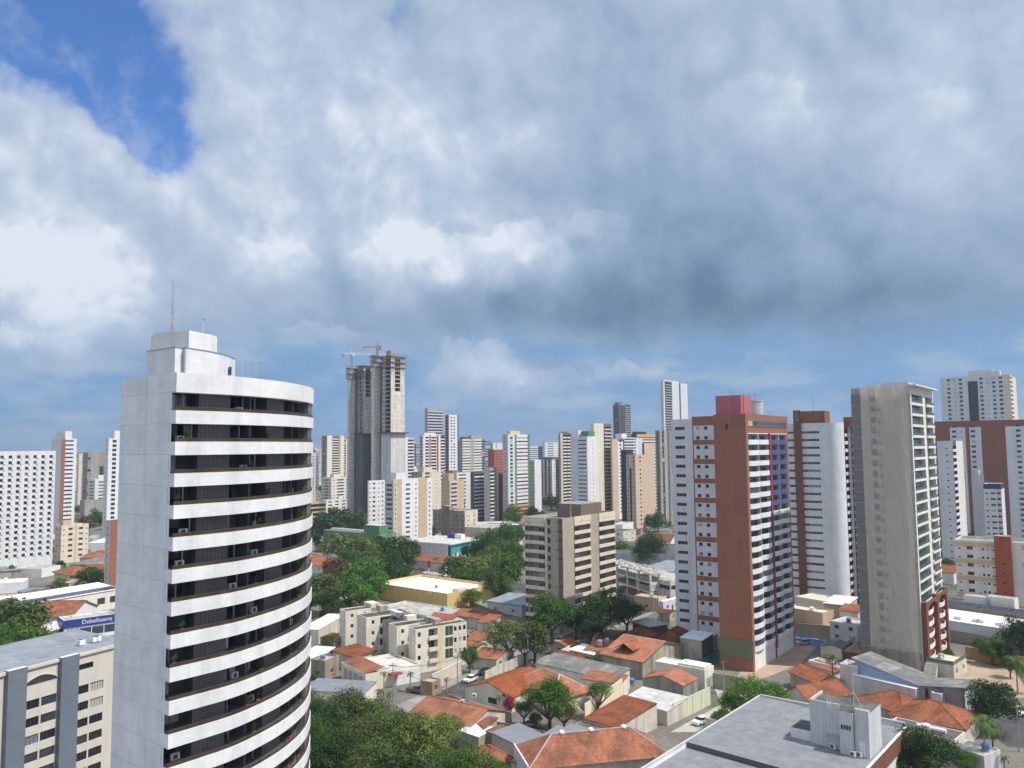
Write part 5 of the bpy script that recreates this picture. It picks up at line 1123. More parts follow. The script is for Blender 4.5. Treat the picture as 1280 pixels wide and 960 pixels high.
# ---- terracotta and white tower
def terracotta():
    F = at(931.5, 517, 217); ang = 37; zt = F.z; W, D = fit(F, ang, 891.5, 984, zt)
    b = Bld('terracotta_apartment_tower', 'tall terracotta and white apartment tower with curved balconies and a pink roof house', 'building', F, ang, W, D, zt, False, [('glass_dark', 6), ('glass_grey', 2), ('curtain', .8), ('curtain_blue', .8)], 'frame_grey')
    fh = 2.9; nf = 21; g = zt - 5.3 - nf * fh
    b.face((-W, 0), (1, 0), W, 0, zt, [Y(1, 'terracotta_tile')])
    pur = lambda k, n: 'purple' if k >= n - 7 else 'white'
    pp = lambda a, c: bal(p=a, ph=1.15, out=.75, curve=True, d=1.0, gap=.08, ww=.96, oh=2.75, f0=1, bm='grey', rm='light_grey')
    s1 = D * .045
    hi = ('terracotta_tile', zt - 5.2)
    b.face((0, 0), (0, 1), D, 0, zt, [Y(.04, 'terracotta_tile'), Y(.23, 'white', pp('white', 0), high=hi), Y(.23, 'white', pp('white', 0), high=hi), Y(.04, 'magenta', high=hi), Y(.21, 'white', pp(pur, 0), high=hi), Y(.21, 'white', pp(pur, 0), high=hi), Y(.04, 'terracotta_tile')], fh, g, nf)
    b.face((0, D), (-1, 0), W, 0, zt, [(1, 'terracotta_tile')]); b.face((-W, D), (0, -1), D, 0, zt, [(1, 'white')])
    b.deck([(-W, 0), (0, 0), (0, D), (-W, D)], zt, .9, 'roof_membrane', 'terracotta_tile')
    # penthouse strip window
    n = 9
    for k in range(n):
        w = D * .9 / n; b.wins.append((Vector((.06, D * .05 + w * (k + .5), zt - 3.3)), math.pi / 2, w - .1, 1.5, 2, [('glass_dark', 3), ('glass_blue', 3), ('curtain', 2)]))
    k = Acc(); k.box((.0, D * .045, zt - 3.42), (.14, D * .955, zt - 3.3), 'terracotta_tile'); k.build('sill', b.root)
    b.box('window', (-W * .62, -.05, zt - 4.2), (-W * .55, .0 - .003, zt - 2.6), 'glass_dark')
    b.box('pier', (.01, D * .495, 3), (.5, D * .525, zt - 5.3), 'magenta')
    # left wing, set back
    y0 = 17.0; Fw = Vector((-W, y0)); wp = at(891.5, 522.5, 1); 
    cw = Vector((F.x, F.y, 0)) + Matrix.Rotation(-R(ang), 3, 'Z') @ Vector((-W - .0, y0, 0)); w2, _ = fit(cw, ang, 839, None, zt)
    zw = 60 + (557.2 - 523) * cw.y / 1000 
    st = dict(stripe=('terracotta_tile', 2, 2.3, 1.5))
    hid = fit(cw, ang, 891.5, None, zt)[0]; vis = w2 - hid
    b.face((-W - w2, y0), (1, 0), w2, 0, zw, [Y(.46 * vis, 'cool_white', win(w=3.2, h=1.0, sill=1.1, off=-.06), gl=[('glass_dark', 5), ('glass_grey', 2)]), Y(.04 * vis, 'cool_white'), Y(.03 * vis, 'terracotta_tile'), Y(.2 * vis, 'cool_white', win(w=1.15, h=1.05, off=0), **st), Y(.22 * vis, 'cool_white', win(w=1.15, h=1.05, off=-.1), **st), Y(.05 * vis + hid, 'cool_white', **st)], fh, zw - 1.5 - 21 * fh, 21)
    b.face((-W - w2, y0 + 14), (0, -1), 14, 0, zw, [Y(.3, 'light_grey', bal(p='cool_white')), Y(.7, 'cool_white', win(w=1))], fh, zw - 1.5 - 21 * fh, 21)
    b.face((-W, y0 + 14), (-1, 0), w2, 0, zw, [(1, 'white')])
    b.deck([(-W - w2, y0), (-W, y0), (-W, y0 + 14), (-W - w2, y0 + 14)], zw, .9, 'roof_membrane', 'white')
    b.box('parapet_band', (-W - hid - vis * .5, y0 - .05, zw - 1.6), (-W - .01, y0 - .003, zw + .7), 'terracotta_tile')
    # pink roof house, safety net over the lowest floors
    b.box('roof_house', (-W + .3, 1.2, zt - .9), (-1.6, 9, zt + 5.2), 'pink', 'roof_membrane')
    k = Acc()
    for x in (-.25, .25): k.tube((-1.5, 3 + x, zt - .8), (-1.5, 3 + x, zt + 5.8), .04, .04, 4, 'metal_red')
    for z in range(14): k.tube((-1.5, 2.75, zt - .6 + z * .45), (-1.5, 3.25, zt - .6 + z * .45), .025, .025, 4, 'metal_red')
    k.build('ladder', b.root)
    b.box('safety_net', (-W - .1, -.25, 3.2), (.25, -.06, 8), 'olive_net')
    # far end piece
    b.finish()
    # round tank and aerials on its roof
    M = Matrix.Rotation(-R(ang), 3, 'Z'); P = lambda x, y: Vector((F.x, F.y, 0)) + M @ Vector((x, y, 0))
    p = P(-4.2, 19); r_ = thing('water_tank', 'round white water tank behind the pink roof house', 'water tank', (p.x, p.y, zt - .9)); a = Acc(); a.lathe([(2.6, 0), (2.6, 1.2)], (0, 0, 0), 20, 'concrete'); a.build('plinth', r_); a = Acc(); a.lathe([(2.3, 1.21), (2.3, 5.0), (2.45, 5.05), (2.45, 5.4), (0, 5.5)], (0, 0, 0), 24, 'light_grey'); a.build('tank', r_)
    a = Acc(); a.tube((0, 0, 5.5), (0, 0, 7.6), .05, .05, 4, 'metal_dark'); a.tube((-2.4, 0, 7.0), (2.2, 0, 7.0), .04, .04, 4, 'metal_dark')
    for x in (-2, -1, 1, 2): a.tube((x, -.4, 7), (x, .4, 7), .03, .03, 3, 'metal_dark')
    a.build('aerial', r_)
    p = P(-5, 3); r_ = tag(Acc.build((lambda a: (a.tube((0, 0, 0), (0, 0, 1.9), .05, .03, 5, 'metal_dark'), a.tube((.8, 0, 0), (.8, 0, .9), .04, .03, 5, 'metal_dark'), a)[-1])(Acc()), 'roof_aerial', None, (p.x, p.y, zt + 5.2)), 'short dark aerial rods on the pink roof house', 'antenna')
terracotta()
# ---- curved white tower with brown spine
def spine_tower():
    F = at(1049, 528, 300); ang = 37; zt = F.z; W, _ = fit(F, ang, 972, None, zt); D = 15
    b = Bld('white_round_tower', 'white tower with a rounded corner, brown spine and rows of ribbon windows', 'building', F, ang, W, D, zt, False, [('glass_grey', 3), ('glass_dark', 3), ('curtain_blue', 1)], 'frame_white')
    fh = 2.92; nf = 21; g = zt - 2.2 - nf * fh; rc = 4.6; fw = W - rc
    rd = dict(h=.95, sill=1.1, d=.2)
    b.face((-W, 0), (1, 0), fw, 0, zt, [Y(.355, 'cool_white', band(gl=[('glass_dark', 2), ('dark_red', 1)], **rd)), Y(.14, 'brown'), Y(.12, 'cool_white', band(gl=[('dark_red', 1)], **rd)), Y(.26, 'cool_white', band(**rd)), Y(.16, 'cool_white')], fh, g, nf)
    arc = [(-rc + rc * math.sin(t), rc - rc * math.cos(t)) for t in [math.pi / 2 * k / 10 for k in range(11)]]
    for p, q in zip(arc, arc[1:]): b.wall.poly([(p[0], p[1], 0), (q[0], q[1], 0), (q[0], q[1], zt), (p[0], p[1], zt)], 'cool_white')
    b.face((0, rc), (0, 1), D - rc, 0, zt, [Y(.12, 'cool_white'), Y(.88, 'dark_red', bal(p='cool_white', out=.35, gap=.1))], fh, g, nf); b.face((0, D), (-1, 0), W, 0, zt, [(1, 'white')]); b.face((-W, D), (0, -1), D, 0, zt, [(1, 'white')])
    b.deck([(-W, 0)] + arc + [(0, D), (-W, D)], zt, .8, 'roof_membrane', 'cool_white')
    # right rear wing with balconies, set back
    y0 = 11.; w2 = 9.5
    b.face((.01, y0), (1, 0), w2, 0, zt - 1, [Y(.12, 'cool_white'), Y(.8, 'dark_red', bal(p='cool_white', out=.3)), Y(.1, 'cool_white')], fh, g, nf)
    b.face((.01 + w2, y0), (0, 1), 12, 0, zt - 1, [Y(1, 'white', win(n=2))], fh, g, nf)
    b.deck([(.01, y0), (.01 + w2, y0), (.01 + w2, y0 + 12), (.01, y0 + 12)], zt - 1, .5, 'roof_membrane', 'cool_white')
    xs = -W + fw * .345
    b.box('spine', (xs + .02, -.9, 0), (xs + fw * .145, -.003, zt + 5), 'brown'); b.box('roof_house', (xs + .02, .02, zt - .8), (xs + 11.5, 7, zt + 4.6), 'brown_lit', 'roof_membrane'); b.box('stair_tower', (-.8, 9, zt - .8), (3.5, 14, zt + 2.2), 'brown_lit', 'roof_membrane')
    k = Acc()
    for dx, s in ((-.5, 1), (.35, -1)):
        for i in range(5): k.box((dx + s * i * .07 - .09, -.03, i * .42), (dx + s * i * .07 + .09, .03, i * .42 + .34), 'gold')
    k.box((-.55, -.03, -1.0), (.55, .03, -.6), 'gold'); k.build('emblem', b.root, (xs + fw * .075, -.93, zt + 2.2))
    b.finish()
    p = at(1016, 510, 306); r_ = tag((lambda a: (a.tube((0, 0, 0), (0, 0, 5.4), .07, .03, 5, 'metal_dark'), a.box((-.2, -.2, 0), (.2, .2, .1), 'metal_dark'), a)[-1])(Acc()).build('roof_aerial', None, (p.x, p.y, zt + 4.6)), 'thin dark aerial on the brown roof house', 'antenna')
wall('brown_lit', (.24, .10, .06)); plain('gold', (.45, .36, .18), .5)  # redder, brighter brown for roof houses and wide tower frames
spine_tower()
# ---- tower wrapped in facade netting
def net_tower():
    F = at(1137, 482, 213); ang = 38; zt = F.z; W, D = fit(F, ang, 1063.5, 1165.5, zt)
    D = min(D, 30)
    b = Bld('netted_tower', 'tall tower wrapped in pale facade netting with green glass balconies', 'building', F, ang, W, D, zt, False, [('glass_dark', 2), ('glass_green', 3), ('glass_blue', 2)], 'frame_white')
    fh = 2.95; nf = 25; g = zt - 1.9 - nf * fh
    b.face((-W, 0), (1, 0), W, 0, zt, [Y(.15, 'grey'), Y(.17, 'pale_cream'), Y(.1, 'pale_cream', win(w=1.9, h=1.7), gl=[('charcoal', 1)]), Y(.1, 'pale_cream', win(w=.8, h=.8), gl=[('charcoal', 1)]), Y(.44, 'pale_cream'), Y(.05, 'beige', win(w=1.0, h=2.2, sill=.4))], fh, g, nf)
    q = lambda w_, **k: Y(w_, 'warm_white', bal(p='warm_white', rail='rail_dark_green', out=.1, ph=1.15, d=1.0, gap=.12, ww=.96, oh=2.7, f0=6, bm='dark_grey', **k), low=('brick_red', g + 6 * fh - .4))
    q2 = lambda w_, **k: Y(w_, 'warm_white', bal(p='warm_white', rail='rail_dark_green', ph=1.15, d=1.0, gap=.12, ww=.9, out=.45, oh=2.6, f0=6, bm='dark_grey', **k), low=('brick_red', g + 6 * fh - .4))
    b.face((0, 0), (0, 1), D, 0, zt, [Y(.04, 'warm_white'), q(.48), Y(.1, 'warm_white', low=('brick_red', g + 6 * fh - .4)), q2(.34), Y(.04, 'warm_white')], fh, g, nf)
    b.face((0, D), (-1, 0), W, 0, zt, [(1, 'light_grey')]); b.face((-W, D), (0, -1), D, 0, zt, [(1, 'light_grey')])
    b.deck([(-W, 0), (0, 0), (0, D), (-W, D)], zt, .9, 'roof_membrane', 'warm_white')
    b.box('roof_slab', (-1.0, -.3, zt + .003), (1.6, D * .98, zt + .35), 'warm_white'); b.box('roof_house', (-W * .6, D * .3, zt - .9), (-W * .15, D * .6, zt + 1.6), 'light_grey', 'roof_membrane')
    # brick frame with arches over the lowest floors, white balconies inside
    zl = g + 6 * fh
    for y0, y1 in ((D * .02, D * .1), (D * .5, D * .58), (D * .93, D)): b.box('brick_pier', (.01, y0, 0), (1.3, y1, zl + 1), 'brick_red')
    for k in range(1, 6):
        for y0, y1, o in ((D * .12, D * .48, 1.0), (D * .6, D * .92, 1.5)): link('balcony', bal_mesh(y1 - y0, .95, o, 'warm_white', True), b.root, (.02, (y0 + y1) / 2, g + k * fh), math.pi / 2); 
    for y0, y1 in ((D * .1, D * .5), (D * .58, D * .93)):
        k = Acc(); n = 12; yc, r = (y0 + y1) / 2, (y1 - y0) / 2
        for i in range(n):
            t0, t1 = math.pi * i / n, math.pi * (i + 1) / n; A = lambda t, x: (x, yc - r * math.cos(t), zl - 1.6 + 1.5 * math.sin(t)); B2 = lambda t, x: (x, yc - r * math.cos(t), zl + 1)
            k.poly([A(t0, 1.25), A(t1, 1.25), B2(t1, 1.25), B2(t0, 1.25)], 'brick_red'); k.poly([A(t1, 1.25), A(t0, 1.25), A(t0, .6), A(t1, .6)], 'brick_red')
        k.build('arch', b.root)
    # the net: a folded cloth hanging just off the front
    def net(name, x0, x1, z0, z1, mat, nx, nz, amp, seed, off):
        from mathutils import noise as NZ
        a = Acc(); P = []
        for j in range(nz + 1):
            row = []
            for i in range(nx + 1):
                u, v = i / nx, j / nz; x = x0 + (x1 - x0) * u; z = z0 + (z1 - z0) * v
                f = NZ.noise(Vector((x * .38 + z * .03 + NZ.noise(Vector((0, seed, z * .05))) * 2.0, seed, z * .035))) + .38 * (1 - abs(2 * NZ.noise(Vector((x * .7 + z * .10, seed + 9, z * .07))))) + .10 * NZ.noise(Vector((x * 2.5, seed, z * .6))); edge = min(1, 8 * u, 8 * (1 - u))
                row.append(Vector((x, -off - amp * (.5 + f) * edge, z)))
            P.append(row)
        for j in range(nz):
            for i in range(nx): a.poly([P[j][i], P[j][i + 1], P[j + 1][i + 1], P[j + 1][i]], mat)
        o = a.build(name, b.root)
        for p in o.data.polygons: p.use_smooth = True
    net('facade_net', -W * .83, .05, g + 1.9 * fh, zt + .6, 'net_pale', 60, 150, .6, 3, .4); net('lower_net', -W * .83, .1, 1, g + 1.9 * fh + .4, 'net_brown', 50, 40, .7, 8, .6); net('side_net', -W - .1, -W * .84, 1, zt - 1.5, 'net_grey', 6, 60, .12, 5, .2)
    for k in range(nf + 1):
        if k % 1 == 0: b.box('net_rail', (-W - .15, -.42, g + k * fh), (-W * .84, -.36, g + k * fh + .08), 'light_grey')
    b.finish()
    p = at(1094, 482, 228); tag((lambda a: (a.tube((0, 0, 0), (0, 0, 2.6), .06, .03, 5, 'metal_dark'), a.tube((-.7, 0, 0), (-.7, 0, 1.5), .05, .03, 5, 'metal_dark'), a)[-1])(Acc()).build('roof_aerial', None, (p.x, p.y, zt)), 'two thin aerial rods above the netted tower', 'antenna')
def net_mat(name, c, tr):
    mt = wall(name, c, .07, .03); nt = mt.node_tree; out = [n for n in nt.nodes if n.type == 'OUTPUT_MATERIAL'][0]; b = [n for n in nt.nodes if n.type == 'BSDF_PRINCIPLED'][0]
    t = nt.nodes.new('ShaderNodeBsdfTransparent'); tl = nt.nodes.new('ShaderNodeBsdfTranslucent'); tl.inputs[0].default_value = (*c, 1); m1 = nt.nodes.new('ShaderNodeMixShader'); m1.inputs[0].default_value = .3; m2 = nt.nodes.new('ShaderNodeMixShader'); m2.inputs[0].default_value = tr
    nt.links.new(b.outputs[0], m1.inputs[1]); nt.links.new(tl.outputs[0], m1.inputs[2]); nt.links.new(m1.outputs[0], m2.inputs[1]); nt.links.new(t.outputs[0], m2.inputs[2]); nt.links.new(m2.outputs[0], out.inputs[0])
net_mat('net_pale', (.62, .59, .545), .40); net_mat('net_brown', (.36, .32, .30), .2); net_mat('net_grey', (.30, .30, .295), .25)
net_tower()
# ---- right edge
T('white_brown_tower', 'white tower with small slit windows and a brown balcony strip right of the netted tower', 1171, 1190.5, 1222, 551, 365, [Y(1, 'cool_white', win(w=.9, h=.6, off=.1, d=.3))], [Y(.32, 'brown', bal(p='cool_white', gap=.2)), Y(.42, 'cool_white', win(w=.7, h=.7)), Y(.26, 'cream')], D=30, far=False)
T('large_white_tower', 'wide pale tower with a dark central strip on the right skyline', 1175, 1262, 1279, 468, 520, [Y(.07, 'cool_white'), Y(.1, 'cool_white', win(w=1.8, h=1.5)), Y(.08, 'cool_white', win(w=.6, h=.7)), Y(.09, 'cool_white', win(w=1.8, h=1.5)), Y(.06, 'cool_white'), Y(.14, 'charcoal', high=('cool_white', 101)), Y(.1, 'cool_white', win(w=1.8, h=1.5)), Y(.08, 'cool_white', win(w=.6, h=.7)), Y(.09, 'cool_white', win(w=1.8, h=1.5)), Y(.1, 'cool_white', win(w=2, h=1.5)), Y(.08, 'cream')], [Y(.4, 'cream', bal(p='white')), Y(.6, 'cream')], D=40, g=5, boxes=[('roof_house', .4, .75, .1, .4, 4, 'cool_white'), ('roof_house', .72, .86, .05, .2, 3, 'pale_cream')], far=False)
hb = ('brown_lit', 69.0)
T('brown_white_tower', 'wide white tower with broad brown frames below the pale skyline tower', 1168, 1292, None, 524, 440, [Y(.19, 'brown_lit'), Y(.10, 'cool_white', win(w=2.2, h=1.3), high=hb), Y(.09, 'cool_white', win(w=.8, h=.8), high=hb), Y(.05, 'brown_lit'), Y(.14, 'cool_white', win(w=2.2, h=1.4, off=-.2), high=hb), Y(.29, 'brown_lit'), Y(.06, 'cool_white', high=hb), Y(.17, 'cool_white', win(w=2.2, h=1.4), high=hb), Y(.1, 'cool_white', high=hb)], [Y(1, 'brown_lit')], D=16, far=False)
T('grey_block', 'plain grey slim block left of the white block with a navy crown', 1214, 1226, 1231, 593, 425, [Y(1, 'light_grey')], [Y(1, 'blue_grey')], D=12, boxes=[('roof_house', .2, .7, .2, .7, 2, 'light_grey')])
T('navy_crown_block', 'white block with a navy roof crown, in front of the brown framed tower', 1229, 1251, 1260, 605, 405, [Y(.3, 'cool_white', win(w=1.2, h=.8), high=('navy', 36.6)), Y(.35, 'cool_white', win(w=2.2, h=1), high=('navy', 36.6)), Y(.25, 'light_grey', win(w=1.6), high=('navy', 36.6))], [Y(1, 'cool_white', win(n=2, w=.8), high=('navy', 36.6))], D=14, far=False)
for k, (l, c, y, d, D_, lab) in enumerate(((1186, 1300, 680, 287, 16, 'cream and white five floor block with an orange stair tower, right edge'),)):
    st = dict(stripe=('tan_cream', 2, 2.0, 1.8))
    b = T('cream_block', lab, l + 7, c, None, y, d, [Y(.1, 'warm_white', win(w=1, h=.5), **st), Y(.14, 'warm_white', win(w=2, h=1.3), **st), Y(.05, 'warm_white', win(w=.5, h=.4), **st), Y(.1, 'warm_white', win(n=2, w=.8, h=.9), **st), Y(.11, 'warm_white', win(w=2.2, h=.5), **st), Y(.02, 'warm_white'), Y(.21, 'warm_white'), Y(.2, 'warm_white', win(w=2.6, h=.6), **st)], [Y(1, 'cream')], D=D_, fh=3.1, g=1)
    p0, p1 = [-(fit(Vector((b.root.location.x, b.root.location.y, 0)), GRID_ANG, px, None, 25)[0]) for px in (1243, 1264)]
    b.box('stair_tower', (p0, -1.6, 0), (p1, 3, b.zt + 2.2), 'orange_dark', 'roof_membrane')
    for i in range(5): b.box('window', ((p0 + p1) / 2 - .5, -1.65, 2.6 + i * 3.4), ((p0 + p1) / 2 + .5, -1.59, 3.1 + i * 3.4), 'glass_dark')
# ================================================================== low buildings
H = house
def qf(b, px, py, z): # local point of a building seen at a pixel at height z
    p = gp(px, py, z); return b.root.matrix_basis.inverted() @ p
# ---- yellow hall
b = H('yellow_hall', 'yellow windowless hall with a white roof deck behind a parapet', (559, 742), (469.6, 728), (615.6, 729.7), 6.2, 'flat', 'roof_white', 'yellow', wins=(0, 0), cat='hall', par=1.0, door=False)
for t in (.22, .42, .95): b.box('pilaster', (-b.W * t - .4, -.35, 0), (-b.W * t + .4, -.003, 6.1), 'yellow')
b.box('air_duct', (-b.W * .12, b.D * .3, 5.25), (-b.W * .05, b.D * .5, 6.4), 'light_grey')
# ---- teal mural store
b = H('mural_store', 'white store with a teal mural side wall and wide pale roof', (563, 680), (505, 675.6), (603.7, 672), 9.5, 'flat', 'pale_sheet', 'lilac', wins=(0, 0), cat='store', par=.35, sidem='dark_teal', door=False)
b.box('mural_panel', (.01, b.D * .02, .5), (.12, b.D * .55, 7.2), 'teal')
for k in range(9):
    a = Acc(); y = b.D * (.05 + .055 * k); a.poly([(.13, y, 1 + (k % 3)), (.13, y + 1.8, .8), (.13, y + 2.2, 3.5 + (k % 2) * 2), (.13, y + .4, 4.6)], ('sky_blue', 'red', 'white', 'teal_light')[k % 4]); a.build('mural_shape', b.root)
b.box('sign_box', (-1.5, -.03, 1), (-.01, -.003, 8.6), 'charcoal'); b.box('water_tank', (-b.W * .62, b.D * .75, 9.2), (-b.W * .45, b.D * .85, 11.5), 'sign_navy'); b.box('roof_house', (-b.W * .44, b.D * .72, 9.2), (-b.W * .3, b.D * .83, 11.6), 'white')
b.box('fascia', (-b.W, -.25, 8.9), (.3, -.003, 9.6), 'white'); b.box('fascia', (.003, 0, 8.9), (.3, b.D, 9.62), 'white')
H('annex', 'grey annex with a strip of tile roof in front of the mural store', (557, 705), (520, 697), (563, 700), 4.2, 'shed_y', 'clay_tile', 'light_grey', rise=1.4, wins=(0, 0), cat='annex', door=False)
H('teal_shed', 'long low shed with pinkish roof and a dark teal front', (652, 656), (597, 660), (660, 650), 7.5, 'flat', 'pale_sheet', 'dark_teal', wins=(0, 0), cat='shed', par=.3, door=False)
H('pink_block', 'pinkish plaster block with roof boxes between the ruin and the teal fronted shed', (612, 660), (590, 657), (625, 654), 8, 'flat', 'roof_concrete', 'plaster_pink', wins=(2, 2), cat='building', door=False)
# ---- brown ruin
T('brown_ruin', 'bare brown five floor block without window panes beside the tan striped block', 541, 581, 597, 638.5, 540, [Y(.3, 'ruin_brown', win(n=2, w=1.1, d=.6)), Y(.25, 'concrete_brown'), Y(.45, 'ruin_brown', win(n=3, w=1.1, d=.6))], [Y(1, 'plaster', win(n=2, w=1, d=.5))], fh=3.0, g=.5, far=False, glaz=[('charcoal', 1)], roof='roof_concrete', boxes=[('stair_tower', .3, .52, .0, .3, 2.6, 'concrete_brown')])
# ---- green school
b = T('green_school', 'green painted three storey building with a pale roof behind the street trees', 404, 473, 496, 668, 445, [Y(1, 'green', win(n=9, w=2.4, h=1.6))], [Y(.4, 'green_light', bal(p='green_light')), Y(.3, 'green', win(w=1.4, h=1.8)), Y(.3, 'green_light', win(w=1.4, h=1.8))], fh=3.4, g=1, far=False, roof='pale_sheet', boxes=[('stair_tower', .72, .98, .1, .6, 4.5, 'green'), ('roof_ridge', .02, .68, .35, .5, .8, 'pale_sheet')])
# ---- school with gable at the left
b = H('gabled_school', 'two storey school wing with an orange gable roof and open corridors', (403, 707), (377, 702), (435, 703), 7.2, 'ridge_x', 'fresh_clay_tile', 'white_blue', rise=2.4, floors=2, wins=(3, 0), cat='school', sidem='terracotta', door=False, ov=.8)
# ---- white-roofed shed at the foot of the grove
H('white_roof_shed', 'low shed with a bright white roof next to the cream apartment block', (398, 787), (380, 783), (419, 767), 4.5, 'flat', 'roof_white', 'plaster', wins=(0, 0), cat='shed', par=.2, door=False)
# ---- cream apartment block, comb plan
def cream_flats():
    z = 11.6; C, ang, W, D = rect((519.5, 787), (503, 785), (588, 778.5), z)
    root = Bld('cream_apartment_block', 'cream three storey apartment block with stained flat roof and green glass balconies', 'building', (C.x, C.y), ang, W, D, z, False, [('glass_dark', 3), ('glass_grey', 2), ('curtain', 1)], 'frame_white')
    b = root; fh = 3.05; g = 2.4; L = lambda px, py: qf(b, px, py, z)
    def wing(x0, x1, y0, y1, fr, sd, zt=z):
        b.face((x0, y0), (1, 0), x1 - x0, 0, zt, fr, fh, g, 3); b.face((x1, y0), (0, 1), y1 - y0, 0, zt, sd, fh, g, 3)
        b.face((x1, y1), (-1, 0), x1 - x0, 0, zt, [(1, 'pale_cream')]); b.face((x0, y1), (0, -1), y1 - y0, 0, zt, [(1, 'pale_cream')])
        b.deck([(x0, y0), (x1, y0), (x1, y1), (x0, y1)], zt, .22, 'roof_stained', 'pale_cream')
    st = dict(stripe=('beige', 1, -.18, .2))
    fr = [Y(1, 'pale_cream', **st)]; b1 = bal(p='pale_cream', ph=.95, out=.6, d=1.4, gap=.15)
    wing(-W, 0, 0, D, fr, [Y(.14, 'pale_cream', win(w=1, h=1.2)), Y(.10, 'pale_cream'), Y(.2, 'pale_cream', b1), Y(.08, 'pale_yellow'), Y(.06, 'pale_cream'), Y(.16, 'pale_cream', band(h=2.6, sill=.1, gl=[('olive_glass', 1)])), Y(.28, 'pale_cream', win(n=3, w=.9, h=1.3), **st)])
    # the rear blocks step back to the left, each with a narrow dark slot between
    steps = [((480, 780), (496, 783)), ((441, 768), (458, 772)), ((417, 762), (432, 764))]
    for i, (l, c) in enumerate(steps):
        pl, pc = L(*l), L(*c); x0, x1, y0 = pl.x, pc.x, pc.y
        wing(x0, x1, y0, y0 + (12 if i == 0 else 14), fr, [Y(.3, 'pale_cream', win(w=.9, h=1.1)), Y(.3, 'pale_cream', b1 if i != 2 else win(w=.8)), Y(.4, 'ruin_brown', win(w=1, h=1.5))], z - .02 * i)
    p0 = L(458, 772); p1 = L(480, 780)
    b.box('stair_hall', (p0.x + .02, p0.y + 5, 0), (p1.x - .02, p0.y + 16, z - 1.2), 'dirty_plaster', 'roof_stained')
    for (px, py, w, d, h, m_) in ((470, 762, 3, 2, 1.4, 'dirty_plaster'), (487, 766, 4, 1.5, .9, 'white'), (505, 772, 2, 3, .7, 'pale_cream'), (455, 756, 5, 3, 1.0, 'plaster'), (530, 775, 6, 2, 1.1, 'dirty_plaster')):
        p = qf(b, px, py, z); b.box('roof_wall', (p.x, p.y, z - .5), (p.x + w, p.y + d, z + h), m_)
    p = qf(b, 500, 769, z); k = Acc(); k.lathe([(0, 0), (.5, .08), (.95, .35)], (0, 0, .6), 14, 'metal_white'); k.tube((0, 0, -.4), (0, 0, .7), .05, .05, 5, 'metal_grey'); k.build('dish', b.root, p)
    b.finish()
cream_flats()
# ---- half demolished concrete frame
def frame_ruin():
    z = 12.5; C, ang, W, D = rect((812, 713), (770, 697), (842, 708), z)
    b = Bld('concrete_frame_ruin', 'open concrete frame under construction with a rubble covered deck and a white banner', 'building', (C.x, C.y), ang, W, D, z, False, None, 'frame_grey')
    fl = 3
    for k in range(fl + 1):
        zz = .2 + 3.6 * k; x0 = -W if k < 3 else -W; y1 = D if k < 3 else D * .6
        b.box('floor_slab', (-W, 0, zz + .0), (0, y1, zz + .45), 'raw_concrete', 'roof_rubble')
    for i in range(5):
        for j in range(4):
            if i < 4 and 0 < j < 3 and i > 0: continue
            x = -W + .5 + (W - 1) * i / 4; y = .5 + (D - 1) * j / 3
            b.box('column', (x - .35, y - .35, .66), (x + .35, y + .35, .2 + 3.6 * (3 if j < 2 else 2)), 'raw_concrete')
    b.box('brick_infill', (-W * .5, .35, .66), (-.9, .5, 3.5), 'brick_red'); b.box('brick_infill', (-.5, 1, 4.3), (-.3, D * .5, 6.2), 'plaster_pink')
    b.box('backing_wall', (-W + 1.2, D * .8, .7), (-1.2, D * .84, 7.2), 'dark_brown')
    k = Acc()
    for i in range(16): k.tube((-W * .02 + .25, .6 + D * .3 * i / 15, 7.8), (-W * .02 + .3, .6 + D * .3 * i / 15, 11.0), .05, .05, 4, 'wood_dark')
    k.build('prop_row', b.root)
    k = Acc(); k.box((.05, .2, 4.6), (.12, D * .42, 8.0), 'white'); k.build('banner', b.root)
    k = Acc(); 
    for (y, w, z0, h, m_) in ((.9, 2.2, 6.3, .5, 'grey'), (.9, 3.4, 5.6, .35, 'grey'), (4.6, 1.8, 5.2, 1.9, 'dark_grey'), (D * .3, .9, 5.0, 2.0, 'dark_grey')): k.box((.125, y, z0), (.14, y + w, z0 + h), m_)
    k.build('banner_print', b.root)
    r = random.Random(3); k = Acc()
    for i in range(90):
        x, y = r.uniform(-W + .5, -.5), r.uniform(.4, D * .58); s_ = r.uniform(.2, .9); hh = r.uniform(.1, .5)
        k.prism([(x - s_, y - s_ * .5), (x + s_ * r.uniform(.4, 1), y - s_ * .6), (x + s_ * .8, y + s_ * .6), (x - s_ * .7, y + s_ * .4)], 11.4, 11.45 + hh, r.choice(['roof_concrete', 'light_grey', 'plaster', 'ruin_brown']))
    o = k.build('rubble', b.root); o['kind'] = 'stuff'
    b.finish()
    C2, a2, W2, D2 = rect((838, 727), (812, 716), (862, 719), 9)
    b = Bld('low_frame_ruin', 'lower wing of the concrete frame with a broken grey roof and cream parapet', 'building', (C2.x, C2.y), a2, W2, D2, 9, False, [('charcoal', 1)], 'frame_grey')
    b.face((-W2, 0), (1, 0), W2, 0, 9, [Y(1, 'plaster', band(h=1.6, sill=1.2, d=.8, w=None or W2 - 1))], 4.2, .3, 2); b.face((0, 0), (0, 1), D2, 0, 9, [Y(.9, 'plaster', win(n=5, w=2.6, h=1.7, sill=1.2, d=.8))], 4.2, .3, 2); b.face((0, D2), (-1, 0), W2, 0, 9, [(1, 'plaster')]); b.face((-W2, D2), (0, -1), D2, 0, 9, [(1, 'plaster')])
    b.deck([(-W2, 0), (0, 0), (0, D2), (-W2, D2)], 9, .4, 'roof_rubble', 'plaster'); b.finish()
frame_ruin()
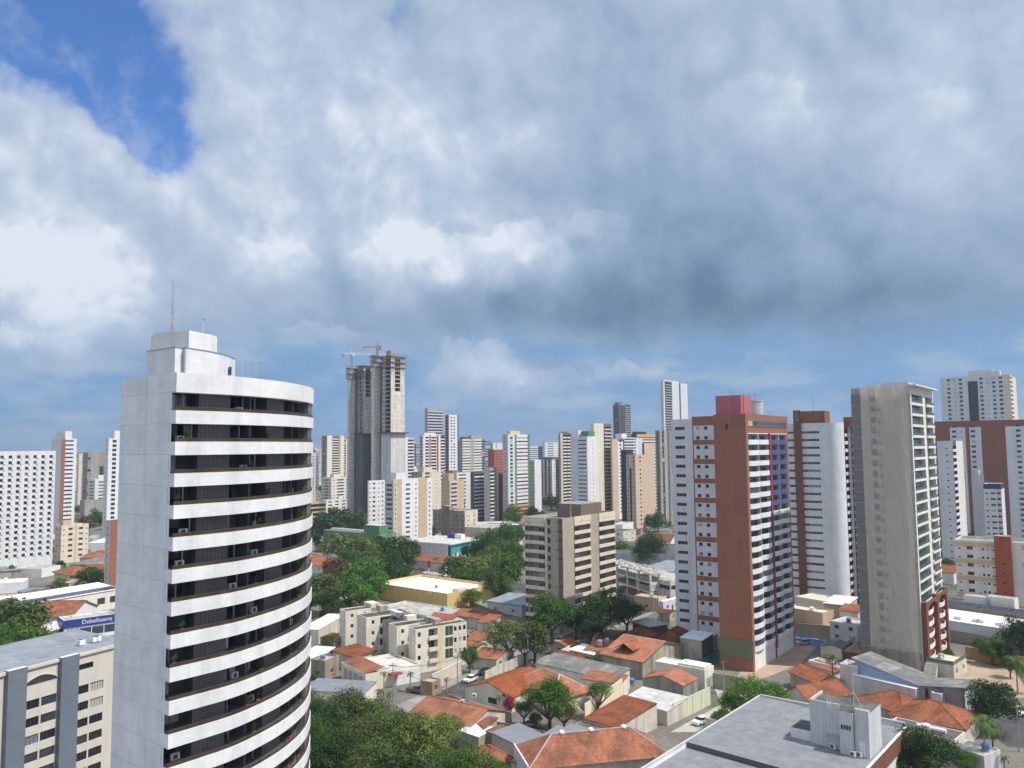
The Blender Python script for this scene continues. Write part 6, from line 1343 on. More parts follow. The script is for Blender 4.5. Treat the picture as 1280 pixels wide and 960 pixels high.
b = H('gateway_shop', 'brown fronted shop canopy with white soffit in front of the concrete frame', (823, 748), (797, 743), (826, 744), 5, 'flat', 'roof_concrete', 'tan', wins=(1, 0), cat='shop', par=.3, door=False)
b = H('lilac_gate', 'small white and lilac painted corner gatehouse beside the brown shop canopy', (829, 752), (826, 750), (845, 746), 4, 'flat', 'roof_white', 'lilac_bright', wins=(0, 2), cat='gatehouse', par=.2)
# ---- mid strip between beige tower and terracotta tower
H('long_dark_roof', 'long low hall with a black roof and parked cars behind the beige tower', (846, 693), (762, 690), (852, 680), 6, 'flat', 'roof_dark', 'cool_grey_wall', wins=(6, 2), cat='hall', par=.4, door=False)
H('brown_top_shed', 'white shed with a rusty brown roof left of the terracotta tower', (838, 677), (800, 676), (846, 668), 6, 'ridge_x', 'old_clay_tile', 'white', wins=(0, 0), cat='shed', rise=1.4, door=False)
H('blue_roof_shed', 'white walled shed with a blue grey sheet roof behind the low frame wing', (838, 715), (812, 708), (850, 704), 5.5, 'shed_y', 'blue_grey_sheet', 'white', rise=.8, wins=(1, 1), cat='shed')
H('cloudy_white_block', 'small white block with a flat roof right of the beige tower', (778, 656), (767, 655), (786, 652), 9, 'flat', 'roof_concrete', 'white', wins=(2, 1), floors=2, cat='building')
# ---- houses along the street, nearest first
b = H('long_tile_roof_house', 'very long house with a hipped orange tile roof at bottom centre', (834, 941), (690, 1000), (881, 909), 6, 'hip', 'clay_tile', 'plaster', rise=3.2, wins=(0, 0), cat='house', ov=.6, door=False, ridge_w='roof_concrete')
b.box('gutter_wall', (-b.W - .7, -.4, 0), (-b.W - .45, b.D, 6.3), 'white')
for t in (.25, .5, .72):
    k = Acc(); k.lathe([(.5, 0), (.55, .25), (.42, .5), (.2, .6), (0, .62)], (0, 0, 0), 14, 'metal_white'); k.build('roof_ventilator', b.root, (-b.W * t, b.D * .5 + .0, 9.1))
# ---- large grey sheet roof with a service tower, bottom right
def grey_hall():
    z = 10; A = gp(950, 870, z); Bk = gp(1012, 883, z); Lw = gp(805, 960, z)
    u = (Lw - A); ang = math.degrees(math.atan2(-u.x, -u.y)); Lx = u.length; ay = Vector((math.sin(R(ang)), math.cos(R(ang)), 0)); bx = Vector((math.cos(R(ang)), -math.sin(R(ang)), 0))
    Dp = Lx * 1.25; pr_ = gp(1105, 931, z - .4); Wd = (pr_ - A).dot(bx) + .5; F = A - ay * Dp + bx * Wd
    b = Bld('grey_roof_hall', 'large building with a stepped grey sheet metal roof and rooftop service tower, bottom right', 'building', (F.x, F.y), ang, Wd, Dp, z, False, None, 'frame_grey')
    b.face((-Wd, 0), (1, 0), Wd, 0, z - .3, [(1, 'pale_cream')]); b.face((0, 0), (0, 1), Dp, 0, z - .3, [(1, 'pale_cream')]); b.face((0, Dp), (-1, 0), Wd, 0, z - .3, [(1, 'white')]); b.face((-Wd, Dp), (0, -1), Dp, 0, z - .3, [(1, 'white')])
    q = lambda px, py, zz=z: qf(b, px, py, zz)
    s0 = q(862, 927); s1 = q(985, 960); ys = (s0.y + s1.y) / 2
    a = Acc(); a.poly([(-Wd, ys, z), (0, ys, z - .7), (0, Dp, z - .7), (-Wd, Dp, z)], 'grey_roof_sheet'); a.poly([(-Wd, 0, z - .9), (0, 0, z - 1.6), (0, ys, z - 1.6), (-Wd, ys, z - .9)], 'grey_roof_sheet')
    a.poly([(-Wd, ys, z - .9), (0, ys, z - 1.6), (0, ys, z - .7), (-Wd, ys, z)], 'metal_dark'); a.build('roof', b.root)
    b.box('parapet', (-Wd - .3, 0, z - 2), (-Wd - .003, Dp + .3, z + .12), 'light_grey'); b.box('parapet', (-Wd, Dp + .003, z - 2), (0, Dp + .35, z + .3), 'light_grey')
    # service tower on the roof, lift shafts, ladders
    pl_, pc_, pq_ = q(1010, 931, z - .4), q(1090, 949, z - .4), q(1103, 931, z - .4)
    x0, x1, y0, y1 = pl_.x, pq_.x, min(pl_.y, pc_.y), pq_.y; w_ = x1 - x0; zb_ = z - 2; zt_ = z + 6.3
    b.box('service_tower', (x0, y0 + 1.4, zb_), (x1 - .02, y1, zt_), 'service_grey', 'roof_dark')
    b.box('lift_shaft', (x0 + .54 * w_, y0, zb_), (x0 + .76 * w_, y0 + 1.39, zt_ - .1), 'service_grey', 'roof_dark')
    b.box('lift_shaft', (x0 + .77 * w_, y0 + .5, zb_), (x1, y0 + 1.39, zt_ + .5), 'service_grey', 'roof_concrete')
    b.box('parapet', (x0, y0 + 1.39, zt_ + .002), (x0 + .5 * w_, y0 + 1.6, zt_ + .5), 'service_grey'); b.box('parapet', (x0, y0 + 1.61, zt_ + .002), (x0 + .2, y1, zt_ + .5), 'service_grey')
    for k in range(4): b.box('window', (x0 + .565 * w_ + k * .42, y0 - .04, z + 3.4), (x0 + .565 * w_ + k * .42 + .3, y0 - .004, z + 4.1), 'charcoal')
    b.box('door', (x0 + .84 * w_, y0 + .45, z - .4), (x0 + .93 * w_, y0 + .496, z + 1.8), 'frame_white')
    def ladder(x, y, za, zc):
        k = Acc()
        for s_ in (-.3, .3): k.tube((x + s_, y, za), (x + s_, y, zc), .035, .035, 4, 'metal_white')
        zz = za + .2
        while zz < zc: k.tube((x - .3, y, zz), (x + .3, y, zz), .025, .025, 4, 'metal_white'); zz += .35
        k.build('ladder', b.root)
    ladder(x0 + .34 * w_, y0 + 1.2, z + 3, zt_ + 1.1); ladder(x0 + .22 * w_, y0 + 1.2, z + .2, z + 3.6)
    k = Acc(); k.box((x0 + .3 * w_, y0 + .5, z + 1.6), (x0 + .53 * w_, y0 + 1.38, z + 1.7), 'metal_grey')
    for t in range(6): xx = x0 + (.3 + .045 * t) * w_; k.tube((xx, y0 + .52, z + 1.7), (xx, y0 + .52, z + 2.6), .025, .025, 4, 'metal_white')
    k.tube((x0 + .3 * w_, y0 + .52, z + 2.6), (x0 + .53 * w_, y0 + .52, z + 2.6), .03, .03, 4, 'metal_white'); k.build('catwalk', b.root)
    def ac(x, y, zz):
        k = Acc(); k.box((0, 0, 0), (.95, .4, .8), 'metal_white'); k.lathe([(.3, 0), (.28, .02), (0, .02)], (0, 0, 0), 10, 'metal_dark') if False else k.box((.12, -.012, .1), (.66, -.002, .7), 'metal_dark'); k.build('air_conditioner', b.root, (x, y, zz))
    ac(x0 + .34 * w_, y0 + .7, z - .45); ac(x0 + .79 * w_, y0 - .1, z - .5); ac(x0 + .7 * w_, y0 - .5, z - .5)
    b.box('roof_well', (x0 - 3.6, y0 + 1.8, zb_ + .4), (x0 - .02, y1 - .8, z + 1.3), 'white', 'roof_dark')
    b.box('brick_parapet', (.004, 0, z - 3.2), (.4, Dp, z - .4), 'brick_red', 'white')
    k = Acc(); mx_, my_ = x0 + .7 * w_, y0 + 3; k.tube((mx_, my_, zt_ + .01), (mx_, my_, zt_ + 5.5), .06, .04, 5, 'metal_white')
    for s_ in (-1.3, 1.3): k.tube((mx_ + s_, my_, zt_ + .01), (mx_, my_, zt_ + 2.6), .035, .035, 4, 'metal_white')
    k.build('mast', b.root)
    b.finish()
grey_hall()
# ---- foreground roofs
b = H('mural_shop', 'grey flat sheet roofed shop with a white wall of faded teal lettering', (712, 945), (670, 936), (754.5, 916.5), 5, 'shed_x', 'metal_sheet', 'cool_white', rise=.5, wins=(0, 0), cat='shop', ov=.15, sidem='white', door=False)
for k in range(7):
    a = Acc(); y = b.D * (.3 + .09 * k); a.poly([(.012, y, 2.0 + .4 * (k % 2)), (.012, y + 1.0, 2.1), (.012, y + 1.2, 3.4 - .3 * (k % 3)), (.012, y + .2, 3.8)], 'teal_light'); a.build('mural_shape', b.root)
H('small_grey_shed', 'small grey sheet roofed shed behind the faded mural shop', (684, 930), (672, 926), (708, 912), 5.4, 'shed_x', 'metal_sheet', 'light_grey', rise=.4, wins=(0, 0), cat='shed', ov=.1, door=False)
H('pale_roof_shed', 'wide pale grey sheet roofed shed behind a low orange gable', (654, 936), (628, 917), (675, 919), 3.6, 'shed_x', 'metal_sheet', 'plaster', rise=.8, wins=(0, 0), cat='shed', ov=.2, door=False)
H('white_canopy', 'bright white sheet canopy beside the front orange tile roofs', (598, 922), (576, 915), (615, 910), 3.1, 'shed_x', 'white_sheet', 'dirty_plaster', rise=.4, wins=(0, 0), cat='canopy', ov=.1, door=False)
H('small_brown_shed', 'small brown tile lean-to right of the white canopy', (617, 920), (611, 917), (635, 911), 3, 'shed_x', 'old_clay_tile', 'dirty_plaster', rise=.5, wins=(0, 0), cat='shed', ov=.1, door=False)
H('half_hidden_house', 'small orange tile roof half hidden under the near trees', (609, 957), (590, 938), (637, 944), 3.4, 'hip', 'clay_tile', 'dirty_plaster', wins=(0, 0), rise=1.6, door=False)
H('orange_gable_shed', 'narrow orange gable between the two grey sheds at bottom', (668, 945), (653, 939), (682, 926), 4, 'ridge_y', 'clay_tile', 'brick_red', wins=(0, 0), rise=1.2, ov=.2, door=False)
H('lean_to', 'corrugated grey lean-to at the bottom edge', (668, 966), (642, 954), (690, 954), 3.2, 'shed_x', 'metal_sheet', 'plaster', wins=(0, 0), rise=.5, ov=.1, door=False, cat='shed')
H('stepped_tile_house', 'orange tile house with three roof ridges across the street from the grey pickup', (586, 909), (511, 891), (632, 888), 3.6, 'ridge_x', 'clay_tile', 'plaster', rise=2.0, wins=(0, 0), ov=.3, door=False)
b = bpy.data.objects[-1] if False else None
def chimneys(label, pts):
    pass
H('low_annex', 'short tile annex in front of the three ridge house', (598, 918), (560, 906), (612, 902), 3.0, 'shed_y', 'old_clay_tile', 'dirty_plaster', rise=.9, wins=(0, 0), ov=.2, door=False, cat='annex')
H('old_tile_shed', 'broad low shed with patchy old brown tiles beside the pale wall', (771, 911), (731, 898), (819, 889), 3.4, 'shed_y', 'clay_tile', 'plaster', rise=1.6, wins=(0, 0), ov=.1, door=False, cat='shed')
H('dark_flat_shed', 'dark brown flat roof below the patchy tile shed', (752, 925), (706, 910), (770, 912), 3.0, 'flat', 'roof_brown', 'dirty_plaster', wins=(0, 0), par=.2, door=False, cat='shed')
H('fibre_roof_shed', 'shed with grey fibre sheets and white patches beside the concrete gable house', (834, 890), (779, 874.5), (856, 876), 3.0, 'shed_y', 'pale_sheet', 'plaster', rise=.9, wins=(0, 0), ov=.1, door=False, cat='shed')
H('bare_gable_house', 'house with a bare stained concrete gable and fresh orange roof', (854, 857), (803, 847.5), (873, 848), 4.2, 'ridge_y', 'fresh_clay_tile', 'stained_concrete', rise=1.5, wins=(0, 0), ov=.15, door=False)
b = H('white_modern_house', 'pale cream box house with white roof decks left of the terracotta tower', (880.5, 837.5), (819, 826), (891, 831.5), 4.8, 'flat', 'roof_white', 'pale_cream', wins=(0, 0), par=.3, door=False)
b.box('window', (-b.W * .82, -.03, 1.6), (-b.W * .7, .04, 3.2), 'glass_dark'); b.box('window', (-b.W * .6, -.03, 2.2), (-b.W * .57, .04, 2.8), 'glass_dark'); b.box('garage_door', (.004, b.D * .2, .1), (.06, b.D * .85, 2.6), 'frame_grey')
b.box('roof_deck', (-b.W * .55, b.D * .1, 4.5), (-.4, b.D * .9, 5.3), 'pale_cream', 'roof_white')
b = H('big_tile_house', 'big house with a broad orange roof and grimy side walls, right of centre', (803, 826.5), (757, 815), (849, 804.5), 4.8, 'ridge_x', 'fresh_clay_tile', 'dirty_plaster', rise=3.0, wins=(0, 0), ov=.5, door=False, ridge_w='plaster')
a = roof_mesh(5, 5.5, 0, 'ridge_y', 'fresh_clay_tile', 1.3, .3); a.build('dormer_roof', b.root, (-b.W * .35, b.D * .1, 6.6))
H('shaded_tile_house', 'tile house in the tower shadow behind the big orange roof', (800, 799), (776, 794), (822, 792), 4, 'hip', 'old_clay_tile', 'dirty_plaster', rise=2.2, wins=(0, 0), door=False)
H('brown_tile_house', 'dark tile hip roof between grey box house and the shaded tile house', (848, 800), (824, 796), (858, 789), 4, 'hip', 'old_clay_tile', 'dirty_plaster', rise=2, wins=(0, 0), door=False)
H('grey_box_house', 'raw grey box building with a blue white sheet roof by the terracotta tower', (877, 801), (849, 798), (894.5, 794), 6.8, 'shed_y', 'white_sheet_blue', 'concrete', rise=.4, wins=(0, 0), ov=.2, sidem='charcoal', door=False, cat='building')
H('metal_roof_pavilion', 'brick pavilion with a pale metal hip roof below the shop canopy', (812, 782.5), (797, 775.5), (829, 777.5), 4, 'hip', 'metal_sheet', 'brick_red', rise=1.2, wins=(0, 0), ov=.6, cat='pavilion', door=False)
H('patched_roof_hall', 'long low hall with a dark fibre roof and white patches', (764, 851), (675, 828), (781, 841), 3.6, 'shed_y', 'fibre_sheet', 'pale_cream', rise=1.2, wins=(0, 0), ov=.2, cat='hall', door=False)
b = H('gable_front_house', 'orange roofed house with a stained cream gable facing the street', (640, 872), (601.5, 851), (668, 846), 3.3, 'ridge_y', 'fresh_clay_tile', 'pale_cream', rise=2.3, wins=(0, 0), ov=.15, door=False)
b.box('window', (-b.W * .5, -.03, .9), (-b.W * .32, .05, 2.2), 'glass_dark'); b.box('window', (-b.W * .2, -.03, 3.0), (-b.W * .14, .05, 3.7), 'glass_dark')
H('hip_roof_house', 'large orange hip roof behind the bright green garden tree', (694, 873), (648, 849), (734, 860), 3.6, 'hip', 'fresh_clay_tile', 'plaster', rise=3.2, wins=(0, 0), door=False, ridge_w='plaster')
H('back_tile_strip', 'narrow orange tile strip along the pale yellow wall', (776, 856), (728, 848), (781, 848), 3.4, 'shed_y', 'clay_tile', 'pale_cream', rise=.8, wins=(0, 0), ov=.1, cat='annex', door=False)
H('corner_tile_house', 'small tile house with water tanks beside the white street wall', (722, 829), (693, 820), (734, 822), 3.4, 'ridge_x', 'clay_tile', 'dirty_plaster', rise=1.4, wins=(0, 0), door=False)
H('tank_roof_house', 'low tile house carrying two silver water tanks', (757, 816), (733, 811), (778, 801), 3.4, 'ridge_x', 'clay_tile', 'plaster', rise=1.2, wins=(0, 0), door=False)
H('grey_patio_roof', 'pale sheet patio roof left of the big orange roof house', (742, 819), (716, 811), (754, 813), 3.0, 'shed_y', 'white_sheet', 'plaster', rise=.4, wins=(0, 0), cat='shed', door=False)
for px, py, lab in ((750, 803.5, 'silver round water tank left on the tank roof house'), (759, 801.5, 'silver round water tank right on the tank roof house')):
    p = gp(px, py, 5); r_ = thing('water_tank', lab, 'water tank', (p.x, p.y, 4.2)); a = Acc(); a.lathe([(.75, 0), (.8, .9), (.7, 1.3), (.3, 1.5), (0, 1.55)], (0, 0, .25), 14, 'metal_grey'); a.build('tank', r_); k = Acc(); k.box((-.7, -.7, 0), (.7, .7, .25), 'concrete'); k.build('base', r_)
# ---- houses between the near grove and the cream block
b = H('patchwork_roof_house', 'cream corner house with mixed roof sheets and three grey street shutters', (457, 843), (418, 829), (530, 832), 4.2, 'flat', 'mixed_sheet', 'pale_cream', wins=(0, 0), par=.5, door=False)
k = roof_mesh(b.W * .95, b.D * .3, 0, 'shed_y', 'clay_tile', 1.0, .1, ridge_w='clay_tile'); k.build('front_roof', b.root, (-.2, .2, 4.25))
for t in (.2, .4, .6, .8): b.box('shutter', (-b.W * (t + .08), -.05, .6), (-b.W * (t - .08), -.003, 3.2), 'frame_grey')
b.box('white_wall', (.004, b.D * .55, 0), (.2, b.D * .98, 3.6), 'white'); b.box('porch_roof', (.004, b.D * .4, 3.2), (2.2, b.D * .6, 3.5), 'old_red')
H('yard_wall_house', 'low cream walled yard house with a grey roof next to the curved tower', (455, 868), (384, 860), (460, 855), 3.2, 'shed_y', 'metal_sheet', 'pale_cream', rise=.6, wins=(0, 0), ov=0.05, cat='house', door=False)
H('red_roof_house', 'low orange tile roof squeezed behind the patchwork roof house', (440, 822), (410, 818), (475, 815), 3.6, 'shed_x', 'clay_tile', 'plaster', rise=.8, wins=(0, 0), door=False)
H('white_sheet_house', 'white sheet roofed house at the foot of the curved tower', (396, 824), (378, 820), (408, 812), 4, 'shed_y', 'white_sheet', 'dirty_plaster', rise=.6, wins=(0, 0), door=False)
H('brick_yard_house', 'unfinished brick house beside the white sheet roof', (406, 826), (392, 822), (418, 818), 5, 'flat', 'roof_concrete', 'ruin_brown', wins=(1, 1), par=.5, door=False)
b = H('garden_wall_block', 'red brick gate lodge at the street corner by the parked pickup', (540, 853), (527, 850), (549, 848), 3.4, 'flat', 'roof_concrete', 'brick_plain', wins=(0, 1), par=.3, cat='gate lodge', door=False)
# ---- tile houses behind the cream block
for l, c, r_, z, kd, mt, lab in (((574, 766), (600, 773), (612, 763), 3.6, 'ridge_x', 'clay_tile', 'tile house right behind the cream apartment block'), ((582, 782), (612, 779), (664, 772), 3.6, 'ridge_x', 'clay_tile', 'long orange roof beside the green sports court'), ((588, 797), (600, 801), (612, 790), 3.6, 'ridge_x', 'clay_tile', 'small orange roof behind the round street tree'), ((540, 772), (562, 777), (571, 770), 4, 'ridge_x', 'clay_tile', 'orange roof peeking over the cream apartment block roof'), ((597, 818), (620, 824), (634, 812), 3.4, 'ridge_x', 'fresh_clay_tile', 'tile porch roof under the wide street tree')):
    H('tile_house', lab, c, l, r_, z, kd, mt, 'plaster', rise=1.3, wins=(0, 2), ov=.3, door=False)
H('court_clubhouse', 'grey roofed clubhouse beside the green sports court', (652, 757), (622, 748), (662, 747), 4, 'shed_y', 'blue_grey_sheet', 'light_grey', rise=.8, wins=(2, 1), cat='clubhouse')
sheet_obj('sports_court', [gp(586, 757), gp(610, 751), gp(660, 769), gp(640, 776)], .016, 'court_green')
H('white_side_house', 'white walled strip building between the yellow hall and cream block', (560, 773), (480, 757), (585, 762), 3.4, 'flat', 'roof_concrete', 'white', wins=(0, 0), par=.3, cat='building', door=False)
# ---- right: villas
H('blue_patch_house', 'orange roof house with a pale blue patched corner by the courtyard', (1020, 853), (998, 838), (1044, 846), 3.6, 'ridge_x', 'fresh_clay_tile', 'dirty_plaster', rise=1.6, wins=(0, 0), door=False)
b = H('twin_ridge_house', 'broad old orange roof behind the grey service tower', (1012, 876), (982, 864), (1062, 866), 3.6, 'ridge_y', 'clay_tile', 'plaster', rise=2.2, wins=(0, 0), door=False)
H('white_yard_box', 'small white box house with an orange lean-to beside a palm', (1048, 834), (1014, 824), (1055, 829), 3.8, 'flat', 'roof_concrete', 'white', wins=(1, 0), par=.3, door=False)
H('orange_lean_to', 'strip of orange tiles in front of the small white box house', (1043, 841), (1013, 829), (1049, 838), 2.8, 'shed_y', 'clay_tile', 'white', rise=.7, wins=(0, 0), door=False, cat='annex')
H('lilac_box', 'stained lilac white water tower box beside the butterfly roof building', (1071, 833), (1050, 829), (1078, 827), 7, 'flat', 'roof_concrete', 'lilac', wins=(0, 0), par=.2, door=False, cat='building')
def butterfly():
    C, ang, W, D = rect((1150, 852), (1074, 832), (1160, 842), 6.4)
    b = Bld('butterfly_roof_house', 'long lilac wall building with a dark butterfly roof and pale blue gable', 'house', (C.x, C.y), ang, W, D, 7, False, None, 'frame_white')
    W2 = -(qf(b, 1226, 856, 6.4).x); W2 = abs(W2) if W2 < 0 else 12; W2 = min(max(W2, 8), 15)
    zl, zv, zr_ = 8.6, 5.8, 7.4; ov = .5
    for (x0, z0, x1, z1) in ((-W, zl, 0, zv), (0, zv, W2, zr_)):
        b.wall.poly([(x0, 0, 0), (x1, 0, 0), (x1, 0, z1 - .05), (x0, 0, z0 - .05)], 'sky_blue' if x0 < 0 else 'stained_concrete'); b.wall.poly([(x1, D, 0), (x0, D, 0), (x0, D, z0 - .05), (x1, D, z1 - .05)], 'lilac')
        a = Acc(); e0 = ov if x0 < 0 else 0; e1 = ov if x1 > 0 else 0; s_ = (z1 - z0) / (x1 - x0)
        p = [(x0 - e0, -ov, z0 - e0 * s_), (x1 + e1, -ov, z1 + e1 * s_), (x1 + e1, D + ov, z1 + e1 * s_), (x0 - e0, D + ov, z0 - e0 * s_)]
        a.poly(p, 'fibre_sheet'); q = [(x, y, z - .18) for x, y, z in p]; a.poly(q[::-1], 'wood_dark')
        for i in range(4): j = (i + 1) % 4; a.poly([q[i], q[j], p[j], p[i]], 'white')
        a.build('roof', b.root)
    b.wall.poly([(-W, D, 0), (-W, 0, 0), (-W, 0, zl - .1), (-W, D, zl - .1)], 'lilac'); b.wall.poly([(W2, 0, 0), (W2, D, 0), (W2, D, zr_ - .1), (W2, 0, zr_ - .1)], 'white')
    k = Acc(); k.box((-W + .4, -1.6, 0), (-.3, -.02, 4.9), 'lilac'); k.build('front_annex', b.root); b.box('annex_cap', (-W + .3, -1.75, 4.905), (-.2, .1 - .13, 5.05), 'white')
    b.box('water_box', (3.2, -1.8, 0), (5.4, -.02, 5.2), 'lilac'); b.box('tank', (3.8, -1.2, 5.21), (4.8, -.5, 5.7), 'dark_grey')
    b.box('window', (1.0, -.04, 3.0), (1.8, .0 - .003, 5.2), 'glass_dark'); b.box('window', (2.4, -.04, 2.8), (3.0, -.003, 4.6), 'glass_dark')
    b.finish()
butterfly()
H('right_tile_house', 'long orange tile roof in front of the butterfly roof building', (1130, 893), (1075, 870), (1165, 880), 3.6, 'hip', 'clay_tile', 'plaster', rise=2.2, wins=(0, 0), door=False)
H('corner_hip_house', 'orange hip roof with dark ridges between round mango tree and cream block', (1205, 911), (1112, 893), (1226, 892), 4.2, 'hip', 'clay_tile', 'plaster', rise=2.6, wins=(0, 0), door=False)
b = H('black_roof_block', 'cream two storey block with a black roof, yellow fascia and a white duct', (1194, 925), (1107, 905), (1206, 915), 6, 'flat', 'roof_dark', 'pale_cream', wins=(3, 0), par=.3, floors=2, door=False, cat='building')
k = Acc(); k.tube((-b.W * .62, 3, 6.1), (-b.W * .2, 3.2, 6.1), .45, .45, 10, 'metal_white'); k.build('duct', b.root); b.box('fascia', (-b.W, -.5, 4.7), (.02, -.004, 5.4), 'pale_yellow')
H('white_side_block', 'white side building with a sloped wire beside the palm, lower right', (1230, 945), (1194, 930), (1240, 934), 5, 'flat', 'roof_concrete', 'lilac', wins=(0, 0), par=.3, door=False, cat='building')
# ---- right: long buildings behind
b = H('solar_roof_block', 'long grey brown building with solar panels along its roof, right edge', (1300, 770), (1168, 752), (1310, 762), 8, 'flat', 'roof_dark', 'grey_brown', wins=(0, 0), par=.3, cat='building', door=False)
for t in (.12, .2, .32, .42, .54, .66, .78): b.box('window', (-b.W * t - 2, -.04, 4.6), (-b.W * t + .8, -.003, 5.6), 'glass_dark')
for t in range(9): 
    k = Acc(); x = -b.W * (.06 + .1 * t); k.poly([(x - 3.2, 1, 8.0), (x, 1, 8.0), (x, 3, 8.7), (x - 3.2, 3, 8.7)], 'solar'); k.box((x - 3.1, 2.8, 7.6), (x - .1, 2.9, 8.65), 'metal_grey'); k.build('solar_panel', b.root)
for l_, h_, lab in ((.62, 2.6, 'roof_house'), (.40, 3.2, 'roof_house')): b.box(lab, (-b.W * l_ - 4, 5, 7.7), (-b.W * l_ + 4, 9, 8 + h_), 'warm_white', 'roof_concrete')
b = H('white_roof_warehouse', 'long warehouse with a bright white roof and pale grey front', (1278, 790), (1165, 771), (1290, 780), 6, 'shed_y', 'white_sheet', 'cool_white', wins=(0, 0), rise=.8, ov=.1, cat='warehouse', door=False)
for t in (.3, .5, .55, .75): b.box('roof_vent', (-b.W * t, 2, 6.2), (-b.W * t + 2, 3, 7.2), 'metal_white')
wl = wall_line
wl('long grey brown boundary wall in front of the white warehouse', [gp(1160, 796), gp(1215, 806), gp(1290, 822)], 3.2, 'taupe_wall', cap='taupe_wall')
wl('mustard boundary wall behind the right edge trees', [gp(1207, 822), gp(1240, 828), gp(1290, 838)], 3.0, 'mustard')
b = H('podium', 'pale podium terrace with green glass railing at the foot of the netted tower', (1192, 832), (1158, 826), (1207, 822), 3.6, 'flat', 'pale_deck', 'plaster', wins=(0, 2), par=.1, cat='terrace', door=False)
for q_ in (((-b.W, .02, 3.61), (-.1, .08, 4.6)), ((-.08, .1, 3.61), (-.02, b.D, 4.6))): b.box('railing', *q_, 'rail_green')
for k_ in range(7): b.box('step', (-b.W - .02 + .01, -1.0 - .35 * k_, 0), (-b.W * .55, -.66 - .35 * k_, 3.3 - .45 * k_), 'plaster')
# ---- pool courtyard behind the terracotta tower
wl('tan pool wall behind the terracotta tower', [gp(984, 795), gp(1030, 799), gp(1078, 806)], 4.2, 'tan_wall')
def pool():
    P = [gp(988, 801), gp(1050, 815), gp(1062, 809), gp(1000, 796)]; o = sheet_obj('pool_water', P, .05, 'pool')
    root = thing('pool', 'blue swimming pool with a dark rim behind the terracotta tower', 'pool', (P[0].x, P[0].y, 0)); o.parent = root; o.location = (-P[0].x, -P[0].y, 0); del o['kind']
    a = Acc(); 
    for i in range(4):
        p, q = P[i] - P[0], P[(i + 1) % 4] - P[0]; d = (q - p).normalized(); n = Vector((-d.y, d.x, 0)) * .35; a.prism([(p - n)[:2], (q - n)[:2], (q + n)[:2], (p + n)[:2]], 0, .16, 'pool_tile')
    a.build('rim', root)
pool()
for px, py, lab in ((1010, 789, 'blue parasol near the tower beside the pool wall'), (1048, 794, 'blue parasol near the netted tower beside the pool wall')):
    p = gp(px, py + 6); r_ = thing('parasol', lab, 'parasol', (p.x, p.y, 0)); a = Acc(); a.lathe([(1.7, 2.2), (.9, 2.6), (0, 2.9)], (0, 0, 0), 10, 'tank_blue'); a.build('canopy', r_); a = Acc(); a.tube((0, 0, 0), (0, 0, 2.8), .04, .04, 5, 'metal_white'); a.build('pole', r_)
H('brown_gym', 'brown walled annex below the rounded white tower', (1028, 766), (985, 757), (1034, 761), 4.5, 'flat', 'pale_deck', 'tan_wall', wins=(0, 0), par=.5, cat='annex', door=False)
b = H('pergola_terrace', 'white terrace pergola at the foot of the rounded white tower', (1034, 752), (1000, 744), (1046, 746), 5.5, 'flat', 'pale_deck', 'pale_cream', wins=(3, 2), par=.2, cat='terrace')
H('white_shed', 'white sheet roof beside the rounded white tower', (1058, 757), (1032, 753), (1064, 748), 5, 'shed_y', 'white_sheet', 'tan', rise=.5, wins=(0, 0), cat='shed', door=False)
H('white_roof_villa', 'white villa with a patchy roof and curved cable beside the netted tower', (1072, 782), (1044, 774), (1080, 774), 6, 'flat', 'roof_concrete', 'white', wins=(2, 0), par=.4, floors=2, door=False, cat='house')
H('tile_patch_house', 'small orange roof behind the white villa', (1072, 765), (1052, 761), (1080, 758), 5, 'ridge_x', 'clay_tile', 'plaster', rise=1.2, wins=(0, 0), door=False)
H('thatch_hut', 'brown roofed hut at the foot of the netted tower', (1076, 815), (1058, 812), (1083, 808), 3.2, 'hip', 'thatch', 'wood_brown', rise=1.6, wins=(0, 0), door=False, cat='hut')
wl('white yard wall between courtyard and villas', [gp(1046, 822), gp(1060, 812), gp(1078, 800)], 2.6, 'pale_cream')
H('red_roof_pair', 'orange roofs between netted tower and cream five floor block', (1192, 716), (1170, 712), (1196, 706), 5, 'ridge_x', 'clay_tile', 'white', rise=1.4, wins=(0, 0), door=False)
# ---- walls near the street
wl('pale green panelled wall along the driveway', [gp(842, 903), gp(866, 892), gp(887.5, 881)], 4.0, 'pale_green', posts=3.2)
wl('short pale green wall beside the big orange roof house', [gp(803, 849), gp(814, 843), gp(823, 838)], 4, 'pale_green', posts=3.2)
wl('pale green wall at the foot of the terracotta tower', [gp(892, 860), gp(905, 862), gp(925, 866)], 3.6, 'olive_wall', posts=3)
wl('long pale yellow side wall beside the old tile shed', [gp(731, 908), gp(755, 892), gp(778, 873)], 4.6, 'pale_yellow2')
wl('white street wall below the wide street tree', [gp(697, 829), gp(712, 821), gp(724, 813)], 3.0, 'white')
wl('cream wall with a worn section along the street', [gp(606, 853), gp(625, 843), gp(660, 829)], 2.6, 'plaster')
wl('white topped grey wall in front of the cream block', [gp(540, 863), gp(560, 853), gp(577, 844)], 3.8, 'beige', cap='white')
wl('dark stained boundary wall behind the front tile house', [gp(560, 880), gp(590, 890), gp(640, 904)], 2.2, 'dirty_plaster')
wl('brown boundary wall in front of the big tile garden', [gp(600, 912), gp(650, 921), gp(690, 931)], 2.2, 'brick_plain')
wl('crumbling brick wall along the street above the tank roof house', [gp(724, 815), gp(742, 806), gp(760, 798)], 2.6, 'brick_plain')
wl('grey wall beside the raw grey box building', [gp(862, 834), gp(880, 822), gp(897, 812)], 4.5, 'dirty_plaster')
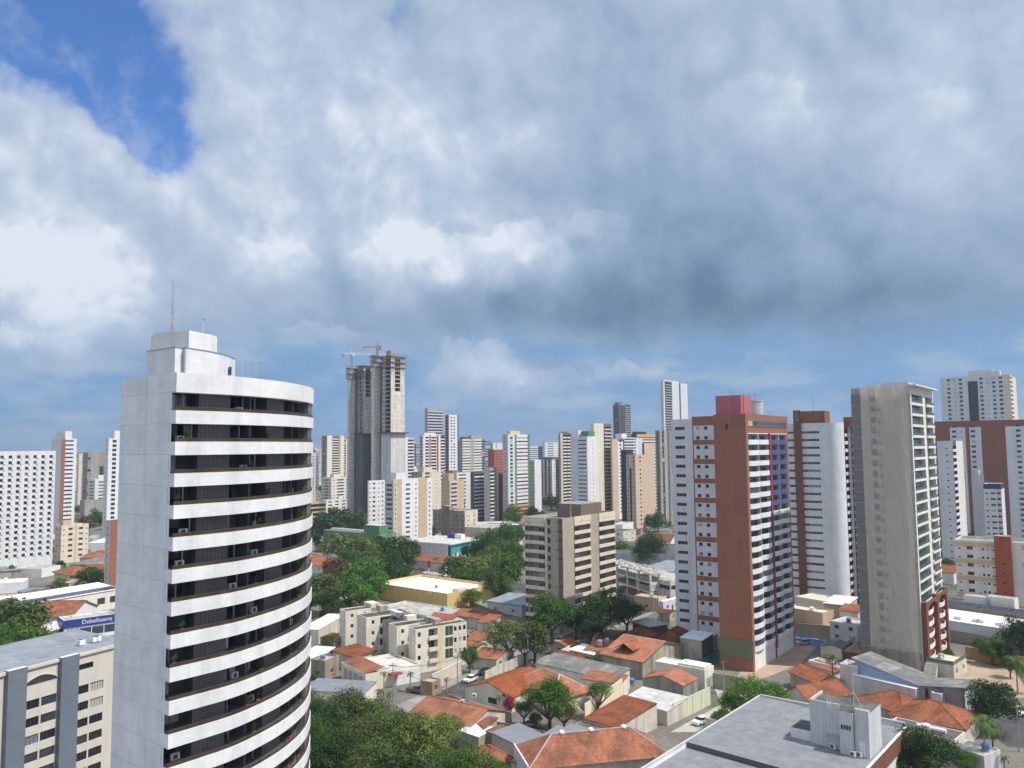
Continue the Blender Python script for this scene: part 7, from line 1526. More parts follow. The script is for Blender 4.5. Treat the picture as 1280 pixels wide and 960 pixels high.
wl('green safety sheet fence beside the terracotta tower', [gp(876, 835), gp(890, 828), gp(903, 832)], 2.2, 'teal_green')
wl('dark green wire fence panel behind the sports court', [gp(587, 760), gp(602, 766), gp(640, 780)], 2.6, 'olive_net')
# ---- left: shops and sheds
b = H('navy_sign_store', 'white corner store with a navy fascia and white lettering', (80.6, 776), (63, 772.5), (148, 768.6), 6.6, 'flat', 'roof_concrete', 'white', wins=(0, 0), par=.4, cat='store', door=False)
b.box('fascia', (-b.W, -.25, 4.2), (.25, -.003, 6.6), 'sign_navy'); b.box('fascia', (.003, 0, 4.2), (.25, b.D, 6.62), 'sign_navy')
for y in range(4): b.box('window', (.004, b.D * (.05 + .24 * y), 1.2), (.05, b.D * (.05 + .24 * y) + 3.4, 3.6), 'glass_blue')
for y in range(2): b.box('window', (-b.W * (.15 + .45 * y) - 1.6, -.05, .8), (-b.W * (.15 + .45 * y), -.004, 3.4), 'glass_grey')
def lettering(root, body, size, loc, rot, mat='metal_white'):
    cu = bpy.data.curves.new('lettering', 'FONT'); cu.body = body; cu.size = size; cu.extrude = .02; cu.align_x = 'CENTER'; cu.materials.append(MATS[mat])
    t_ = bpy.data.objects.new('lettering_curve', cu); COL.objects.link(t_); me = bpy.data.meshes.new_from_object(t_); bpy.data.objects.remove(t_); o = bpy.data.objects.new('lettering', me); COL.objects.link(o); o.parent = root; o.location = loc; o.rotation_euler = rot; return o
LET = [(b, 'Debelloams', 1.9, (.29, b.D * .62, 4.85), (R(90), 0, R(90))), (b, 'Ola Sua', 1.3, (-b.W * .5, -.29, 4.9), (R(90), 0, 0))]
for q in LET: lettering(q[0].root, *q[1:])
b = H('white_gable_house', 'white house with a steep orange gable roof behind the navy sign store', (88, 770), (46, 768), (110, 757), 6.4, 'ridge_x', 'clay_tile', 'white', rise=3.4, wins=(2, 1), floors=2, ov=.5, sidem='white', door=False)
k = roof_mesh(4, b.D * .7, 0, 'shed_x', 'old_clay_tile', .8, .2); k.build('porch_roof', b.root, (4.0, b.D * .15, 4.0)); b.box('porch', (.01, b.D * .2, 0), (3.8, b.D * .8, 3.9), 'white')
b = H('solar_shed', 'long white shed with a row of dark solar panels behind the orange gable house', (8, 760), (-19, 755), (150, 736), 7, 'shed_x', 'white_sheet', 'white', rise=1.2, wins=(0, 0), ov=.3, cat='shed', sidem='warm_white', door=False)
for t in range(11):
    k = Acc(); y = b.D * (.12 + .08 * t); e = b.D * .075; zz = 7.28; s_ = 1.2 / b.W
    k.poly([(-.5, y, zz + .5 * s_), (-.5, y + e, zz + .5 * s_), (-5.5, y + e, zz + 5.5 * s_), (-5.5, y, zz + 5.5 * s_)], 'solar'); k.box((-5.4, y + .05, zz - .1), (-.6, y + .1, zz + .05), 'metal_grey'); k.build('solar_panel', b.root)
for t in (.5, .62, .78, .9): b.box('window', (.004, b.D * t, 2.5), (.06, b.D * t + 3, 4.8), 'glass_grey')
H('brick_cottage', 'small brick cottage with a grey roof beside the bright green tree', (52, 792), (38, 785), (66, 781), 4.2, 'ridge_y', 'pale_sheet', 'brick_red', rise=1.4, wins=(1, 1), ov=.2)
H('cream_flat_block', 'cream flat roofed block left of the tile hip roof house', (30, 762), (-20, 768), (51, 740), 6.5, 'flat', 'roof_concrete', 'cream', wins=(0, 2), cat='building', door=False)
b = H('hip_villa', 'villa with a reddish hip roof and columned porch behind the solar shed', (87, 718), (67, 714), (122, 714), 6.5, 'hip', 'clay_tile', 'beige', rise=2.4, wins=(2, 2), floors=2, ov=1.0)
b.box('porch_slab', (-b.W * .6, -3, 3.1), (b.D * .1, -.01, 3.4), 'pale_cream')
for x in (-b.W * .55, -b.W * .3, -.3): b.box('column', (x - .2, -2.8, 0), (x + .2, -2.4, 3.09), 'pale_cream')
H('villa_annex', 'orange roof beside the reddish hip roof villa', (126, 713), (113, 709), (135, 706), 4.5, 'ridge_x', 'clay_tile', 'beige', rise=1.4, wins=(0, 1))
H('small_red_house', 'small red roof right of the six floor cream block', (122, 697), (108, 695), (128, 690), 4.5, 'ridge_x', 'clay_tile', 'plaster', rise=1.4, wins=(0, 1))
H('white_carport', 'long white carport roof below the white hotel', (30, 727), (-20, 735), (72, 720), 4.5, 'flat', 'roof_white', 'white', wins=(0, 0), par=.2, cat='carport', door=False)
H('grey_carport', 'grey sheet canopy at the foot of the white hotel', (26, 713), (-20, 722), (64, 708), 4, 'shed_x', 'fibre_sheet', 'dirty_plaster', rise=.4, wins=(0, 0), cat='carport', door=False)
H('pale_carport', 'pale flat canopy next to the hotel pilotis', (52, 711), (34, 708), (62, 706), 4.2, 'flat', 'roof_concrete', 'white', wins=(0, 0), par=.2, cat='carport', door=False)
H('blue_white_block', 'blue grey and white low block right of the six floor cream block', (117, 672), (108, 672), (121, 668), 9, 'flat', 'roof_concrete', 'blue_pale', wins=(0, 1), floors=3, cat='building', door=False)
H('white_hall', 'low white hall roof between the blue block and the terracotta block', (134, 678), (118, 676), (145, 668), 7, 'flat', 'roof_white', 'white', wins=(0, 0), cat='hall', door=False)
H('grey_shed', 'dark grey canopy shed right of the reddish hip villa', (128, 706), (104, 702), (140, 697), 4, 'shed_y', 'fibre_sheet', 'dirty_plaster', rise=.4, wins=(0, 0), cat='shed', door=False)
sheet_obj('hotel_garden', [gp(58, 712), gp(70, 724), gp(104, 706), gp(96, 700)], .016, 'court_green')
# ================================================================== trees
t = tree
# grove in front, bottom left of the street
for px, py, r, z, mt, lab in (
    (400, 905, 34, 9.0, 'leaf_dark', 'dark tree squeezed against the curved tower'),
    (436, 893, 40, 9.5, 'leaf_olive', 'greyish tree behind the front of the near grove'),
    (478, 908, 40, 8.5, 'leaf_olive', 'broad olive tree in the middle of the near grove'),
    (420, 945, 44, 8.5, 'leaf_dark', 'dark low tree at the bottom beside the curved tower'),
    (528, 938, 52, 8.5, 'leaf_yellow_green', 'largest bright yellow green crown at the bottom of the photo'),
    (470, 960, 44, 8.0, 'leaf_olive', 'olive crown cut by the bottom edge'),
    (590, 960, 36, 7.0, 'leaf_olive', 'soft olive tree at the right end of the near grove'),
    (566, 965, 40, 7.5, 'leaf_mid', 'mid green crown cut by the bottom edge near the orange roofs')):
    t(px, py, r, z, lab, mt, asp=.85)
for px, py, r, z, mt, lab in (
    (392, 928, 36, 8.0, 'leaf_mid', 'mid green tree at the curved tower side of the near grove'),
    (448, 925, 36, 8.5, 'leaf_olive', 'small olive crown in the centre of the near grove'),
    (500, 925, 34, 8.0, 'leaf_mid', 'green crown between the olive and the bright yellow green trees'),
    (500, 968, 40, 7.5, 'leaf_dark', 'dark crown at the bottom edge below the bright tree'),
    (556, 915, 28, 7.5, 'leaf_yellow_green', 'smaller yellow green crown behind the brightest grove tree'),
    (610, 968, 30, 6.0, 'leaf_mid', 'mid green crown at the bottom edge right of the grove'),
    (385, 885, 26, 8.0, 'leaf_olive', 'olive tree behind the dark tree by the curved tower'),
    (438, 738, 24, 8, 'leaf_mid', 'full green tree between the brownish and tall bright trees'),
    (412, 755, 20, 6, 'leaf_dark', 'dark low tree in front of the grey green tree'),
    (470, 735, 18, 7, 'leaf_bright', 'bright tree leaning over the yellow hall wall'),
    (466, 702, 22, 8, 'leaf_olive', 'olive tree between the school trees and the avenue'),
    (440, 703, 22, 8, 'leaf_mid', 'green tree below the olive school tree'),
    (512, 688, 16, 8, 'leaf_dark', 'dark tree touching the mural store side wall'),
    (615, 698, 20, 7, 'leaf_mid', 'green tree at the foot of the dense round avenue tree'),
    (586, 722, 18, 6, 'leaf_mid', 'full tree just behind the yellow hall parapet'),
    (618, 728, 20, 7, 'leaf_olive', 'olive tree left of the low bright tree'),
    (645, 706, 15, 7, 'leaf_dark', 'dark tree touching the beige tower left face'),
    (648, 668, 14, 8, 'leaf_mid', 'green tree behind the beige tower left corner'),
    (385, 650, 14, 8, 'leaf_mid', 'green tree beside the half built block'),
    (432, 662, 12, 8, 'leaf_mid', 'small green tree over the school roof end'),
    (465, 650, 12, 8, 'leaf_bright', 'bright tree left of the white twelve floor block'),
    (668, 640, 10, 7, 'leaf_dark', 'dark tree right of the green striped tower foot'),
    (705, 628, 12, 8, 'leaf_mid', 'green tree below the brown gridded tower'),
    (720, 775, 18, 6, 'leaf_dark', 'dark tree at the foot of the beige tower corner'),
    (738, 788, 16, 5, 'leaf_dark', 'low dark tree over the dark street wall'),
    (618, 800, 10, 4, 'leaf_brown', 'dry brown garden tree behind the clipped round tree'),
    (655, 885, 14, 4, 'leaf_mid', 'green shrub tree left of the bright garden tree'),
    (670, 897, 10, 3, 'leaf_mid', 'low green shrub behind the silver car'),
    (950, 884, 22, 5, 'leaf_mid', 'lower green crown hugging the grey sheet roof'),
    (915, 878, 18, 5.5, 'leaf_bright', 'left crown of the big green driveway tree'),
    (1262, 830, 12, 3.5, 'leaf_mid', 'low shrub tree by the mustard wall'),
    (1222, 806, 9, 3, 'leaf_mid', 'white flowering bush left of the round garden tree'),
    (1130, 952, 18, 5, 'leaf_dark', 'dark crown left of the bottom right mango tree'),
    (1100, 955, 10, 5, 'leaf_mid', 'green tree squeezed beside the grey hall gable'),
    (75, 728, 9, 4, 'leaf_bright', 'small bright tree beside the villa porch'),
    (8, 770, 26, 7, 'leaf_dark', 'dark tree behind the olive tree at the left edge'),
    (12, 800, 24, 7, 'leaf_mid', 'green tree cut by the left edge')):
    t(px, py, r, z, lab, mt, asp=.85)
# street and garden trees
for px, py, r, z, mt, kd, lab in (
    (587, 820, 12, 4.5, 'leaf_mid', 'dense', 'clipped round tree on the pavement beside the cream block'),
    (636, 795, 32, 7.5, 'leaf_olive', 'loose', 'wide spreading olive street tree over orange roofs'),
    (668, 800, 26, 6.5, 'leaf_olive', None, 'olive street tree right of the wide spreading tree'),
    (656, 806, 14, 5.5, 'leaf_bright', None, 'small bright green tree between the two olive street trees'),
    (690, 771, 31, 8, 'leaf_mid', 'dense', 'dense round green tree in front of the beige tower'),
    (752, 768, 30, 8, 'leaf_dark', 'dense', 'very dark tree in the tower shadow, right of the beige tower'),
    (783, 766, 20, 7, 'leaf_dark', 'dense', 'small dark tree in shadow beside the shop canopy'),
    (686, 878, 33, 6.5, 'leaf_bright', None, 'bright green garden tree above the silver car'),
    (705, 890, 16, 4.5, 'leaf_yellow', None, 'yellow green shrubby tree right of the silver car'),
    (748, 864, 17, 6.0, 'leaf_bright', 'loose', 'light green feathery tree over the pale yellow wall'),
    (934, 872, 33, 7, 'leaf_bright', None, 'big green tree behind the grey sheet roof'),
    (966, 874, 22, 6, 'leaf_bright', None, 'lower right crown beside the big green tree'),
    (905, 896, 12, 4, 'leaf_bright', None, 'small low tree at the driveway edge'),
    (1240, 882, 31, 5.5, 'leaf_dark', 'dense', 'round dark mango tree at right by the side street'),
    (1158, 944, 36, 6.0, 'leaf_dark', 'dense', 'round dark mango tree at the bottom right'),
    (1112, 948, 13, 5, 'leaf_olive', None, 'olive shrub tree beside the brick gable of the grey hall'),
    (1205, 952, 17, 3.5, 'leaf_bright', None, 'bright bush behind the white side building'),
    (1276, 797, 24, 6, 'leaf_dark', 'dense', 'dark tree cut by the right edge'),
    (1240, 812, 17, 4, 'leaf_mid', 'dense', 'round garden tree left of the dark edge tree'),
    (1256, 815, 14, 4, 'leaf_dark', None, 'dark garden tree beside the edge tree'),
    (1216, 728, 9, 4, 'leaf_bright', None, 'small bright tree beside the cream five floor block'),
    (1184, 704, 8, 6, 'leaf_mid', None, 'green tree behind the orange roofs at right'),
    (1186, 818, 7, 1.4, 'leaf_mid', None, 'green shrub by the podium steps'),
    (1196, 834, 6, 1.2, 'leaf_bright', None, 'small bright shrub in the condominium bed'),
    (22, 783, 38, 9, 'leaf_olive', None, 'large dark olive tree at the left edge'),
    (34, 806, 31, 7, 'leaf_bright', None, 'bright green tree in front of the large olive tree'),
    (112, 722, 14, 5, 'leaf_mid', None, 'garden tree beside the reddish hip villa'),
    (128, 724, 12, 5, 'leaf_dark', None, 'darker garden tree by the terracotta block'),
    (120, 648, 13, 6, 'leaf_mid', None, 'green tree below the concrete podium'),
    (136, 652, 11, 6, 'leaf_dark', None, 'dark green tree left of the terracotta block'),
    (105, 655, 12, 6, 'leaf_brown', None, 'brownish bare looking tree behind the cream block'),
    (97, 636, 6, 6, 'leaf_mid', None, 'small tree beside the striped tower'),
    (404, 742, 25, 8, 'leaf_olive', None, 'grey green tree beside the curved tower flank'),
    (386, 748, 22, 7, 'leaf_olive', None, 'dull olive tree touching the curved tower'),
    (455, 722, 27, 9, 'leaf_bright', None, 'tall bright green tree left of the yellow hall'),
    (455, 748, 17, 6, 'leaf_bright', None, 'lower bright green tree beside the yellow hall wall'),
    (420, 715, 18, 8, 'leaf_brown', None, 'brownish tree beside the gabled school'),
    (430, 688, 24, 8, 'leaf_olive', None, 'olive tree in front of the green school'),
    (452, 690, 20, 8, 'leaf_yellow_green', None, 'yellowish tree in front of the green school'),
    (475, 686, 20, 8, 'leaf_mid', None, 'green tree right of the yellowish school tree'),
    (496, 695, 24, 9, 'leaf_dark', None, 'dark broad tree at the avenue corner'),
    (483, 706, 18, 7, 'leaf_dark', None, 'dark lower tree behind the yellow hall'),
    (490, 716, 12, 4, 'leaf_mid', None, 'low green hedge tree along the hall back wall'),
    (505, 716, 10, 3, 'leaf_mid', None, 'second low green hedge tree along the hall back wall'),
    (400, 655, 16, 8, 'leaf_dark', None, 'dark tree at the left end of the school grove'),
    (420, 651, 20, 9, 'leaf_dark', None, 'broad dark tree behind the green school roof'),
    (447, 651, 17, 9, 'leaf_mid', None, 'green tree behind the green stair tower'),
    (443, 659, 6, 7, 'leaf_dark', 'dense', 'dark conical tree behind the school roof'),
    (625, 680, 25, 10, 'leaf_mid', 'dense', 'dense round green tree right of the teal mural'),
    (638, 690, 17, 8, 'leaf_mid', None, 'lighter tree in front of the dense round tree'),
    (592, 690, 14, 6, 'leaf_dark', None, 'dark tree in front of the teal mural'),
    (605, 683, 13, 7, 'leaf_dark', None, 'dark tree between the mural and the dense round tree'),
    (572, 714, 19, 6, 'leaf_mid', None, 'green tree behind the right part of the yellow hall'),
    (600, 714, 24, 7, 'leaf_yellow_green', None, 'yellowish green avenue tree behind the yellow hall'),
    (632, 716, 24, 8, 'leaf_mid', None, 'big green tree left of the beige tower'),
    (628, 735, 14, 4, 'leaf_bright', None, 'low bright tree at the foot of the beige tower'),
    (543, 704, 7, 3, 'leaf_olive', 'dense', 'small round tree in front of the mural annex'),
    (590, 747, 13, 4, 'leaf_yellow_green', None, 'bushy tree beside the right end of the yellow hall'),
    (640, 646, 12, 6, 'leaf_mid', 'dense', 'green tree behind the teal fronted shed'),
    (604, 642, 8, 6, 'leaf_mid', None, 'small tree beside the brown ruin'),
    (650, 642, 8, 6, 'leaf_dark', None, 'dark tree below the green striped tower'),
    (600, 625, 9, 8, 'leaf_dark', None, 'dark tree below the grey pier block'),
    (780, 688, 13, 5, 'leaf_bright', None, 'bright green tree right of the beige tower'),
    (812, 688, 20, 7, 'leaf_dark', 'dense', 'dark broad tree left of the terracotta tower wing'),
    (795, 650, 15, 7, 'leaf_dark', None, 'dark green tree behind the black roofed hall'),
    (822, 652, 13, 7, 'leaf_mid', None, 'green tree behind the rusty roof shed'),
    (773, 634, 7, 8, 'leaf_palm', None, 'feathery tree at the foot of the tan block'),
    (690, 628, 12, 8, 'leaf_dark', None, 'dark tree below the dark frame block'),
    (681, 605, 8, 8, 'leaf_mid', None, 'green tree in front of the dark frame block'),
    (697, 612, 8, 8, 'leaf_dark', None, 'dark tree below the navy side of the dark frame block'),
    (812, 622, 12, 8, 'leaf_dark', None, 'dark trees below the beige slab'),
    (745, 826, 7, 3, 'leaf_mid', None, 'garden bush behind the patched roof hall'),
    (410, 802, 9, 4, 'leaf_mid', None, 'green tree beside the white roof shed'),
    (388, 770, 9, 3, 'leaf_mid', None, 'shrub by the white roof shed near the curved tower'),
    (416, 762, 8, 2, 'leaf_yellow_green', None, 'yellowish hedge shrub behind the white roof shed'),
    (436, 756, 8, 2, 'leaf_bright', None, 'bright hedge shrub behind the cream apartment block'),
    (548, 873, 6, 2, 'leaf_bright', None, 'small green shrub on the pavement near the pickup')):
    t(px, py, r * (1.22 if py < 760 and r > 9 else 1.1), z, lab, mt, kd, asp=.92 if kd == 'dense' else .85)
t(637, 880, 10, 2.6, 'magenta bougainvillea beside the silver car', 'petal_magenta', 'dense', name='bougainvillea', cat='shrub', asp=1.0)
t(731, 880, 9, 3.0, 'white flowering bush in front of the pale yellow wall', 'petal_white', 'dense', name='flowering_bush', cat='shrub', asp=1.1)
palm(1040, 822, 7.5, 15, 'fan palm beside the small white box house', 'bark', 0)
palm(1229, 905, 9.5, 26, 'tall palm in front of the white side building', 'bark_pale', 1)
palm(1240, 912, 7.5, 20, 'shorter palm right of the tall palm', 'bark', 0)
palm(1270, 828, 7.5, 20, 'palm at the right edge above the side street', 'bark_pale', 1)
palm(1284, 838, 5.5, 14, 'palm cut by the right edge', 'bark_pale', 0)
palm(475, 864, 4.5, 9, 'young palm in front of the patchwork roof house', 'bark_pale', 0)
palm(487, 867, 3.2, 8, 'yellowish young palm right of the patchwork house door', 'bark_pale', 1)
palm(480, 842, 5.5, 7, 'small palm behind the patchwork house parapet', 'bark_pale', 1)
palm(513, 842, 4.5, 7, 'small palm at the white perforated wall', 'bark_pale', 0)
palm(558, 849, 2.8, 6, 'young palm on the pavement by the white topped wall', 'bark_pale', 1)
palm(624, 871, 3.4, 7, 'garden palm in front of the stained cream gable', 'bark_pale', 0)
palm(747, 816, 4.6, 9, 'garden palm left of the big orange roof house', 'bark_pale', 1)
palm(631, 925, 3.5, 9, 'garden palm between the white canopy and the pale roof shed', 'bark_pale', 0)
palm(1255, 948, 4, 10, 'low palm on the lawn at bottom right', 'bark_pale', 1)
palm(772, 634, 8, 7, 'distant palm at the foot of the tan block', 'bark', 0)
# ================================================================== cars
def carp(kind, paint, px, py, head, lab): p = gp(px, py); return car(kind, paint, p.x, p.y, head, lab)
sa = math.atan2((G(740, 787) - G(548, 876)).y, (G(740, 787) - G(548, 876)).x)
carp('hatch', 'car_white', 588, 852, sa, 'white hatchback driving on the street beside the clipped tree')
carp('pickup', 'car_grey', 521, 866, sa + math.pi * .5 + .15, 'grey pickup truck parked in the front yard')
carp('sedan', 'car_silver', 663, 908, R(-28), 'silver sedan parked under the bright green garden tree')
carp('sedan', 'car_black', 606, 842, sa, 'black sedan parked in the tree shade on the street')
carp('hatch', 'car_white', 1275, 893, R(75), 'white van like car on the side street at the right edge')
carp('hatch', 'car_silver', 530, 712, R(10), 'silver car on the avenue behind the yellow hall')
carp('sedan', 'car_white', 556, 712, R(12), 'white car on the avenue in front of the mural annex')
for k, (x, col_) in enumerate(((775, 'car_silver'), (785, 'car_white'), (796, 'car_black'), (808, 'car_grey'), (820, 'car_white'), (832, 'car_red'))): carp('hatch', col_, x, 700 + .1 * k, R(60), ('silver', 'first white', 'black', 'grey', 'second white', 'red')[k] + ' car parked behind the black roofed hall')
# ================================================================== poles, lamps, small things
def pole(px, py, h, lab, lamp=False, arms=True, name='utility_pole', mat='concrete'):
    p = gp(px, py); r_ = thing(name, lab, 'utility pole' if not lamp else 'street lamp', (p.x, p.y, 0)); a = Acc(); a.tube((0, 0, 0), (0, 0, h), .16, .1, 8, mat); a.build('pole', r_)
    if arms:
        a = Acc(); a.box((-1, -.06, h - .7), (1, .06, h - .55), 'wood_dark')
        for x in (-.9, -.3, .3, .9): a.tube((x, 0, h - .55), (x, 0, h - .3), .05, .04, 5, 'frame_grey')
        a.build('crossarm', r_)
    if lamp:
        for s_ in ((-1, 1) if lamp == 2 else (1,)):
            a = Acc(); a.tube((0, 0, h - .3), (s_ * 1.6, 0, h + .3), .05, .04, 5, mat); a.build('arm', r_); k = Acc(); k.box((min(s_ * 1.5, s_ * 2.2), -.14, h + .22), (max(s_ * 1.5, s_ * 2.2), .14, h + .36), 'metal_grey'); k.build('lamp_head', r_)
    return r_
pole(506, 715, 10, 'double armed street lamp on the avenue behind the yellow hall', 2, False, 'street_lamp', 'metal_white')
pole(572, 862, 8.5, 'concrete utility pole in front of the white topped wall')
pole(491, 877, 9, 'utility pole beside the young palms'); pole(615, 838, 8.5, 'utility pole beside the worn cream wall'); pole(660, 835, 9, 'thick dark pole by the white car under the street tree')
pole(718, 800, 9, 'street lamp near the dense round tree', 1, False, 'street_lamp', 'metal_grey'); pole(817, 774, 9, 'utility pole in front of the brown shop canopy'); pole(823, 773, 9, 'utility pole right of the brown shop canopy'); pole(838, 762, 11, 'tall grey pole by the lilac gatehouse')
pole(537, 712, 7, 'short grey pole in front of the mural annex', 1, False, 'street_lamp', 'metal_grey'); pole(1274, 940, 9, 'utility pole at the right edge of the side street')
def prop(fn, name, lab, cat, px, py, z): p = gp(px, py, z); r_ = thing(name, lab, cat, (p.x, p.y, z)); fn(r_); return r_
def totem(r_):
    a = Acc(); a.box((-.25, -.2, 0), (.25, .2, 5), 'metal_white'); a.build('post', r_); a = Acc(); a.box((-.7, -.28, 3.2), (.7, .28, 6.4), 'car_red'); a.build('panel', r_)
prop(totem, 'sign_totem', 'red and white sign totem behind the yellow hall', 'sign', 536, 718, 0)
def tankb(r_):
    a = Acc(); a.lathe([(.75, 0), (.95, 1.0), (1.0, 1.05), (.9, 1.25), (0, 1.45)], (0, 0, .3), 18, 'tank_blue'); a.build('tank', r_); k = Acc(); k.box((-.8, -.8, 0), (.8, .8, .3), 'concrete'); k.build('base', r_)
prop(tankb, 'water_tank', 'blue water tank beside the grimy wall of the big orange roof house', 'water tank', 789, 856, .02)
def condenser(r_): k = Acc(); k.box((-.45, -.2, 0), (.45, .2, .7), 'metal_white'); k.build('casing', r_); k = Acc(); k.lathe([(.26, 0), (.25, .02), (0, .02)], (0, 0, 0), 12, 'metal_dark'); o = k.build('fan', r_, (-.1, -.2, .36)); o.rotation_euler = (R(90), 0, 0)
for px, py, z, lab in ((544, 876, 4.6, 'left small box ventilator on the three ridge house'), (578, 879, 4.6, 'middle small box ventilator on the three ridge house'), (593, 871, 5.2, 'upper small box ventilator on the three ridge house')): prop(condenser, 'roof_ventilator', lab, 'ventilator', px, py, z)
# ================================================================== the rest of the town, away into the distance
taken = []
for o in list(COL.objects):
    if o.parent is None and o.get('category') and o.type == 'EMPTY': taken.append((o.location.x, o.location.y))
def clear(x, y, m): return all((x - a) ** 2 + (y - b) ** 2 > m * m for a, b in taken)
def pix(x, y, z):
    v = Vector((x, y, z)) - CAM; return 640 + F_PX * v.dot(rgt) / v.dot(fwd), 480 - F_PX * v.dot(upv) / v.dot(fwd)
def inside(x, y, m):
    for (ox, oy, a, W_, D_) in FOOT:
        dx, dy = x - ox, y - oy
        if abs(dx) > 70 or abs(dy) > 70: continue
        lx = dx * math.cos(a) - dy * math.sin(a); ly = dx * math.sin(a) + dy * math.cos(a)
        if -W_ - m < lx < m and -m < ly < D_ + m: return True
    return False
def near_road(x, y, m):
    for w, P in ROADS:
        for p, q in zip(P, P[1:]):
            d = q - p; t_ = max(0, min(1, (Vector((x, y)) - p).dot(d) / d.length_squared))
            if (Vector((x, y)) - p - d * t_).length < w / 2 + m: return True
    return False
OPEN = [(gp(1225, 850), 22), (gp(870, 895), 14), (gp(970, 828), 16), (gp(1030, 790), 22), (gp(515, 876), 8), (gp(660, 906), 13), (gp(700, 892), 8), (gp(620, 762), 12)]
rg = random.Random(5); ns = nt_ = 0
for i in range(11000):
    d = rg.uniform(165, 560); px = rg.uniform(-130, 1400)
    if px < 130 and d < 215: continue
    p = at(px, 700, d); x, y = p.x, p.y
    if near_road(x, y, 3.2) or any((x - c.x) ** 2 + (y - c.y) ** 2 < r_ * r_ for c, r_ in OPEN): continue
    k = rg.random()
    if k < .5 and ns < 230:
        w, dd = rg.uniform(3.5, 8), rg.uniform(3.5, 9)
        if inside(x, y, 1) or inside(x - w * .9, y + .5 * w, 1) or inside(x + dd * .6, y + dd * .8, 1) or inside(x - w * .4, y + dd * .8, .5): continue
        ns += 1; kd = rg.choice(('shed_y', 'shed_x', 'ridge_x', 'flat', 'ridge_y')); rm = rg.choice(('clay_tile', 'old_clay_tile', 'clay_tile', 'fibre_sheet', 'pale_sheet', 'metal_sheet', 'fresh_clay_tile')) if kd != 'flat' else rg.choice(('roof_concrete', 'roof_dark', 'roof_white'))
        house_at('annex', 'small annex roof in a yard between the town houses', (x, y), 37 + rg.uniform(-3, 3), w, dd, rg.uniform(2.6, 3.6), kd, rm, rg.choice(('plaster', 'dirty_plaster', 'white', 'pale_cream', 'brick_plain')), rise=rg.uniform(.4, 1.1), ov=.2, wins=(rg.choice((0, 1)), rg.choice((0, 1))), door=False, cat='annex', group='small annexes in the yards')
    elif nt_ < 240:
        if inside(x, y, .6): continue
        nt_ += 1; h = rg.choice((rg.uniform(1.0, 2.4), rg.uniform(2.5, 4.5))); tree_at(x, y, h, h * rg.uniform(.5, .8), 'garden shrub growing in a yard between the town houses', rg.choice(('leaf_mid', 'leaf_dark', 'leaf_olive', 'leaf_bright', 'leaf_yellow_green')), group='garden shrubs between the houses', name='shrub', cat='shrub', asp=.8, lod=1)
r = random.Random(21)
GA = (math.sin(R(37)), math.cos(R(37))); GB = (math.cos(R(37)), -math.sin(R(37)))
n_h = n_t = n_b = 0
for i in range(6000):
    d = r.uniform(320, 1500); px = r.uniform(-200, 1480); p = at(px, 600, d); x, y = p.x, p.y
    u = x * GB[0] + y * GB[1]; v = x * GA[0] + y * GA[1]
    if (v % 95) < 13 or (u % 110) < 12: continue     # street gaps
    m = 17 if d < 600 else 24
    if not clear(x, y, m): continue
    k = r.random()
    # nothing in front of the buildings already placed near the axis of view
    if 380 < px < 900 and d < 420: continue
    if px > 900 and d < 330: continue
    if px < 150 and d < 560: continue
    taken.append((x, y))
    if k < .46 and n_h < 190:
        W_, D_ = r.uniform(9, 17), r.uniform(9, 20); z = r.choice((3.4, 3.6, 6.4, 6.8)); n_h += 1; kd = r.choice(('ridge_x', 'ridge_y', 'hip', 'flat', 'flat'))
        rm = {'flat': r.choice(('roof_concrete', 'roof_white', 'roof_dark', 'pale_sheet'))}.get(kd, r.choice(('clay_tile', 'fresh_clay_tile', 'old_clay_tile', 'pale_sheet')))
        house_at('town_house', 'low house in the distant town between the towers', (x, y), 37 + r.choice((0, 90)) * 0 + r.uniform(-3, 3), W_, D_, z, kd, rm, r.choice(('plaster', 'white', 'pale_cream', 'light_grey', 'peach')), floors=1 if z < 5 else 2, wins=(2, 2), door=False, group='low houses of the distant town')
    elif k < .74 and n_t < 230:
        n_t += 1; h = r.uniform(6, 12); tree_at(x, y, h, h * r.uniform(.42, .6), 'leafy tree among the distant houses', r.choice(('leaf_mid', 'leaf_dark', 'leaf_olive', 'leaf_bright', 'leaf_dark')), group='trees of the distant town')
    elif d > 640 and n_b < 170:
        n_b += 1; hh = r.uniform(24, 60); W_, D_ = r.uniform(12, 20), r.uniform(14, 26); wm = r.choice(('white', 'cool_white', 'cream', 'beige', 'light_grey', 'peach', 'terracotta', 'warm_white'))
        b = Bld('apartment_tower', 'distant apartment tower among other towers near the sea', 'building', (x, y), 37, W_, D_, hh, True, None, 'frame_grey', 'distant apartment towers')
        st = r.random(); kind = [Y(.2, wm), Y(.6, wm, band(h=1.2)), Y(.2, r.choice((wm, 'tan', 'grey', 'brown')))] if st < .5 else [Y(.3, wm, win(w=1.6)), Y(.4, r.choice((wm, 'white')), band(h=1.3)), Y(.3, wm, win(w=1.6))]
        b.face((-W_, 0), (1, 0), W_, 0, hh, kind, 3.0, 3); b.face((0, 0), (0, 1), D_, 0, hh, kind[::-1], 3.0, 3); b.face((0, D_), (-1, 0), W_, 0, hh, [(1, wm)]); b.face((-W_, D_), (0, -1), D_, 0, hh, [(1, wm)])
        b.deck([(-W_, 0), (0, 0), (0, D_), (-W_, D_)], hh, .9, 'roof_membrane', wm); b.box('roof_house', (-W_ * .7, D_ * .3, hh - .9), (-W_ * .3, D_ * .7, hh + 3), wm); b.finish()
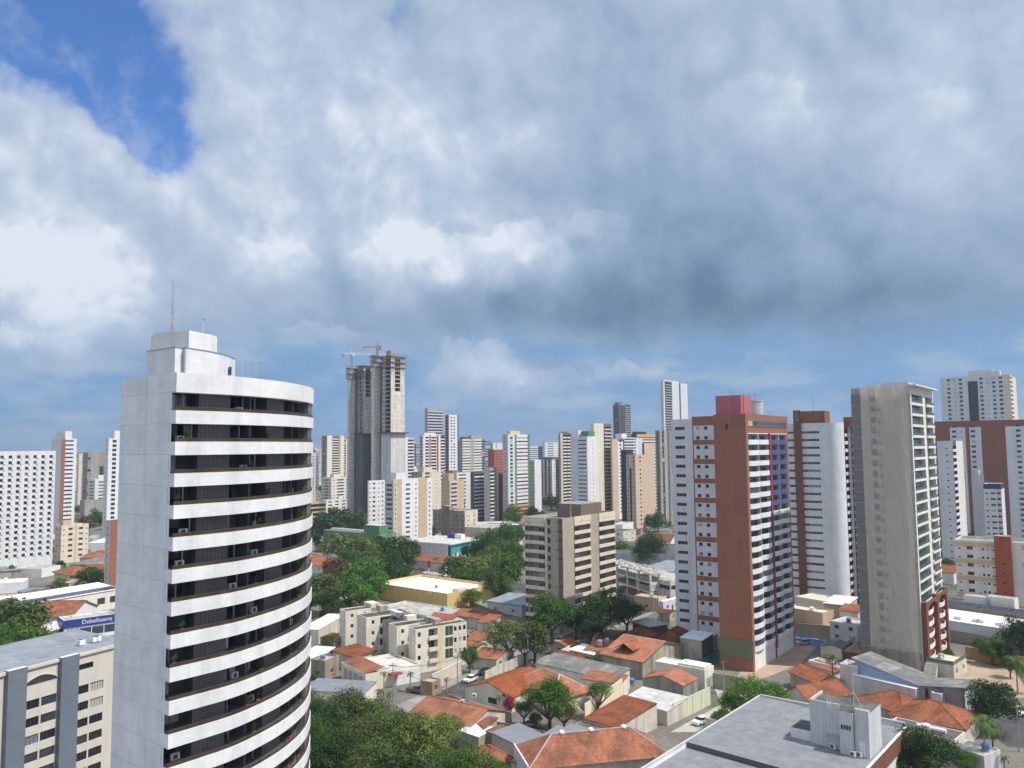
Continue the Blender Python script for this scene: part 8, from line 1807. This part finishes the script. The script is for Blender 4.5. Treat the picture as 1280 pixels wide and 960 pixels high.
# ================================================================== roof clutter on the nearer houses
rc = random.Random(9); tk = {}
def tank_meshes(m_):
    if m_ not in tk:
        a = Acc(); a.lathe([(.6, 0), (.75, .8), (.8, .85), (.7, 1.0), (0, 1.2)], (0, 0, .2), 14, m_); k = Acc(); k.box((-.65, -.65, 0), (.65, .65, .2), 'concrete'); tk[m_] = (a.mesh('tank'), k.mesh('base'))
    return tk[m_]
ae = Acc(); ae.tube((0, 0, 0), (0, 0, 2.6), .03, .02, 5, 'metal_grey')
for t_ in range(6): ae.tube((-.5 + .2 * t_, -.42 + .05 * t_, 2.45), (-.5 + .2 * t_, .42 - .05 * t_, 2.45), .012, .012, 3, 'metal_grey')
ae.tube((-.55, 0, 2.45), (.6, 0, 2.45), .015, .015, 3, 'metal_grey'); aem = ae.mesh('aerial'); fo = Acc(); fo.box((-.12, -.12, 0), (.12, .12, .05), 'metal_dark'); fom = fo.mesh('foot')
dsh = Acc(); dsh.lathe([(0, 0), (.3, .04), (.5, .16)], (0, 0, 0), 14, 'metal_white'); dm = dsh.mesh('dish'); dst = Acc(); dst.tube((0, 0, 0), (0, 0, .7), .04, .04, 5, 'metal_grey'); dsm = dst.mesh('stand')
for b, kind, z, rise, par in HOUSES:
    L_ = b.root.location; d = math.hypot(L_.x, L_.y)
    if d > 420 or b.W < 4 or b.D < 4: continue
    M = b.root.matrix_basis
    def on(x, y, zz): q = M @ Vector((x, y, 0)); return (q.x, q.y, zz)
    if kind == 'flat':
        if rc.random() < .6:
            m_ = rc.choice(('tank_blue', 'tank_white', 'concrete', 'tank_blue')); r_ = thing('water_tank', 'round water tank standing on a flat house roof', 'water tank', on(-b.W * rc.uniform(.25, .75), b.D * rc.uniform(.3, .75), z - par), rc.random(), 'water tanks on flat roofs'); t1, t2 = tank_meshes(m_); link('tank', t1, r_); link('base', t2, r_)
        if rc.random() < .5:
            r_ = thing('satellite_dish', 'small white satellite dish on a flat house roof', 'satellite dish', on(-b.W * rc.uniform(.2, .8), b.D * rc.uniform(.2, .5), z - par), -R(60), 'satellite dishes on flat roofs'); link('stand', dsm, r_); o = link('dish', dm, r_, (0, 0, .75)); o.rotation_euler = (R(55), 0, 0)
    elif kind in ('ridge_x', 'ridge_y') and rc.random() < .55:
        e = (-b.W * .5, b.D * rc.uniform(.2, .8)) if kind == 'ridge_y' else (-b.W * rc.uniform(.2, .8), b.D * .5)
        r_ = thing('roof_aerial', 'thin television aerial on a tile roof ridge', 'antenna', on(*e, z + rise + .1), rc.random() * 3, 'television aerials on roof ridges'); link('aerial', aem, r_); link('foot', fom, r_)
for px, py, col_, hd, lab in ((1262, 868, 'car_grey', 75, 'grey car on the condominium drive at right'), (1232, 900, 'car_black', 75, 'black car parked under the round mango tree'), (1004, 806, 'car_silver', 12, 'silver car in the courtyard behind the terracotta tower'), (876, 905, 'car_white', 40, 'white car on the driveway beside the pale green wall'), (742, 784, 'car_silver', 55, 'silver car on the shaded far street'), (700, 803, 'car_white', 55, 'white car parked by the white street wall'), (846, 757, 'car_grey', 50, 'grey car beside the lilac gatehouse'), (420, 738, 'car_white', 20, 'white car on the avenue beside the grove'), (655, 688, 'car_red', 20, 'red car on the avenue left of the beige tower')):
    carp('hatch', col_, px, py, R(hd), lab)
for px, h_, lab in ((1216, 9, 'utility pole beside the white side building'), (905, 8, 'utility pole at the end of the driveway')): pole(px, 912 if px > 1000 else 868, h_, lab)
# ================================================================== cables along the street
cab = 0
def cable(a, c, lab, sag=1.0):
    k = Acc(); a = Vector(a); c = Vector(c); n = 10; P = [a.lerp(c, i / n) - Vector((0, 0, sag * 4 * (i / n) * (1 - i / n))) for i in range(n + 1)]; o = P[0].copy()
    for p, q in zip(P, P[1:]): k.tube(p - o, q - o, .035, .035, 4, 'metal_dark', False)
    tag(k.build('power_cable', None, o), lab, 'cable', 'power cables along the street')
pts = [gp(491, 877), gp(572, 862), gp(615, 838), gp(660, 835)]
for i, (a, c) in enumerate(zip(pts, pts[1:])):
    for dx in (-.8, .8): cable((a.x + dx, a.y, 8.2), (c.x + dx, c.y, 8.2), 'dark power cable strung between the street poles', 1.0)
for a, c in (((572, 862, 7.6), (530, 846, 4)), ((572, 862, 7.6), (640, 868, 3.4)), ((615, 838, 7.4), (650, 846, 4)), ((660, 835, 8.2), (718, 800, 8)), ((718, 800, 8.4), (817, 774, 8.2)), ((817, 774, 8.3), (838, 762, 9)), ((491, 877, 8.4), (440, 862, 4)), ((491, 877, 8.3), (560, 880, 3.6))):
    pa, pc = gp(a[0], a[1]), gp(c[0], c[1]); cable((pa.x, pa.y, a[2]), (pc.x, pc.y, c[2]), 'dark power cable strung between the street poles', .7)
# ================================================================== air
HAZE = 0.00016
hm = bpy.data.materials.new('haze'); hm.use_nodes = True; hn = hm.node_tree; hn.nodes.clear(); ho = hn.nodes.new('ShaderNodeOutputMaterial'); hv = hn.nodes.new('ShaderNodeVolumePrincipled')
hv.inputs['Color'].default_value = (.72, .82, .95, 1); hv.inputs['Density'].default_value = HAZE; hv.inputs['Anisotropy'].default_value = .3; hn.links.new(hv.outputs[0], ho.inputs['Volume']); hm.cycles.homogeneous_volume = True; hm.cycles.volume_sampling = 'DISTANCE'; MATS['haze'] = hm
k = Acc(); k.box((-2600, -280, -1.7), (2600, 4200, 170), 'haze'); ho_ = k.build('haze'); ho_['kind'] = 'stuff'
